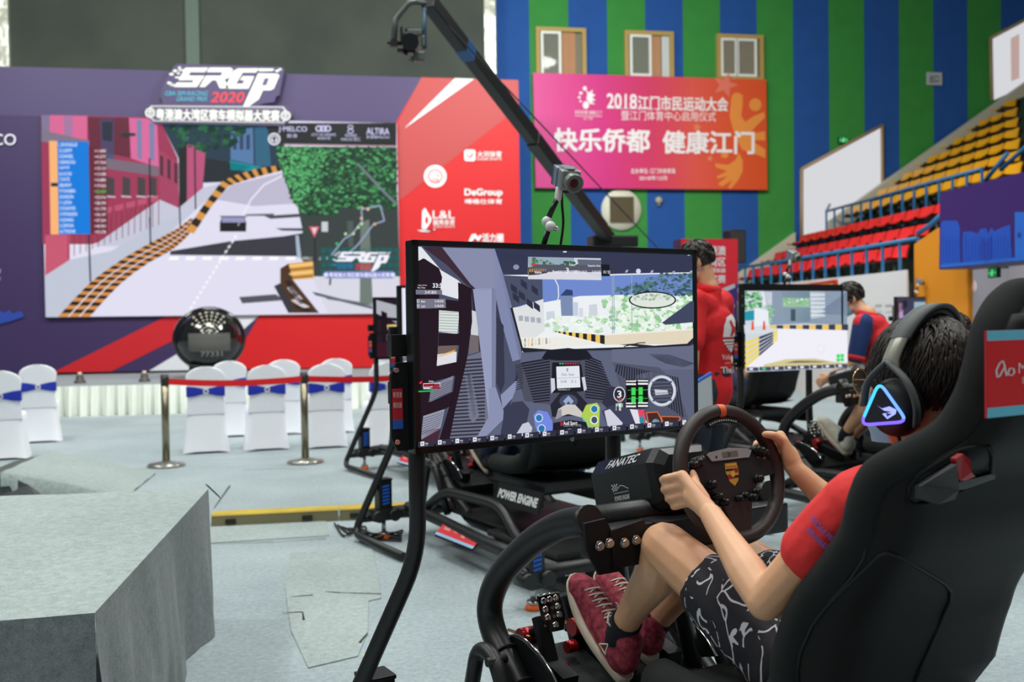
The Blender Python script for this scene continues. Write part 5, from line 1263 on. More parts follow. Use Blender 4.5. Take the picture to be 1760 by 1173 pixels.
# ================================================================== screens on floor stands
MF0, MF1 = V((-.526, .654, 0)), V((.506, .687, 0))      # left and right end of the display in rig coordinates
def screen_stand(T, label, art_fn, plate=True):
    base = RIGM @ V((0, .67, 0))+T
    root = thing('screen_stand', label, 'screen', base, RIGROT, 'screens on floor stands')
    sh = V((0, -.67, 0)); L = lambda *p: V(p)+sh
    P = lambda mb, name, m_, par=None: mb.build(name, m_, par or root)
    for x in (-.492, .2):
        f = .715+(x+.5)*.03
        sx = -1 if x < 0 else 1
        P(MB().tube(fillet([L(x, f, 1.5), L(x, f, .75), L(x+sx*.25, .93, .04), L(x+sx*.235, .21, .035)], .1, 6), .024, 14), 'stand_post', BLACKMETAL)
    for z in (1.33, 1.2): P(MB().box(L(-.16, .735, z), (.80, .03, .06)), 'stand_crossbar', BLACKMETAL)
    P(MB().tube([L(-.70, .90, .13), L(.41, .90, .13)], .02, 10), 'floor_crossbar', BLACKMETAL)
    dx = (MF1-MF0).normalized(); dn = V((dx.y, -dx.x, 0)); Wd = (MF1-MF0).length; Mt = Matrix((dx, -dn, V((0, 0, 1)))).transposed()
    c = (MF0+MF1)/2+V((0, 0, 1.326))+sh; H = .58
    dsp = P(MB().box(c-dn*.02, (Wd, .04, H), Mt, bev=.004).box(c-dn*.055, (Wd*.7, .05, H*.6), Mt, bev=.02), 'display', mat('black_bezel', (17, 17, 18), .3))
    P0 = FRAME(root) @ (c+dn*.0012); n_ = (FRAME(root).to_3x3() @ dn)
    bz = MB()
    for cc, s_ in (((0, H/2-.008), (Wd, .016)), ((0, -H/2+.013), (Wd, .026)), ((-Wd/2+.009, 0), (.018, H)), ((Wd/2-.009, 0), (.018, H))): bz.box(c+dx*cc[0]+V((0, 0, cc[1]))+dn*.002, (s_[0], .006, s_[1]), Mt, bev=.0015)
    P(bz, 'bezel', mat('black_bezel', (17, 17, 18), .3), dsp)
    # u,v over the lit area: 0..1, v down
    uv = lambda u, v_, h: FRAME(root) @ (c+dx*(lerp(-Wd/2+.018, Wd/2-.018, u))+V((0, 0, lerp(H/2-.016, -H/2+.026, v_)))+dn*(.0008+h))
    art_fn(uv, P0, n_, dsp)
    if plate:
        q = [(-.578, 1.08), (-.56, 1.045), (-.50, 1.045), (-.50, 1.285), (-.56, 1.285), (-.578, 1.25)]
        sp_ = P(MB().prism([L(x, .70, z) for x, z in q], (0, -.012, 0)), 'side_plate', BLACKPLATE)
        s2 = Art(lambda x, y, h: FRAME(root) @ L(x, .687-h, y), .001).up(); s2.rect(-.576, 1.215, -.545, 1.13, (196, 32, 44)).rect(-.576, 1.13, -.545, 1.105, (40, 96, 190)).up()
        for k, t in enumerate(('粤港澳', '模拟器')): s2.text(t, -.574, 1.206-k*.028, -.548, 1.19-k*.028, (235, 215, 215))
        # y runs upward here, so flip the glyphs by swapping the two y limits
        s2.build('sticker', PRINT, sp_)
        for z in (1.265, 1.07): P(MB().cyl(L(-.564, .687, z), L(-.564, .68, z), .007), 'plate_bolt', STEEL, sp_)
    return root
FRAME = frame
# ------------------------------------------------------------------ what the screens show
def art_main(uv, P0, n, dsp):
    a = Art(board(P0, n), .00012)
    fr4 = [(62, 66), (1466, 112), (1482, 952), (93, 1088)]
    a.crop(690, 400, 2.932)
    a.poly(fr4, (58, 62, 84)).up()
    # world outside the windscreen
    a.poly([(470, 215), (1468, 200), (1472, 545), (1440, 570), (610, 605), (560, 380)], (236, 240, 244)).up()
    a.poly([(700, 225), (1468, 205), (1470, 320), (1200, 312), (900, 320), (560, 380), (550, 360), (620, 230)], (112, 138, 206)).up()
    a.poly([(800, 320), (830, 286), (862, 290), (866, 420), (806, 420)], (122, 140, 178)).poly([(945, 365), (985, 360), (990, 420), (945, 420)], (206, 212, 222)).poly([(730, 400), (770, 395), (775, 440), (730, 440)], (205, 212, 220)).poly([(895, 380), (915, 380), (915, 425), (895, 425)], (212, 216, 224)).poly([(862, 350), (890, 352), (890, 420), (864, 420)], (196, 206, 224)).up()
    a.poly([(800, 318), (830, 286), (862, 290), (864, 318)], (52, 66, 112))
    a.blobs([(725, 430), (1000, 420), (1050, 500), (880, 515), (740, 490)], 90, 8, 22, [(226, 242, 222), (196, 226, 196), (172, 210, 178), (240, 248, 240)])
    a.blobs([(1010, 330), (1200, 315), (1468, 320), (1470, 500), (1100, 505), (1010, 440)], 420, 6, 22, [(222, 240, 216), (190, 224, 186), (160, 208, 160), (232, 246, 230), (146, 198, 150), (240, 248, 240)])
    a.blobs([(1020, 300), (1200, 250), (1300, 205), (1466, 205), (1468, 318), (1200, 312), (1060, 318)], 220, 6, 18, [(66, 100, 112), (80, 118, 122), (58, 86, 104), (84, 124, 116), (100, 130, 180)])
    for x in (1062, 1070, 1160): a.line([(x, 215), (x+2, 510)], 3.5, (150, 170, 186))
    a.poly([(560, 385), (715, 335), (722, 495), (660, 540), (600, 535)], (222, 224, 226)).up()
    for k in range(4): a.poly([(590+k*30, 420+k*3), (612+k*30, 418+k*4), (613+k*30, 445+k*4), (592+k*30, 446+k*3)], (168, 176, 184))
    a.poly([(505, 215), (710, 225), (712, 335), (556, 382)], (74, 80, 104)).up()
    for (x, y) in ((550, 255), (590, 290), (630, 330), (560, 300), (600, 232), (655, 262), (665, 345)): a.poly([(x, y), (x+32, y+24), (x+34, y+58), (x+2, y+34)], (46, 50, 70))
    a.poly([(600, 545), (765, 525), (850, 530), (1020, 560), (860, 575), (620, 598)], (236, 234, 228))
    for k in range(9):
        x = 600+k*18; a.poly([(x, 532-k*.3), (x+9, 532-k*.3), (x+9, 578-k*2.6), (x, 580-k*2.6)], (40, 36, 30) if k % 2 else (238, 196, 96))
    a.poly([(600, 530), (764, 528), (764, 533), (600, 540)], (245, 240, 225)).poly([(600, 556), (764, 542), (764, 545), (600, 562)], (245, 240, 225)).up()
    for k in range(16):
        u0, u1 = k/16, (k+1)/16
        x0, x1 = lerp(770, 1024, u0**1.5), lerp(770, 1024, u1**1.5)
        a.poly([(x0, lerp(496, 518, u0**1.5)), (x1, lerp(496, 518, u1**1.5)), (x1, lerp(500, 564, u1**1.5)), (x0, lerp(500, 564, u0**1.5))], (44, 40, 34) if k % 2 else (240, 198, 100))
    a.poly([(1024, 518), (1471, 488), (1472, 545), (1440, 562), (1024, 566)], (226, 214, 190)).poly([(1024, 512), (1471, 484), (1471, 492), (1024, 520)], (240, 236, 222))
    a.line([(770, 228), (790, 270), (792, 320), (786, 345)], 5, (232, 238, 240))
    a.up()
    # cabin: roof lining, pillars, cage
    a.poly([(62, 66), (1466, 112), (1468, 200), (1100, 208), (720, 222), (500, 200), (470, 120), (430, 78)], (52, 56, 82)).up()
    a.poly([(62, 66), (120, 70), (250, 160), (360, 260), (395, 330), (600, 640), (560, 780), (450, 950), (350, 1062), (93, 1088)], (74, 80, 104)).up()
    a.poly([(65, 70), (100, 72), (200, 190), (285, 240), (300, 255), (285, 335), (195, 310), (205, 225), (190, 180), (115, 130), (98, 165), (70, 160)], (226, 228, 234))
    a.poly([(250, 95), (350, 270), (360, 380), (345, 560), (395, 600), (380, 380), (420, 330), (350, 200), (270, 90)], (48, 40, 56)).poly([(105, 72), (215, 72), (330, 225), (355, 280), (330, 265), (230, 165)], (62, 42, 56)).up()
    a.poly([(185, 385), (292, 395), (282, 512), (188, 500)], (216, 222, 220)).poly([(350, 390), (380, 400), (388, 520), (350, 515)], (205, 208, 214)).poly([(186, 570), (280, 565), (275, 660), (176, 690)], (112, 96, 92)).poly([(345, 515), (388, 520), (390, 600), (340, 615)], (112, 104, 108)).up()
    for k in range(8): a.line([(190, 400+k*14), (288, 404+k*14)], 4, (160, 176, 168))
    a.poly([(180, 615), (278, 600), (276, 660), (178, 690)], (222, 222, 226)).poly([(182, 622), (270, 590), (270, 600), (182, 634)], (222, 160, 70))
    # carbon door panel
    a.poly([(330, 625), (410, 600), (445, 930), (370, 1062), (220, 1075), (250, 900)], (112, 114, 134)).up()
    for k in range(24): a.poly([(300-k*3.2, 642+k*18), (420, 632+k*18), (422, 641+k*18), (298-k*3.2, 651+k*18)], (52, 52, 68))
    a.poly([(318, 715), (352, 708), (392, 925), (360, 962), (340, 930), (330, 800)], (116, 120, 138)).poly([(330, 720), (346, 716), (376, 915), (362, 935)], (78, 82, 100)).up()
    # window net straps
    NET = (36, 22, 34)
    a.poly([(72, 150), (110, 130), (190, 180), (205, 225), (190, 310), (188, 480), (180, 640), (150, 850), (95, 1075), (80, 700)], NET).poly([(285, 250), (352, 280), (356, 450), (330, 640), (270, 900), (236, 1078), (180, 1080), (255, 830), (292, 560)], NET)
    for p in ([(75, 320), (290, 345), (290, 400), (78, 382)], [(188, 508), (300, 510), (296, 568), (185, 572)], [(92, 690), (290, 650), (280, 720), (90, 770)], [(92, 880), (265, 800), (255, 870), (92, 960)]): a.poly(p, NET)
    a.up().poly([(150, 770), (262, 722), (252, 800), (140, 855)], (132, 134, 152)).poly([(110, 925), (218, 890), (196, 990), (98, 1045)], (150, 152, 172)).poly([(98, 1000), (200, 985), (180, 1060), (98, 1070)], (72, 40, 54)).up()
    for k in range(7): a.line([(146-k*2, 785+k*11), (258, 745+k*9)], 3, (74, 74, 92)).line([(106-k, 940+k*13), (212-k*3, 905+k*11)], 3, (84, 84, 104))
    # cage tube
    GC, GD = (150, 156, 188), (112, 118, 148)
    a.poly([(205, 75), (470, 82), (500, 185), (480, 280), (392, 300), (350, 262)], (134, 140, 170)).poly([(360, 285), (478, 275), (474, 780), (500, 920), (440, 945), (405, 640)], GC).poly([(455, 280), (478, 275), (474, 780), (500, 920), (480, 930), (455, 780)], GD)
    a.poly([(470, 82), (510, 205), (560, 390), (612, 635), (560, 650), (500, 440), (470, 300)], (128, 136, 172)).poly([(495, 200), (512, 205), (612, 635), (596, 640)], (92, 98, 128)).up()
    a.poly([(440, 785), (475, 780), (515, 900), (512, 945), (390, 1062), (362, 1060), (440, 930)], (138, 144, 176)).poly([(500, 820), (580, 745), (600, 790), (510, 890)], (140, 146, 178)).poly([(480, 420), (515, 470), (520, 760), (500, 810), (478, 760)], (54, 54, 74)).up()
    # windscreen lower edge, dashboard
    a.poly([(548, 380), (560, 378), (612, 580), (760, 590), (1200, 575), (1440, 560), (1475, 525), (1476, 545), (1440, 580), (1000, 600), (760, 600), (620, 612), (604, 590)], (34, 36, 46))
    a.poly([(612, 605), (760, 596), (1000, 594), (1440, 580), (1478, 560), (1480, 930), (1440, 950), (500, 1048), (390, 1060), (520, 940), (580, 780), (600, 640)], (94, 100, 124)).up()
    a.poly([(1060, 590), (1478, 570), (1478, 690), (1300, 690), (1060, 650)], (102, 108, 132)).poly([(1245, 612), (1350, 615), (1478, 660), (1420, 680), (1330, 660), (1290, 640)], (62, 66, 86))
    a.poly([(1100, 565), (1170, 560), (1290, 572), (1260, 582)], (40, 42, 52)).line([(1120, 575), (1200, 556), (1230, 555)], 5, (40, 42, 52))
    a.poly([(572, 660), (720, 635), (760, 590), (940, 595), (975, 640), (1070, 790), (1010, 860), (760, 870), (620, 850), (590, 740)], (78, 80, 98)).up()
    for k in range(16): a.line([(606+k*4, 660+k*13), (748, 636+k*14)], 7, (30, 30, 42)).line([(925, 620+k*14), (1008+k*5, 654+k*13)], 7, (30, 30, 42))
    for k in range(12): a.line([(575, 672+k*11), (612, 662+k*11)], 4, (36, 36, 48))
    a.poly([(705, 635), (735, 592), (840, 582), (935, 595), (965, 635), (900, 645), (780, 645)], (28, 28, 40)).poly([(760, 655), (905, 655), (925, 800), (755, 810)], (26, 26, 36)).up()
    for k in range(9): a.oval(800+k*13, 661, 5, 4, (60, 200, 110) if k < 2 else (235, 40, 70) if k < 7 else (90, 90, 100), 8)
    a.poly([(780, 676), (896, 672), (902, 780), (784, 786)], (226, 230, 238)).up().text('1', 832, 684, 840, 700, (150, 155, 170)).text('Rank  Steer', 808, 708, 872, 722, (120, 125, 140)).text('28  51', 800, 745, 880, 757, (140, 145, 160)).line([(784, 735), (900, 730)], 2, (160, 165, 180))
    a.poly([(752, 735), (772, 735), (775, 790), (755, 812)], (205, 208, 222)).poly([(908, 730), (924, 728), (934, 790), (920, 800)], (205, 208, 222)).text('00:00:0.17', 790, 788, 850, 796, (210, 215, 225)).up()
    # right hand carbon, vent
    a.poly([(1065, 655), (1300, 680), (1380, 760), (1445, 935), (1160, 965), (1090, 740)], (82, 86, 106)).up()
    for k in range(26): a.line([(1090+k*12, 664+k*2.6), (1080+k*13.5, 705+k*9)], 7, (34, 36, 50))
    a.poly([(1180, 720), (1250, 702), (1330, 715), (1250, 760), (1200, 800)], (96, 100, 122)).up()
    a.oval(1312, 798, 74, 80, (212, 216, 228)).up().oval(1312, 798, 58, 64, (56, 60, 76)).up()
    for k in range(6): a.poly([(1262+(k % 2)*6, 752+k*18), (1362, 748+k*18), (1364, 758+k*18), (1264, 762+k*18)], (84, 90, 110))
    a.poly([(1275, 790), (1340, 795), (1345, 815), (1280, 820)], (205, 210, 222)).ring(1312, 798, 74, 80, 4, (150, 154, 172))
    # tyre panel and gear dial
    a.up().poly([(1130, 742), (1242, 738), (1245, 885), (1135, 890)], (12, 14, 18)).up()
    for (x, y) in ((1162, 792), (1198, 790), (1162, 836), (1198, 834)): a.rect(x-3, y-10, x+18, y+28, (70, 220, 90))
    for y in (760, 872): a.rect(1132, y, 1182, y+9, (236, 238, 240)).rect(1192, y-2, 1242, y+7, (236, 238, 240)).rect(1132, y-14, 1182, y-7, (236, 238, 240)).rect(1192, y-16, 1242, y-9, (236, 238, 240))
    for y in (795, 838): a.line([(1140, y), (1240, y-2)], 2.5, (60, 190, 80))
    a.rect(1140, 745, 1148, 752, (230, 30, 60)).text('Tyres', 1175, 742, 1190, 749, (230, 230, 230))
    a.poly([(1010, 860), (1040, 780), (1065, 775), (1130, 800), (1130, 890), (1050, 900)], (48, 50, 68)).up().ring(1098, 815, 30, 38, 4, (232, 234, 240)).oval(1098, 815, 22, 29, (40, 42, 54)).up().text('3', 1088, 798, 1108, 832, (240, 242, 245), 0, 0, .04).text('133', 1086, 836, 1112, 852, (240, 90, 100), 0, 0, .02).text('km/h', 1090, 856, 1110, 862, (220, 220, 225))
    a.rect(1080, 862, 1116, 898, (150, 190, 160)).up().rect(1096, 862, 1106, 898, (230, 240, 232)).rect(1080, 862, 1084, 898, (220, 224, 228))
    # driver's knees, gloves, in-car steering wheel
    a.poly([(495, 1040), (520, 900), (560, 855), (610, 850), (645, 890), (620, 1020)], (58, 60, 82)).poly([(1010, 900), (1060, 870), (1160, 890), (1190, 965), (1040, 985)], (62, 64, 88)).up()
    a.poly([(570, 1030), (610, 965), (640, 955), (660, 985), (650, 1022)], (196, 200, 216)).poly([(1022, 900), (1050, 890), (1115, 960), (1110, 975), (1040, 980)], (206, 208, 222)).poly([(1150, 890), (1200, 895), (1240, 960), (1180, 965)], (222, 222, 232)).up()
    a.poly([(750, 870), (800, 806), (880, 800), (935, 860), (945, 920), (760, 930)], (38, 38, 52)).up().oval(842, 850, 46, 34, (70, 76, 100)).up().poly([(815, 850), (842, 822), (868, 850), (855, 868), (842, 850), (828, 868)], (150, 170, 205))
    a.poly([(775, 945), (790, 890), (830, 866), (875, 868), (910, 905), (915, 935), (880, 925), (840, 915), (810, 925)], (206, 200, 196)).up().poly([(775, 945), (790, 895), (806, 890), (808, 925)], (150, 148, 158))
    a.poly([(665, 920), (690, 895), (735, 905), (760, 950), (765, 1010), (690, 1015), (675, 980)], (116, 136, 226)).poly([(905, 925), (930, 870), (985, 858), (1000, 880), (996, 985), (930, 985), (925, 950)], (176, 206, 82)).poly([(905, 925), (930, 985), (985, 985), (940, 950)], (60, 170, 190)).up()
    for x, y in ((693, 935), (706, 988), (972, 890)): a.oval(x, y, 20, 21, (226, 232, 240)).up().oval(x, y, 16, 17, (40, 120, 170)).up()
    a.oval(972, 945, 20, 22, (236, 238, 242)).up().oval(972, 945, 15, 17, (70, 80, 100))
    a.poly([(765, 960), (850, 945), (930, 955), (940, 985), (915, 1000), (760, 1015)], (30, 28, 38)).up().rect(802, 956, 812, 974, (230, 40, 60)).rect(804, 959, 810, 971, (30, 28, 38)).text('Audi Sport', 816, 952, 886, 976, (236, 236, 242), -.02, 0, .02).text('customer racing', 818, 968, 905, 984, (150, 154, 170), -.05).oval(848, 1000, 18, 11, (170, 176, 196))
    for i in range(9):
        for j in range(4):
            if (i+j) % 2: a.rect(855+i*8, 975+j*7-i*.3, 862+i*8, 981+j*7-i*.3, (58, 56, 70))
    a.poly([(1190, 895), (1222, 893), (1232, 960), (1205, 968)], (226, 70, 100)).up().oval(1212, 945, 13, 20, (50, 140, 160))
    for q in ([(1235, 908), (1290, 905), (1312, 948), (1300, 962), (1245, 965)], [(1310, 928), (1400, 930), (1405, 945), (1370, 955), (1320, 960)]): a.poly(q, (70, 40, 36)); a.line(q+[q[0]], 5, (240, 120, 60))
    a.oval(1282, 955, 18, 15, (110, 170, 190))
    # sun visor mirror and inner mirror
    a.up().poly([(1312, 455), (1460, 345), (1474, 345), (1474, 452), (1330, 465)], (64, 70, 96)).up()
    a.oval(1265, 340, 120, 44, (36, 40, 52)).up().oval(1265, 340, 112, 37, (222, 230, 220)).up().blobs([(1160, 320), (1260, 310), (1365, 320), (1360, 338), (1165, 345)], 40, 6, 14, [(190, 210, 190), (150, 178, 160), (206, 214, 206)]).poly([(1220, 296), (1245, 288), (1250, 300), (1222, 304)], (40, 44, 56))
    # virtual mirror and readouts
    a.up(2).poly([(638, 122), (1005, 130), (1008, 240), (638, 234)], (206, 212, 222)).up()
    a.poly([(638, 122), (870, 127), (872, 175), (640, 172)], (150, 170, 186)).blobs([(660, 130), (760, 140), (780, 180), (650, 178)], 40, 6, 14, [(90, 130, 100), (70, 104, 86), (120, 160, 128)]).blobs([(800, 150), (900, 140), (900, 182), (800, 182)], 30, 6, 14, [(70, 120, 84), (56, 96, 76)]).poly([(885, 135), (1005, 138), (1006, 200), (905, 195)], (98, 104, 124))
    a.poly([(638, 175), (740, 175), (735, 210), (640, 215)], (70, 56, 50)).up()
    for k in range(8): a.poly([(645+k*11, 182), (651+k*11, 182), (651+k*11, 198-k*.6), (645+k*11, 200-k*.6)], (214, 160, 80))
    a.poly([(640, 235), (640, 222), (790, 192), (890, 190), (1006, 230), (1006, 238)], (216, 216, 228)).poly([(1005, 160), (1048, 162), (1050, 220), (1008, 220)], (22, 26, 36)).poly([(660, 160), (1005, 166), (1005, 200), (660, 198)], (84, 88, 104)).up()
    a.text('3', 829, 178, 843, 204, (245, 246, 250), 0, 0, .03).text('145', 868, 192, 886, 206, (240, 240, 245), 0, 0, .02).text('33.53', 910, 192, 934, 205, (240, 240, 245), 0, 0, .02).text('3:18.676', 960, 192, 1004, 206, (240, 240, 245), 0, 0, .02).text('15 / 22', 1018, 192, 1052, 206, (240, 240, 245), 0, 0, .02).text('Relative', 672, 194, 706, 206, (240, 240, 245), bold=.02).text('Practice', 762, 190, 806, 204, (240, 240, 245), bold=.02).text('Position', 846, 158, 876, 168, (240, 240, 245), bold=.02).text('Session time', 940, 162, 1004, 172, (240, 240, 245), bold=.02)
    a.poly([(655, 162), (672, 156), (680, 160), (668, 170)], (230, 40, 70)).rect(815, 94, 832, 100, (235, 238, 242)).rect(1442, 112, 1454, 117, (110, 190, 140))
    a.oval(578, 174, 15, 13, (140, 148, 168)).oval(1194, 195, 12, 13, (214, 220, 232))
    for x, y in ((1135, 196), (1262, 198), (1370, 202), (1458, 200)): a.poly([(x-9, y+6), (x-2, y-8), (x+9, y-8), (x+4, y+4)], (170, 176, 196))
    a.text('33:5', 158, 256, 204, 278, (240, 242, 246), 0, 0, .04).text('Lap time', 84, 262, 128, 270, (225, 228, 235), bold=.02).text('Pos Time', 82, 274, 120, 282, (225, 228, 235), bold=.02)
    a.poly([(72, 288), (205, 290), (205, 312), (73, 312)], (116, 116, 132)).poly([(76, 334), (222, 334), (224, 380), (78, 384)], (120, 118, 134)).up().text('2:47.855', 118, 294, 176, 308, (240, 240, 245), 0, 0, .02).text('3:18.676', 168, 340, 212, 352, (240, 240, 245), bold=.02).text('3:18.676', 168, 364, 212, 376, (240, 240, 245), bold=.02).text('Best', 100, 342, 120, 352, (240, 240, 245), bold=.02).text('Last', 100, 366, 120, 376, (240, 240, 245), bold=.02).ring(84, 346, 6, 8, 2, (240, 240, 245), 12).ring(84, 370, 6, 8, 2, (240, 240, 245), 12)
    a.poly([(88, 760), (100, 748), (106, 752), (98, 764)], (235, 40, 70)).text('Delta', 138, 746, 162, 754, (235, 235, 240), bold=.02).line([(110, 762), (194, 758), (195, 776), (110, 780), (110, 762)], 3, (225, 225, 232)).poly([(108, 764), (158, 762), (158, 774), (108, 777)], (160, 30, 50)).rect(110, 782, 146, 790, (205, 208, 216)).rect(156, 765, 194, 788, (150, 28, 44)).poly([(86, 798), (160, 795), (160, 801), (86, 805)], (40, 190, 90))
    # bottom strip of small tiles
    for k in range(16):
        x = 96+k*82 if k < 11 else 916+(k-10)*74; x = lerp(100, 1420, k/15); y = lerp(1066, 958, k/15)
        a.poly([(x-16, y-12), (x+66, y-19), (x+66, y+10), (x-16, y+18)], (48, 48, 66))
    a.up()
    for k in range(16):
        x = lerp(100, 1420, k/15); y = lerp(1066, 958, k/15)
        a.poly([(x-4, y-11), (x+15, y-13), (x+15, y+9), (x-4, y+11)], (226, 228, 236)).text('W%d' % k, x+19, y-6, x+34, y+1, (230, 232, 240), bold=.03).text('+1.2', x+19, y+2, x+32, y+8, (190, 205, 200), bold=.02).rect(x+1, y-5, x+9, y+3, (70, 74, 92))
    a.build('screen_picture', SCREEN, dsp)
    b = Art(board(P0+n*.004, n), .0004).crop(690, 400, 2.932).up()
    b.poly([(846, 1040), (868, 1030), (874, 1034), (856, 1046)], (150, 152, 156)).poly([(850, 1050), (868, 1040), (872, 1046), (862, 1054)], (150, 152, 156)).build('maker_mark', PRINT, dsp)

def uvart(uv, k=.0004): return Art(lambda x, y, h: uv(x, y, h), k)
def art_white(uv, P0, n, dsp):
    a = uvart(uv); a.rect(0, 0, 1, 1, (228, 232, 246)).up().rect(.06, .18, .2, .42, (70, 160, 214)).text('FANATEC', .03, .50, .6, .56, (70, 74, 90)).text('RACING', .03, .66, .34, .71, (150, 156, 170))
    a.poly([(0, .86), (.3, .66), (1, .5), (1, 1), (0, 1)], (206, 208, 226)).poly([(0, .80), (.25, .68), (.3, .69), (0, .86)], (110, 112, 126)).build('screen_picture', SCREEN, dsp)
def art_dark(uv, P0, n, dsp):
    a = uvart(uv); a.rect(0, 0, 1, 1, (36, 22, 34)).up().poly([(0, .02), (.18, .10), (.45, .28), (.5, .55), (.3, .50), (0, .25)], (176, 176, 186)).poly([(.1, .45), (.5, .42), (.5, .52), (.12, .55)], (214, 190, 120)).poly([(.1, .62), (.4, .6), (.4, .70), (.1, .72)], (150, 140, 150)).up()
    for x in (.05, .24, .40): a.poly([(x, .2), (x+.06, .25), (x+.05, .95), (x, .95)], (28, 14, 26))
    a.poly([(0, .30), (.5, .38), (.5, .43), (0, .36)], (28, 14, 26)).poly([(0, .56), (.5, .56), (.5, .60), (0, .62)], (28, 14, 26)).poly([(0, .75), (.6, .72), (.6, 1), (0, 1)], (58, 18, 34)).rect(.34, .06, .40, .1, (235, 235, 240)).rect(.44, .05, .50, .09, (235, 235, 240)).poly([(.5, 0), (1, 0), (1, 1), (.5, 1)], (70, 78, 110)).build('screen_picture', SCREEN, dsp)
def art_road(uv, P0, n, dsp):
    a = Art(board(P0, n), .0004).crop(1160, 480, 3.666)
    a.poly([(432, 74), (1084, 76), (1088, 560), (448, 586)], (206, 214, 226)).up()
    a.poly([(560, 76), (1084, 76), (1086, 290), (820, 280), (600, 290)], (140, 156, 176)).poly([(675, 76), (850, 76), (850, 270), (690, 270)], (104, 134, 142)).poly([(850, 80), (945, 80), (950, 240), (860, 250)], (196, 208, 218)).poly([(930, 190), (1085, 80), (1086, 230), (930, 220)], (110, 124, 150)).poly([(550, 80), (612, 80), (612, 165), (550, 165)], (226, 232, 238)).up()
    for k in range(6): a.rect(855, 95+k*26, 945, 103+k*26, (226, 232, 238))
    a.rect(680, 120, 850, 178, (150, 190, 160)).rect(730, 190, 760, 265, (66, 88, 96)).up()
    a.blobs([(435, 80), (545, 80), (540, 180), (440, 200)], 60, 8, 22, [(90, 158, 104), (130, 196, 140), (160, 214, 170), (74, 130, 96)]).blobs([(575, 170), (630, 190), (620, 270), (580, 280)], 24, 8, 16, [(150, 206, 158), (116, 176, 126)]).blobs([(690, 125), (840, 125), (840, 160), (690, 160)], 24, 8, 14, [(120, 190, 120), (240, 244, 246), (170, 210, 170)])
    a.poly([(440, 205), (500, 195), (500, 260), (440, 262)], (40, 150, 172)).poly([(500, 180), (590, 200), (590, 290), (500, 300)], (232, 238, 244)).poly([(435, 290), (1086, 290), (1086, 330), (440, 345)], (214, 220, 228)).up()
    for x in (490, 562): a.poly([(x-10, 320), (x+10, 320), (x+5, 265), (x-5, 265)], (226, 92, 52))
    for k in range(12): a.poly([(600+k*41, 292-k*.6), (641+k*41, 292-k*.6), (641+k*41, 312+k), (600+k*41, 310+k)], (58, 64, 84) if k % 2 else (236, 200, 108))
    a.poly([(650, 312), (1086, 325), (1088, 525), (448, 570), (450, 545), (620, 390)], (240, 239, 248)).up()
    for j in range(5):
        y0, y1 = 395+j*36, 322+j*13
        for k in range(7):
            u0, u1 = k/7, (k+1)/7; x0, x1 = lerp(442, 648, u0), lerp(442, 648, u1)
            a.poly([(x0, lerp(y0, y1, u0)), (x1, lerp(y0, y1, u1)), (x1, lerp(y0+24, y1+10, u1)), (x0, lerp(y0+24, y1+10, u0))], (240, 216, 96) if (k < 3 or k == 6) else (48, 54, 78))
    a.poly([(560, 540), (700, 505), (880, 500), (1000, 522), (1088, 530), (1088, 545), (560, 560)], (214, 200, 150)).poly([(690, 530), (760, 515), (900, 515), (980, 522), (900, 530)], (40, 42, 52)).up()
    for x, y in ((1030, 485), (1055, 483), (1030, 510), (1055, 508)): a.rect(x-12, y-11, x+10, y+11, (60, 220, 100))
    a.ring(918, 440, 24, 26, 3, (222, 222, 232))
    for k in range(8): a.rect(452+k*80, 556-k*3, 527+k*80, 580-k*3, (70, 74, 96))
    a.up()
    for k in range(8): a.rect(470+k*80, 560-k*3, 492+k*80, 574-k*3, (226, 230, 238) if k != 1 else (80, 200, 130))
    a.build('screen_picture', SCREEN, dsp)
def art_blue(uv, P0, n, dsp):
    a = uvart(uv); a.rect(0, 0, 1, 1, (56, 60, 86)).up().poly([(.12, .45), (.4, .3), (1, .35), (1, .8), (0, .9), (.0, .6)], (96, 130, 186)).rect(.36, .1, .66, .32, (150, 180, 190)).poly([(.3, .7), (1, .62), (1, 1), (.1, 1)], (214, 220, 232)).up().rect(.04, .12, .12, .5, (190, 150, 190)).poly([(0, .1), (.2, .05), (.22, .2), (0, .4)], (30, 32, 48))
    for k in range(5): a.rect(.7+k*.06, .3, .73+k*.06, .36, (190, 196, 210))
    a.build('screen_picture', SCREEN, dsp)
st_main = screen_stand(T_(0, 0), 'nearest big screen on a black floor stand showing a race car cockpit', art_main)
screen_stand(T_(-.433, 3.52), 'screen on a stand half hidden behind the nearest screen, showing a white page', art_white)
screen_stand(T_(-1.0, 6.52), 'farthest screen of the left column, showing dark window netting', art_dark)
screen_stand(T_(1.84, 4.1), 'bright screen right of the person in the red shirt, showing a white road', art_road)
screen_stand(T_(5.28, 10.3), 'small dark blue screen far right in front of the orange wall', art_blue)

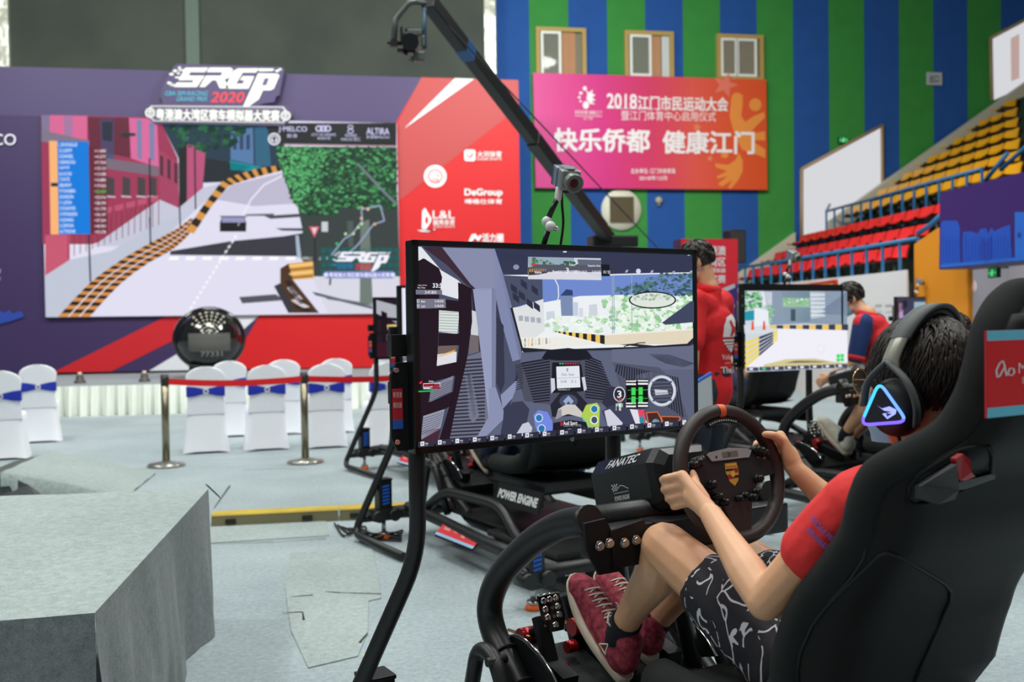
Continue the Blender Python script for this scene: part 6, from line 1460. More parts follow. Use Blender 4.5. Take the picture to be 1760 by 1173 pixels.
# --- box cameras on the screens
SILV = mat('silver_camera_body', (150, 154, 152), 0.35, .4); WJ = mat('white_joint', (224, 222, 220), .35)
def box_camera(T, label, tilt=0.0):
    c = at(975, 307, 2.98)+T; base = at(930, 424, 2.98)+T
    r_ = thing('box_camera', label, 'camera', base, 0, 'box cameras above the screens')
    P = lambda mb, n_, m_, par=None: mb.build(n_, m_, par or r_, False)
    fw = (RT0*.28-FC*.85+V((0, 0, -.36))).normalized(); sd = fw.cross(V((0, 0, 1))).normalized(); u = sd.cross(fw)
    M = Matrix((sd, fw, u)).transposed()
    body = P(MB().box(c-fw*.012, (.062, .085, .060), M, bev=.006).box(c-fw*.01+u*.031, (.03, .05, .004), M), 'camera_body', SILV)
    P(MB().box(c-fw*.006, (.0635, .004, .0615), M, bev=.0055).box(c-fw*.045, (.0635, .003, .0615), M, bev=.0055), 'blue_seam', mat('blue_seam', (50, 80, 150), .4), body)
    P(MB().box(c+fw*.022+u*.0315, (.02, .008, .002), M), 'top_slot', BLACKPLASTIC, body)
    ln = P(MB().cyl(c+fw*.028, c+fw*.052, .026, 24).lathe([(.026, 0), (.028, .004), (.028, .014), (.022, .018), (.018, .010), (0, .008)], c+fw*.05, fw.to_track_quat('Z', 'Y').to_matrix(), 24), 'lens', mat('grey_lens_ring', (118, 122, 116), .4, .3), body)
    P(MB().cyl(c+fw*.056, c+fw*.0595, .017, 20), 'lens_glass', mat('dark_lens_glass', (16, 18, 20), .08), ln)
    j0, j1, j2 = at(961, 334, 2.98)+T, at(940, 381, 2.98)+T, at(944, 390, 2.95)+T
    P(MB().cyl(c-u*.03, c-u*.042, .012).box(c-u*.036-fw*.01, (.03, .03, .01), M), 'camera_shoe', BLACKPLASTIC)
    P(MB().cap(j0+V((0, 0, .015)), j0-V((.004, 0, .012)), .011, .011).cyl(j0+V((0, 0, .028)), c-u*.038, .007), 'ball_head', WJ)
    P(MB().cyl(j0, j1, .0085, 12), 'arm_tube', BLACKPLASTIC); P(MB().cyl(j2, base-V((.004, 0, .03)), .0085, 12), 'arm_tube', BLACKPLASTIC)
    P(MB().ell(j1, (.016,)*3, None, 14, 8).ell(j2+V((.002, -.01, 0)), (.016,)*3, None, 14, 8), 'elbow_joint', WJ)
    P(MB().cyl(j2, at(959, 394, 2.93)+T, .007, 12), 'joint_lever', STEEL)
    P(MB().tube(spline([c-u*.03-fw*.04, at(966, 352, 3.0)+T, at(968, 385, 3.02)+T, at(963, 425, 3.03)+T], 6), .004, 8), 'camera_cable', RUBBER)
    P(MB().box(base-V((.005, -.03, .035)), (.05, .09, .03), RIGM.to_3x3(), bev=.004), 'clamp', BLACKPLASTIC)
box_camera(V(), 'silver box camera on a jointed arm above the nearest screen')
box_camera(T_(1.84, 4.1), 'silver box camera above the bright screen showing a road')
box_camera(T_(5.28, 10.3), 'silver box camera above the small dark blue screen far right')
# ================================================================== people
SKIN = mat('warm_skin', (228, 176, 138), 0.48, mottle=((217, 162, 122), 5))
SKIN.node_tree.nodes['Principled BSDF'].inputs['Subsurface Weight'].default_value = 0.12
SKIN.node_tree.nodes['Principled BSDF'].inputs['Subsurface Radius'].default_value = (.012, .006, .003)
def hairmat(nt, b):
    b.inputs['Base Color'].default_value = (*lin((44, 35, 29)), 1); b.inputs['Roughness'].default_value = 0.42; b.inputs['Specular IOR Level'].default_value = .4
HAIR = nodemat('dark_brown_hair', hairmat)
REDSHIRT = mat('red_polo_cloth', (222, 44, 44), 0.8, bump=(25, .25, .01))
def scribble(nt, b):
    tc = _nd(nt, 'ShaderNodeTexCoord'); mp = _nd(nt, 'ShaderNodeMapping'); nz = _nd(nt, 'ShaderNodeTexNoise', Scale=9.0, Detail=2.0)
    mp.inputs['Scale'].default_value = (1, .8, .5); mp.inputs['Rotation'].default_value = (.5, .3, 0)
    nt.links.new(tc.outputs['Object'], mp.inputs[0]); nt.links.new(mp.outputs[0], nz.inputs['Vector'])
    mx = _nd(nt, 'ShaderNodeMix', data_type='RGBA'); mx.inputs[0].default_value = .12
    nt.links.new(mp.outputs[0], mx.inputs[6]); nt.links.new(nz.outputs['Color'], mx.inputs[7])
    v1 = _nd(nt, 'ShaderNodeTexVoronoi', feature='DISTANCE_TO_EDGE', Scale=30.0); nt.links.new(mx.outputs[2], v1.inputs['Vector'])
    l1 = _nd(nt, 'ShaderNodeMath', operation='LESS_THAN'); l1.inputs[1].default_value = 0.04; nt.links.new(v1.outputs['Distance'], l1.inputs[0])
    n2 = _nd(nt, 'ShaderNodeTexNoise', Scale=30.0, Detail=1.0); nt.links.new(tc.outputs['Object'], n2.inputs['Vector'])
    g = _nd(nt, 'ShaderNodeMath', operation='GREATER_THAN'); g.inputs[1].default_value = .47; nt.links.new(n2.outputs['Fac'], g.inputs[0])
    m_ = _nd(nt, 'ShaderNodeMath', operation='MULTIPLY'); nt.links.new(l1.outputs[0], m_.inputs[0]); nt.links.new(g.outputs[0], m_.inputs[1])
    c = _nd(nt, 'ShaderNodeMix', data_type='RGBA'); c.inputs[6].default_value = (*lin((28, 26, 34)), 1); c.inputs[7].default_value = (*lin((206, 204, 212)), 1); nt.links.new(m_.outputs[0], c.inputs[0])
    nt.links.new(c.outputs[2], b.inputs['Base Color']); b.inputs['Roughness'].default_value = .8
SHORTS = nodemat('black_scribble_shorts', scribble)
def knit(nt, b):
    tc = _nd(nt, 'ShaderNodeTexCoord'); n1 = _nd(nt, 'ShaderNodeTexNoise', Scale=60.0, Detail=3.0); nt.links.new(tc.outputs['Object'], n1.inputs['Vector'])
    rp = _nd(nt, 'ShaderNodeValToRGB'); rp.color_ramp.elements[0].color = (*lin((112, 30, 48)), 1); rp.color_ramp.elements[1].color = (*lin((176, 62, 78)), 1); rp.color_ramp.elements[0].position = .35; rp.color_ramp.elements[1].position = .65
    nt.links.new(n1.outputs['Fac'], rp.inputs['Fac']); nt.links.new(rp.outputs[0], b.inputs['Base Color']); b.inputs['Roughness'].default_value = .8
    bp = _nd(nt, 'ShaderNodeBump', Strength=.5, Distance=.004); nt.links.new(n1.outputs['Fac'], bp.inputs['Height']); nt.links.new(bp.outputs[0], b.inputs['Normal'])
KNIT = nodemat('raspberry_knit_shoe', knit)
SOLE = mat('cream_shoe_sole', (208, 192, 172), .7); LACE = mat('cream_laces', (214, 206, 190), .8); SOCK = mat('dark_navy_sock', (24, 28, 38), .9)
MASKB = mat('pale_blue_mask', (132, 178, 206), .85); EYEW = mat('eye_white', (225, 222, 216), .2); IRIS = mat('dark_iris', (30, 20, 16), .15)

def frame3(f, up=V((0, 0, 1))):
    f = V(f).normalized(); x = f.cross(V(up)).normalized(); z = x.cross(f); return Matrix((x, f, z)).transposed()
def head_shapes(mb, c, M):
    q = lambda x, y, z: V(c)+M @ V((x, y, z))
    mb.ell(q(0, -.012, .03), (.076, .095, .088), M, 22, 14).ell(q(0, .02, -.02), (.066, .075, .08), M, 20, 12)
    mb.cap(q(-.035, .03, -.07), q(0, .062, -.092), .034, .028).cap(q(.035, .03, -.07), q(0, .062, -.092), .034, .028)
    mb.cap(q(0, .086, .012), q(0, .108, -.022), .008, .013).cap(q(0, .104, -.026), q(0, .09, -.03), .013, .016)
    mb.cap(q(-.022, .083, -.056), q(.022, .083, -.056), .009).cap(q(-.04, .082, .022), q(-.012, .09, .024), .009).cap(q(.04, .082, .022), q(.012, .09, .024), .009)
    mb.ell(q(0, .075, -.098), (.022, .018, .016), M, 12, 8)
    for s in (-1, 1): mb.ell(q(s*.078, -.012, -.008), (.010, .020, .032), M @ Matrix.Rotation(R(s*18), 3, 'Z'), 12, 8)
def hair_shapes(c, M, n=260, seed=1, length=.07, back=-.055):
    rnd = random.Random(seed); mb = MB(); q = lambda p: V(c)+M @ V(p); fine = n > 400
    C0 = V((0, -.012, .03)); rad = V((.086, .106, .1))
    mb.ell(q((0, -.018, .034)), (.084, .100, .096), M, 24, 16)
    for k in range(n):
        a = rnd.uniform(0, 2*math.pi); el = rnd.uniform(-.35, 1.5)
        d = V((math.cos(el)*math.sin(a), math.cos(el)*math.cos(a), math.sin(el)))
        if d.y > .38 and d.z < .15: continue
        p = C0+V((d.x*rad.x, d.y*rad.y, d.z*rad.z))
        if p.z < back and d.y < 0: continue
        crown = V((.01, -.3, .95)).normalized(); flow = (d-crown*1.0); flow = (flow-d*flow.dot(d)); flow = (flow+V((rnd.uniform(-.35, .35), rnd.uniform(-.35, .35), -.25)))
        flow = (flow-d*flow.dot(d)); flow = flow.normalized() if flow.length > 1e-3 else V((1, 0, 0))
        L = length*rnd.uniform(.6, 1.1); pts = []; rs = []
        for i in range(6):
            t = i/5; e = (d+flow*(t*L/.1)).normalized(); lift = 1.0+.05*math.sin(t*2.6)+rnd.uniform(0, .015)
            pts.append(q(C0+V((e.x*rad.x, e.y*rad.y, e.z*rad.z))*lift)); rs.append((.0042 if fine else .0085)*(1-t)**.6+.0008)
        mb.tube(pts, rs, 6, flat=.5)
    return mb
def hand(mb, c, t, o, n, wrist, k=1.0):
    """closes round a rim at c: t along the rim (thumb end), o outwards from the wheel, n towards the driver"""
    mcp = []
    for i, d in enumerate((.036, .0125, -.011, -.032)):
        L = (1.0, 1.08, 1.0, .85)[i]; r_ = (.0100, .0102, .0097, .0086)[i]
        m0 = c+o*.040+n*.012+t*(d*.92); p1 = c+o*(.034)-n*(.028*L)+t*d; p2 = c+o*.006-n*(.040*L)+t*(d*.98-.002); p3 = c-o*(.018*L)-n*.026+t*(d*.95-.004); mcp.append(m0)
        mb.chain([m0, p1, p2, p3], [r_*1.18, r_*1.02, r_*.96, r_*.82], 10)
        mb.cap(wrist+(m0-wrist)*.25, m0, .017, .0135, 10)
    for a_, b_ in zip(mcp, mcp[1:]): mb.cap(a_, b_, .0118)
    mid = sum(mcp, V())/4
    mb.cap(lerp(wrist, mid, .2)-o*.004, lerp(wrist, mid, .72), .024, .024)
    th0 = lerp(wrist, c+o*.016+n*.028+t*.01, .45); th1 = c+o*.022+n*.030+t*(.006+.012*k); th2 = c-o*.002+n*.031+t*(.012+.032*k); th3 = c-o*(.006+.016*k)+n*(.031-.007*k)+t*(.030+.024*k)
    mb.chain([th0, th1, th2, th3], [.019, .0150, .0115, .0092], 10)
def shoe_parts(person, heel, toe, side, m_up, m_sole, m_lace, laces=True, vox=.005):
    """heel, toe on the sole line, 'side' a sideways unit vector"""
    f = (toe-heel).normalized(); up = side.cross(f).normalized(); L = (toe-heel).length
    if up.z < 0 and abs(up.z) > .3: up = -up
    q = lambda x, y, z: heel+f*(y*L)+side*x+up*z
    sh = MB().ell(q(0, .14, .05), (.036, .042, .05), Matrix((side, f, up)).transposed()).cap(q(0, .12, .04), q(0, .5, .042), .042, .048).cap(q(0, .5, .040), q(0, .84, .028), .049, .041).cap(q(.0, .3, .065), q(0, .6, .05), .032, .032).ell(q(0, .86, .026), (.043, .05, .028), Matrix((side, f, up)).transposed()).cap(q(0, .07, .05), q(0, .16, .095), .030, .036)
    o = remesh(sh, 'shoe', m_up, person, vox, 4)
    rows = []
    for z, k in ((-.006, .96), (.0, 1.02), (.018, 1.03), (.02, .9)):
        row = []
        for i in range(36):
            a = 2*math.pi*i/36; y = .5-.54*math.cos(a); wd = (.041+.013*math.sin(min(1, max(0, (y-.1)/.9))*math.pi))*(abs(math.sin(a))**.62)
            row.append(q(math.copysign(wd*k, math.sin(a)), .5+(y-.5)*(1+.0*k), z+.012*max(0, y-.75)))
        rows.append(row)
    so = MB().grid(rows, closed=True); so.poly(rows[0]); so.poly(rows[-1]); so.build('sole', m_sole, o)
    gr = MB()
    for k in range(9): gr.box(q(.047*(1 if side.dot(side) else 1), .12+k*.09, .006), (.004, .006, .018), Matrix((side, f, up)).transposed())
    gr.build('sole_groove', mat('dark_groove', (70, 60, 56), .8), o)
    if laces:
        bv = BVHTree.FromPolygons([v_.co for v_ in o.data.vertices], [tuple(p.vertices) for p in o.data.polygons])
        def on_side(y, z):
            l_, n_, i_, d_ = bv.ray_cast(q(-.15, y, z), side)
            return (l_ if l_ is not None else q(-.045, y, z))-side*.001
        tri_ = [(.30, .035), (.24, .062), (.19, .036), (.30, .035)]; pl_ = []
        for (a0, b0), (a1, b1) in zip(tri_, tri_[1:]): pl_ += [on_side(lerp(a0, a1, k/5), lerp(b0, b1, k/5)) for k in range(6)]
        MB().tube(pl_, .0022, 6).build('side_mark', m_lace, o)
        lc = MB()
        for k in range(6):
            y = .40+k*.065; z0 = .096-.022*((y-.36)/.4)
            lc.tube(spline([q(-.026, y, z0-.014), q(-.008, y+.02, z0-.001), q(.010, y+.03, z0-.001), q(.026, y+.05, z0-.014)], 4), .0035, 6, flat=.6)
            lc.tube(spline([q(.026, y, z0-.014), q(.008, y+.02, z0+.001), q(-.010, y+.03, z0+.001), q(-.026, y+.05, z0-.014)], 4), .0035, 6, flat=.6)
        for s in (-1, 1): lc.tube(spline([q(0, .38, .1), q(s*.03, .42, .118), q(s*.045, .34, .112), q(s*.025, .28, .108), q(0, .37, .102)], 5), .003, 6)
        lc.tube(spline([q(0, .38, .1), q(.02, .5, .1), q(.03, .56, .085)], 5), .003, 6).build('laces', m_lace, o)
    return o
POSE = dict(head=V((.004, -.53, 1.262)), neck=V((0, -.54, 1.13)), chest=V((0, -.475, .96)), belly=V((0, -.40, .80)), pelvis=V((0, -.30, .665)),
  lsh=V((-.195, -.545, 1.05)), rsh=V((.185, -.50, 1.05)), lel=rigp(1316, 1034, -.275), rel=rigp(1470, 905, .285), lwr=rigp(1222, 885, -.185), rwr=rigp(1372, 812, .19),
  lhip=V((-.095, -.31, .665)), rhip=V((.095, -.31, .665)), lkn=rigp(1143, 940, -.17), rkn=V((.135, .18, .80)), lan=rigp(1068, 1086, -.125), ran=rigp(1120, 1080, .085),
  lhe=rigp(1072, 1168, -.125), lto=rigp(985, 1000, -.125), rhe=rigp(1118, 1135, .075), rto=rigp(1030, 990, .075))
def seated_body(root, J, M, hands=True, vox=.0055, detail=True):
    b = MB(); head_shapes(b, J['head'], M)
    b.cap(J['neck']-V((0, .0, .05)), J['head']+V((0, -.03, -.04)), .058, .054)
    b.cap(J['chest']-V((.07, 0, 0)), J['chest']+V((.07, 0, 0)), .10).cap(J['chest'], J['belly'], .13, .115).cap(J['belly'], J['pelvis'], .115, .12).cap(J['chest'], J['neck'], .1, .06)
    for s, sh, el, wr in (('l', 'lsh', 'lel', 'lwr'), ('r', 'rsh', 'rel', 'rwr')):
        b.cap(J['chest']+V((0, .0, .06)), J[sh], .08, .058)
        b.cap(J[sh], lerp(J[sh], J[el], .55), .054, .047).cap(lerp(J[sh], J[el], .5), J[el], .047, .038)
        mid = lerp(J[el], J[wr], .3)
        b.cap(J[el], mid, .037, .040).cap(mid, lerp(J[el], J[wr], .75), .040, .029).cap(lerp(J[el], J[wr], .7), J[wr], .030, .0255)
        sg = -1 if s == 'l' else 1
        if hands:
            ang = R(188) if s == 'l' else R(14)
            o_ = MW @ V((math.cos(ang), math.sin(ang), 0)); c_ = V((0, 0, WZ))+o_*RIMR; t_ = MW @ V((-math.sin(ang), math.cos(ang), 0)); t_ = -t_ if t_.z < 0 else t_; n_ = WN
            if s == 'l': f_ = R(42); o_, n_ = o_*math.cos(f_)+WN*math.sin(f_), WN*math.cos(f_)-o_*math.sin(f_)
            hand(b, c_, t_, o_, n_, J[wr], 0.0 if s == 'l' else 1.0)
    for s in 'lr':
        b.cap(J[s+'hip'], J[s+'kn'], .085, .058).cap(lerp(J[s+'hip'], J[s+'kn'], .9), J[s+'kn'], .060, .057)
        kn, an = J[s+'kn'], J[s+'an']; cf = lerp(kn, an, .3)+(M @ V((0, -.018, 0)))
        b.cap(kn, cf, .053, .056).cap(cf, lerp(kn, an, .7), .056, .038).cap(lerp(kn, an, .65), an, .039, .033).cap(an, lerp(J[s+'he'], J[s+'to'], .3)+V((0, 0, .02)), .035, .03)
        b.cap(lerp(J[s+'he'], J[s+'to'], .2)+V((0, 0, .03)), lerp(J[s+'he'], J[s+'to'], .75)+V((0, 0, .02)), .028, .024)
    return remesh(b, 'body', SKIN, root, vox, 4)
def shirt(root, J, m_, name='polo_shirt', k=.5, vox=.008):
    b = MB()
    b.cap(J['chest']-V((.075, 0, 0)), J['chest']+V((.075, 0, 0)), .116).cap(J['chest'], J['belly'], .145, .13).cap(J['belly'], J['pelvis'], .13, .135).cap(J['chest'], J['neck']-V((0, 0, .04)), .112, .07)
    for s in 'lr':
        b.cap(J['chest']+V((0, .0, .06)), J[s+'sh'], .094, .070)
        b.cap(J[s+'sh'], lerp(J[s+'sh'], J[s+'el'], k), .068, .064)
    return remesh(b, name, m_, root, vox, 4, disp=lambda p: p+V((pnoise(p*9), pnoise(p*9+V((5, 0, 0))), pnoise(p*9+V((0, 7, 0)))))*.006)
def eyes(root, c, M):
    for s in (-1, 1):
        e = MB().ell(c+M @ V((s*.031, .078, .012)), (.0125,)*3, None, 14, 10).build('eye', EYEW, root)
        MB().ell(c+M @ V((s*.031, .0865, .012)), (.0055,)*3, None, 10, 8).build('iris', IRIS, e)
def mask(root, c, M, m_):
    rows = []
    for j in range(8):
        v_ = j/7; row = []
        for i in range(13):
            u = i/12*2-1; x = .068*math.sin(u*1.25)/math.sin(1.25); y = .122-.075*abs(u)**2.0-.012*v_+.004*math.sin(v_*12)*(1-abs(u)); z = lerp(.002, -.112, v_)*(1-.25*abs(u)**2)-.028*abs(u)**2
            row.append(c+M @ V((x*(1.0 if v_ < .7 else 1-.3*(v_-.7)), y, z)))
        rows.append(row)
    o = MB().grid(rows).build('face_mask', m_, root)
    lp = MB()
    for s in (-1, 1): lp.tube(spline([c+M @ V((s*.066, .05, -.03)), c+M @ V((s*.08, .01, .005)), c+M @ V((s*.083, -.025, -.005)), c+M @ V((s*.078, 0, -.05)), c+M @ V((s*.062, .045, -.085))], 5), .0018, 6)
    lp.build('ear_loop', m_, o)
def glasses(root, c, M, m_):
    g = MB()
    for s in (-1, 1):
        g.torus(c+M @ V((s*.034, .112, .008)), .025, .0018, M @ Matrix.Rotation(R(90), 3, 'X'), 28, 6)
        g.tube([c+M @ V((s*.059, .11, .012)), c+M @ V((s*.078, .03, .012)), c+M @ V((s*.082, -.02, .004))], .0018, 6)
    g.tube([c+M @ V((-.01, .113, .012)), c+M @ V((.01, .113, .012))], .0016, 6)
    o = g.build('glasses', m_, root)
    ln = MB()
    for s in (-1, 1): ln.lathe([(.0, .0), (.0245, .0)], c+M @ V((s*.034, .112, .008)), M @ Matrix.Rotation(R(90), 3, 'X'), 24)
    ln.build('glasses_lens', gp, o)

# ---- the driver with the headphones
pr = thing('person', 'person in red polo shirt and headphones sitting in the nearest seat, gripping the steering wheel', 'person', RIGO, RIGROT)
HM = frame3((-.10, 1, -.06))
J = POSE; hc_ = J['head']
body = seated_body(pr, J, HM, True, .0048)
shirt(pr, J, REDSHIRT, 'polo_shirt', .46, .0065)
slv = Art(lambda x, y, h: (lambda p: p)(rigp(x, y, -.262-h)), .001)
arm_d = (J['lel']-J['lsh']).normalized()
def sleeve_fn(x, y, h):                                     # wraps on the outer side of the left sleeve
    p = lerp(J['lsh'], J['lel'], .14+y*1.6); out_ = V((-1, 0, 0))-arm_d*(V((-1, 0, 0)).dot(arm_d)); out_.normalize(); s2 = arm_d.cross(out_)
    a_ = x/.07; return p+(out_*math.cos(a_)+s2*math.sin(a_))*(.073+h)
sl_ = Art(sleeve_fn, .0012).up()
sl_.text('SIM RACING', -.04, .04, .015, .065, (120, 92, 170), 0, 0, .02).text('GRAND PRIX', -.04, .085, .005, .11, (120, 92, 170), 0, 0, .02); sl_.build('sleeve_print', PRINT, pr, True)
so = MB()
for s in 'lr':
    k1 = lerp(J[s+'hip'], J[s+'kn'], .58 if s == 'l' else .56); so.cap(J[s+'hip'], k1, .112, .088)
so.cap(J['lhip'], J['rhip'], .125).cap(J['pelvis']+V((0, -.02, .06)), J['pelvis'], .14)
remesh(so, 'shorts', SHORTS, pr, .0075, 4, disp=lambda p: p+V((pnoise(p*12), pnoise(p*12+V((5, 0, 0))), pnoise(p*12+V((0, 7, 0)))))*.007)
hair_shapes(hc_, HM, 1500, 3, .085).build('hair', HAIR, pr); eyes(pr, hc_, HM); mask(pr, hc_, HM, MASKB); glasses(pr, hc_, HM, mat('gold_wire', (196, 160, 110), .25, .8))
for s in 'lr':
    MB().tube([lerp(J[s+'kn'], J[s+'an'], .86), J[s+'an'], lerp(J[s+'an'], lerp(J[s+'he'], J[s+'to'], .2), .6)], [.041, .040, .042], 16).build('sock', SOCK, pr)
    shoe_parts(pr, J[s+'he'], J[s+'to'], V((1, 0, 0)), KNIT, SOLE, LACE)
# ---- headphones (worn, but a thing of its own)
hp_ = thing('headphones', 'black gaming headphones with glowing triangular ear cups on the seated person', 'headphones', RIGM @ hc_, RIGROT)
hs = lambda x, y, z: HM @ V((x, y, z))
HB = mat('charcoal_headband', (82, 86, 86), .6); HP = mat('matte_black_cup', (22, 22, 24), .5); HSLV = mat('silver_slider', (176, 176, 162), .35, .4)
def band(r0, r1, wd, a0, a1, z0=.0, y0=.0, n=40):
    mb = MB(); rows = []
    for i in range(n+1):
        a = R(lerp(a0, a1, i/n)); cx, cz = math.cos(a), math.sin(a)
        rows.append([hs(r*cx*.90, y-.32*max(0, r*cz*1.06-.03), r*cz*1.06+z0) for r, y in ((r1, y0-wd), (r1+.002, y0), (r1, y0+wd), (r0, y0+wd), (r0, y0-wd))])
    mb.grid(rows, smooth=True, closed=True); mb.poly(rows[0]); mb.poly(rows[-1]); return mb
band(.119, .127, .021, 33, 147, .018, -.005).build('headband', HB, hp_)
band(.108, .1185, .019, 40, 140, .018, -.005).build('headband_pad', HP, hp_)
for a0, a1 in ((8, 33), (147, 172)): band(.120, .126, .017, a0, a1, .018, -.005, 8).build('slider', HSLV, hp_)
for s in (-1, 1):
    cc = V((s*.098, -.004, -.040))
    cup = MB().lathe([(.0, .028), (.030, .027), (.046, .018), (.050, .004), (.050, -.012), (.044, -.02), (0, -.02)], hs(*cc), HM @ Matrix.Rotation(R(s*90), 3, 'Y') @ Matrix.Diagonal((1.12, .98, 1)), 32).build('ear_cup', HP, hp_)
    MB().torus(hs(s*.082, -.004, -.040), .034, .014, HM @ Matrix.Rotation(R(90), 3, 'Y'), 28, 10).build('ear_pad', HP, cup)
    yk = MB().tube(spline([hs(s*.118, -.004, .048), hs(s*.122, .035, .012), hs(s*.118, .052, -.035)], 6), [.011]*13, 8, flat=.5).tube(spline([hs(s*.118, -.004, .048), hs(s*.122, -.044, .010), hs(s*.118, -.058, -.035), hs(s*.112, -.052, -.075)], 6), [.010]*19, 8, flat=.5)
    yk.build('yoke', HB, cup)
    # glowing triangle
    tri = [(.006, .010), (-.045, -.064), (.050, -.072)]                  # (forward y, z)
    def rounded(pts, k):
        out_ = []; n_ = len(pts)
        for i in range(n_):
            a_, b_, c_ = V(pts[i-1]), V(pts[i]), V(pts[(i+1) % n_])
            p, q = b_+(a_-b_)*k, b_+(c_-b_)*k
            for j in range(6): t = j/5; out_.append(p*(1-t)**2+b_*2*t*(1-t)+q*t*t)
        return out_
    T0 = rounded([V((y, z, 0)) for y, z in tri], .2); X = s*.1305
    MB().prism([hs(X, p.x*1.04-.0, p.y) for p in T0], HM @ V((s*-.012, 0, 0))).build('cup_plate', mat('dark_cup_face', (46, 44, 54), .3, .3), cup)
    ring = MB(); pts = [hs(X+s*.001, p.x*1.04, p.y) for p in T0]; pts.append(pts[0]); ring.tube(pts, .0030, 8, col=None)
    cols = []
    lo = min(p.y for p in T0); hi = max(p.y for p in T0)
    rg = MB()
    for i in range(len(T0)):
        p, q = T0[i], T0[(i+1) % len(T0)]; v_ = (p.y-lo)/(hi-lo)
        c = lin((120, 96, 255)) if v_ < .2 else (lin((110, 160, 255)) if p.x < .0 else lin((70, 190, 245)))
        a_, b_ = hs(X+s*.001, p.x*1.04, p.y), hs(X+s*.001, q.x*1.04, q.y)
        if (a_-b_).length < 1e-5: continue
        rg.tube([a_, b_], .0030, 8, True, col=c)
    rg.build('light_ring', colmat('ring_light', True, 1.6), cup)
    lg = Art(lambda x, y, h: hs(X+s*(.0006+h), -x*s if False else (x if s < 0 else x), y), .0004).up()
    sx = 1
    lg.poly([(.014, -.034), (.004, -.040), (-.012, -.036), (-.026, -.042), (-.024, -.050), (-.006, -.060), (.004, -.050), (-.016, -.046), (0, -.044)], (150, 160, 255)).up().poly([(-.004, -.048), (-.016, -.050), (-.006, -.056)], (46, 44, 54))
    lg.build('cup_logo', colmat('ring_light', True, 1.6), cup, True)
MB().tube(spline([hs(-.105, -.01, -.092), hs(-.107, -.02, -.13), hs(-.11, -.03, -.19), hs(-.12, -.02, -.28)], 6), .0032, 8).build('cable', RUBBER, hp_)
# ---- riders of the other rigs
JEANS = mat('blue_denim', (34, 46, 78), .85, bump=(120, .3, .003)); KHAKI = mat('khaki_cloth', (150, 132, 104), .85); DNAVY = mat('navy_cloth', (30, 44, 84), .85)
WSHOE = mat('off_white_shoe', (206, 202, 186), .7); DSHOE = mat('dark_shoe', (34, 34, 38), .7); BLUECUFF = mat('mid_blue_cloth', (36, 76, 150), .85); GREYT = mat('grey_tee', (96, 100, 108), .85)
def trousers(root, J, m_, to='an', k=.92, vox=.012, name='trousers'):
    b = MB()
    for s in 'lr':
        b.cap(J[s+'hip'], J[s+'kn'], .105, .075)
        if to == 'an': b.cap(J[s+'kn'], lerp(J[s+'kn'], J[s+'an'], k), .073, .056)
    b.cap(J['lhip'], J['rhip'], .12).cap(J['pelvis']+V((0, -.02, .07)), J['pelvis'], .135)
    return remesh(b, name, m_, root, vox, 3, disp=lambda p: p+V((pnoise(p*11), pnoise(p*11+V((5, 0, 0))), pnoise(p*11+V((0, 7, 0)))))*.008)
def rider(T, label, top, legs, shoe, bare, tweak=None):
    t = thing('person', label, 'person', RIGO+T, RIGROT)
    J = {k: v_.copy() for k, v_ in POSE.items()}
    J['lsh'].z += .02; J['head'] = V((0, -.54, 1.25))
    if tweak: tweak(J)
    M = frame3((0, 1, -.05))
    seated_body(t, J, M, True, .009)
    shirt(t, J, top, 'shirt', .6, .012)
    if bare:
        b = MB()
        for s in 'lr': b.cap(J[s+'hip'], lerp(J[s+'hip'], J[s+'kn'], .7), .11, .09)
        b.cap(J['lhip'], J['rhip'], .12); remesh(b, 'shorts', legs, t, .012, 3)
    else: trousers(t, J, legs)
    hair_shapes(J['head'], M, 150, 5, .07).build('hair', HAIR, t); eyes(t, J['head'], M); mask(t, J['head'], M, MASKB)
    for s in 'lr':
        MB().tube([lerp(J[s+'kn'], J[s+'an'], .85), J[s+'an'], lerp(J[s+'an'], lerp(J[s+'he'], J[s+'to'], .2), .6)], [.044, .042, .044], 14).build('sock', SOCK, t)
        shoe_parts(t, J[s+'he'], J[s+'to'], V((1, 0, 0)), shoe, SOLE, LACE, False, .008)
    return t
rider(T_(-.433, 3.52), 'person in navy top and blue jeans sitting in the rig behind the nearest screen', DNAVY, JEANS, DSHOE, False)
def tw(J):
    J['head'] += V((-.05, .06, .02))
rider(T_(1.95, 4.1), 'person with white shoes and bare shins sitting in the rig right of the steering wheel', GREYT, KHAKI, WSHOE, True, tw)
rider(T_(1.72, 7.5), 'person in red shirt and blue jeans in the rig below the bright road screen', REDSHIRT, JEANS, DSHOE, False)

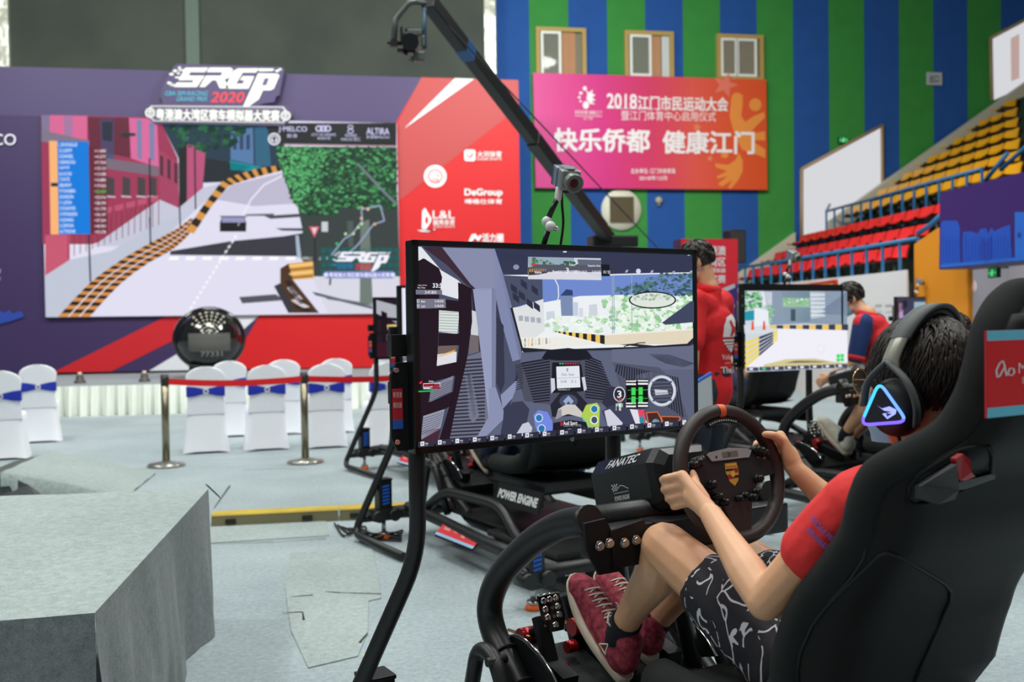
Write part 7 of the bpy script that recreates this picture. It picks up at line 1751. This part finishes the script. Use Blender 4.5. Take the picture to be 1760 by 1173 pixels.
# ---- people standing
def standing(name_label, loc, rotz, J, top, legs, shoe, M, extra=None, sleeve=.5, vox=.008, two=None):
    t = thing('person', name_label, 'person', loc, rotz)
    b = MB(); head_shapes(b, J['head'], M)
    b.cap(J['neck']-V((0, 0, .06)), J['head']+(M @ V((0, -.03, -.05))), .06, .056)
    b.cap(J['chest'], J['belly'], .135, .12).cap(J['belly'], J['pelvis'], .12, .13).cap(J['chest'], J['neck'], .11, .06)
    for s in 'lr':
        b.cap(J['chest']+V((0, 0, .08)), J[s+'sh'], .085, .06).cap(J[s+'sh'], J[s+'el'], .055, .042).cap(J[s+'el'], lerp(J[s+'el'], J[s+'wr'], .3), .04, .042).cap(lerp(J[s+'el'], J[s+'wr'], .3), J[s+'wr'], .041, .027)
        d = (J[s+'wr']-J[s+'el']).normalized(); side = d.cross(V((0, 0, 1))).normalized(); up = side.cross(d)
        w_ = J[s+'wr']; b.cap(w_, w_+d*.05, .026, .028).cap(w_+d*.03-up*.02, w_+d*.08-up*.022, .016, .013).cap(w_+d*.03+up*.02, w_+d*.08+up*.022, .016, .013)
        for i, k in enumerate((-.030, -.010, .011, .031)):
            p0 = w_+d*.08+up*k; L = (.8, .95, 1.0, .9)[i]; b.chain([p0, p0+d*.034*L+side*.008, p0+d*.055*L+side*.026, p0+d*.060*L+side*.046], [.0105, .010, .0095, .008], 8)
        b.chain([w_+d*.02+up*.028, w_+d*.05+up*.05+side*.01, w_+d*.078+up*.052+side*.02], [.015, .0115, .009], 8)
        b.cap(J[s+'hip'], J[s+'kn'], .088, .06).cap(J[s+'kn'], lerp(J[s+'kn'], J[s+'an'], .35)+V((0, -.015, 0)), .055, .056).cap(lerp(J[s+'kn'], J[s+'an'], .35)+V((0, -.015, 0)), J[s+'an'], .055, .036).cap(J[s+'an'], J[s+'an']+V((0, .1, -.05)), .036, .026)
    remesh(b, 'body', SKIN, t, vox, 3)
    sb_ = MB()
    sb_.cap(J['chest']-V((.06, 0, 0)), J['chest']+V((.06, 0, 0)), .13).cap(J['chest'], J['belly'], .155, .15).cap(J['belly'], J['pelvis']-V((0, 0, .02)), .15, .16).cap(J['chest'], J['neck']-V((0, 0, .05)), .125, .08)
    for s in 'lr': sb_.cap(J['chest']+V((0, 0, .08)), J[s+'sh'], .10, .078)
    if not two:
        for s in 'lr': sb_.cap(J[s+'sh'], lerp(J[s+'sh'], J[s+'el'], sleeve), .078, .07)
    remesh(sb_, 'shirt', top, t, .010, 4, disp=lambda p: p+V((pnoise(p*8), pnoise(p*8+V((5, 0, 0))), pnoise(p*8+V((0, 7, 0)))))*.010)
    MB().torus(J['neck']-V((0, -.008, .005)), .068, .022, Matrix.Rotation(R(14), 3, 'X') @ Matrix.Diagonal((1, .95, 1.2)), 28, 8).build('collar', top, t)
    if two:
        for s in 'lr':
            e = lerp(J[s+'sh'], J[s+'el'], .85); MB().cap(J[s+'sh'], e, .080, .066).build('sleeve', two[0], t)
            MB().tube([lerp(J[s+'sh'], J[s+'el'], .84), lerp(J[s+'sh'], J[s+'el'], .96)], .0675, 16).build('sleeve_cuff', two[1], t)
    trousers(t, J, legs, 'an', .98, .012)
    hair_shapes(J['head'], M, 200, 9, .05, -.03).build('hair', HAIR, t); eyes(t, J['head'], M); mask(t, J['head'], M, MASKB)
    for s in 'lr':
        h = J[s+'an']*1.0; shoe_parts(t, V((h.x, h.y-.06, .004)), V((h.x, h.y+.2, .004)), V((1, 0, 0)), shoe, SOLE, LACE, False, .010)
    if extra: extra(t, J, M)
    return t
# red shirt: stands behind the nearest screen, back half turned to us
P1 = at(1213, 560, 5.9); P1.z = 0
rot1 = RIGROT+R(26)
J1 = dict(head=V((-.02, .05, 1.645)), neck=V((0, -.02, 1.50)), chest=V((0, -.02, 1.28)), belly=V((0, .0, 1.08)), pelvis=V((0, 0, .94)),
  lsh=V((-.19, -.01, 1.42)), rsh=V((.19, -.02, 1.42)), lel=V((-.27, .02, 1.14)), rel=V((.265, -.02, 1.13)), lwr=V((-.22, .24, 1.06)), rwr=V((.235, .12, .90)),
  lhip=V((-.095, 0, .92)), rhip=V((.095, 0, .92)), lkn=V((-.10, .04, .50)), rkn=V((.11, .03, .50)), lan=V((-.11, -.01, .09)), ran=V((.12, -.01, .09)))
for k_1 in J1: J1[k_1] = V((J1[k_1].x*1.04, J1[k_1].y, J1[k_1].z*1.045))
J1['rwr'] = V((.20, .26, 1.0)); J1['rel'] = V((.27, .0, 1.16))
J1['lwr'] = (Matrix.Translation(P1) @ Matrix.Rotation(rot1, 4, 'Z')).inverted() @ at(1180, 738, 5.66); J1['lel'] = lerp(J1['lsh'], J1['lwr'], .52)+V((-.06, -.03, 0))
def ex1(t, J, M):
    Fm = WM[t.name]; Y = -.178
    so_ = [o for o in bpy.data.objects if o.parent == t and o.name.startswith('shirt')][0]
    bv = BVHTree.FromPolygons([v_.co for v_ in so_.data.vertices], [tuple(p.vertices) for p in so_.data.polygons])
    def fn(x, y, h):
        l_, n_, i_, d_ = bv.ray_cast(V((x, -1, y)), V((0, 1, 0)))
        return Fm @ V((x, (l_.y if l_ is not None else -.17)-.002-h, y))
    a = Art(fn, .003).up(); W_ = (236, 226, 224)
    cx, cz, K = .005, 1.27, 1.5
    a.fine([(cx-K*.062, cz+.005), (cx-K*.062, cz+.07), (cx-K*.045, cz+.12), (cx, cz+.14), (cx+K*.045, cz+.12), (cx+K*.062, cz+.07), (cx+K*.062, cz+.005)], W_, .015)
    for k, (z, wd) in enumerate(((-.008, .060), (-.026, .054), (-.043, .042), (-.058, .03), (-.07, .016))): a.fine([(cx-K*wd, cz+z), (cx+K*wd, cz+z), (cx+K*wd, cz+z-.011), (cx-K*wd, cz+z-.011)], W_, .02)
    a.up().fine([(cx-K*.03, cz+.01), (cx-K*.022, cz+.055), (cx-K*.034, cz+.098), (cx-K*.022, cz+.104), (cx-K*.012, cz+.07), (cx+K*.016, cz+.058), (cx+K*.026, cz+.03), (cx+K*.022, cz+.01), (cx+K*.012, cz+.01), (cx+K*.01, cz+.03), (cx-K*.012, cz+.03), (cx-K*.018, cz+.01)], (206, 40, 42), .015)
    a.text('Volunteers', cx-K*.06, cz-.095, cx+K*.06, cz-.125, W_).text('join us for', cx-K*.04, cz-.14, cx+K*.03, cz-.152, W_).text('The 20', cx-K*.06, cz-.168, cx+K*.05, cz-.205, W_, 0, 0, .03)
    a.build('shirt_print', PRINT, t)
    MB().torus(J['lwr'], .031, .007, frame3(J['lwr']-J['lel']) @ Matrix.Rotation(R(90), 3, 'X'), 20, 6).build('bracelet', mat('red_bracelet', (180, 24, 34), .6), t)
standing('person in red shirt with white back print and dark jeans standing behind the nearest screen', P1, rot1, J1, mat('bright_red_shirt', (214, 22, 30), .8, bump=(20, .3, .01)), mat('dark_jeans', (30, 38, 50), .85), DSHOE, frame3((-.45, 1, -.35)), ex1, .62)
cbp = at(1202, 690, 5.58)
cbt = thing('clipboard', 'white clipboard with a blue edge held low beside the person in the red shirt', 'clipboard', cbp)
Mc = RIGM.to_3x3() @ Matrix.Rotation(R(-22), 3, 'Y') @ Matrix.Rotation(R(20), 3, 'X')
MB().box(cbp, (.20, .012, .27), Mc, bev=.004).build('board', mat('white_board', (228, 230, 234), .5), cbt, False)
MB().box(cbp+Mc @ V((0, 0, .137)), (.205, .016, .012), Mc).build('blue_edge', BLUEPRINT, cbt, False)
# red vest: bends over a rider on the right
P2 = at(1500, 560, 7.6); P2.z = 0
J2 = dict(head=V((0, .17, 1.515)), neck=V((0, .03, 1.40)), chest=V((0, -.03, 1.20)), belly=V((0, -.03, 1.0)), pelvis=V((0, -.04, .88)),
  lsh=V((-.195, .02, 1.325)), rsh=V((.195, .02, 1.325)), lel=V((-.24, .07, 1.04)), rel=V((.24, .07, 1.04)), lwr=V((-.18, .28, .92)), rwr=V((.2, .28, .92)),
  lhip=V((-.095, -.04, .86)), rhip=V((.095, -.04, .86)), lkn=V((-.10, 0, .47)), rkn=V((.10, 0, .47)), lan=V((-.11, -.05, .09)), ran=V((.11, -.05, .09)))
def ex2(t, J, M): glasses(t, J['head'], M, mat('thin_dark_frame', (50, 50, 54), .4))
standing('person in red vest and blue sleeves, masked, looking down beside the bright road screen', P2, math.atan2(RT0.y, RT0.x)+R(56), J2, mat('red_vest', (220, 36, 44), .8), mat('dark_trousers', (40, 42, 50), .85), DSHOE, frame3((-.5, 1, -.5)), ex2, .5, .009, (mat('navy_sleeve', (28, 54, 108), .85), mat('red_cuff', (196, 36, 40), .85)))
for p_ in list(proto.values()): pass
bpy.context.view_layer.update()
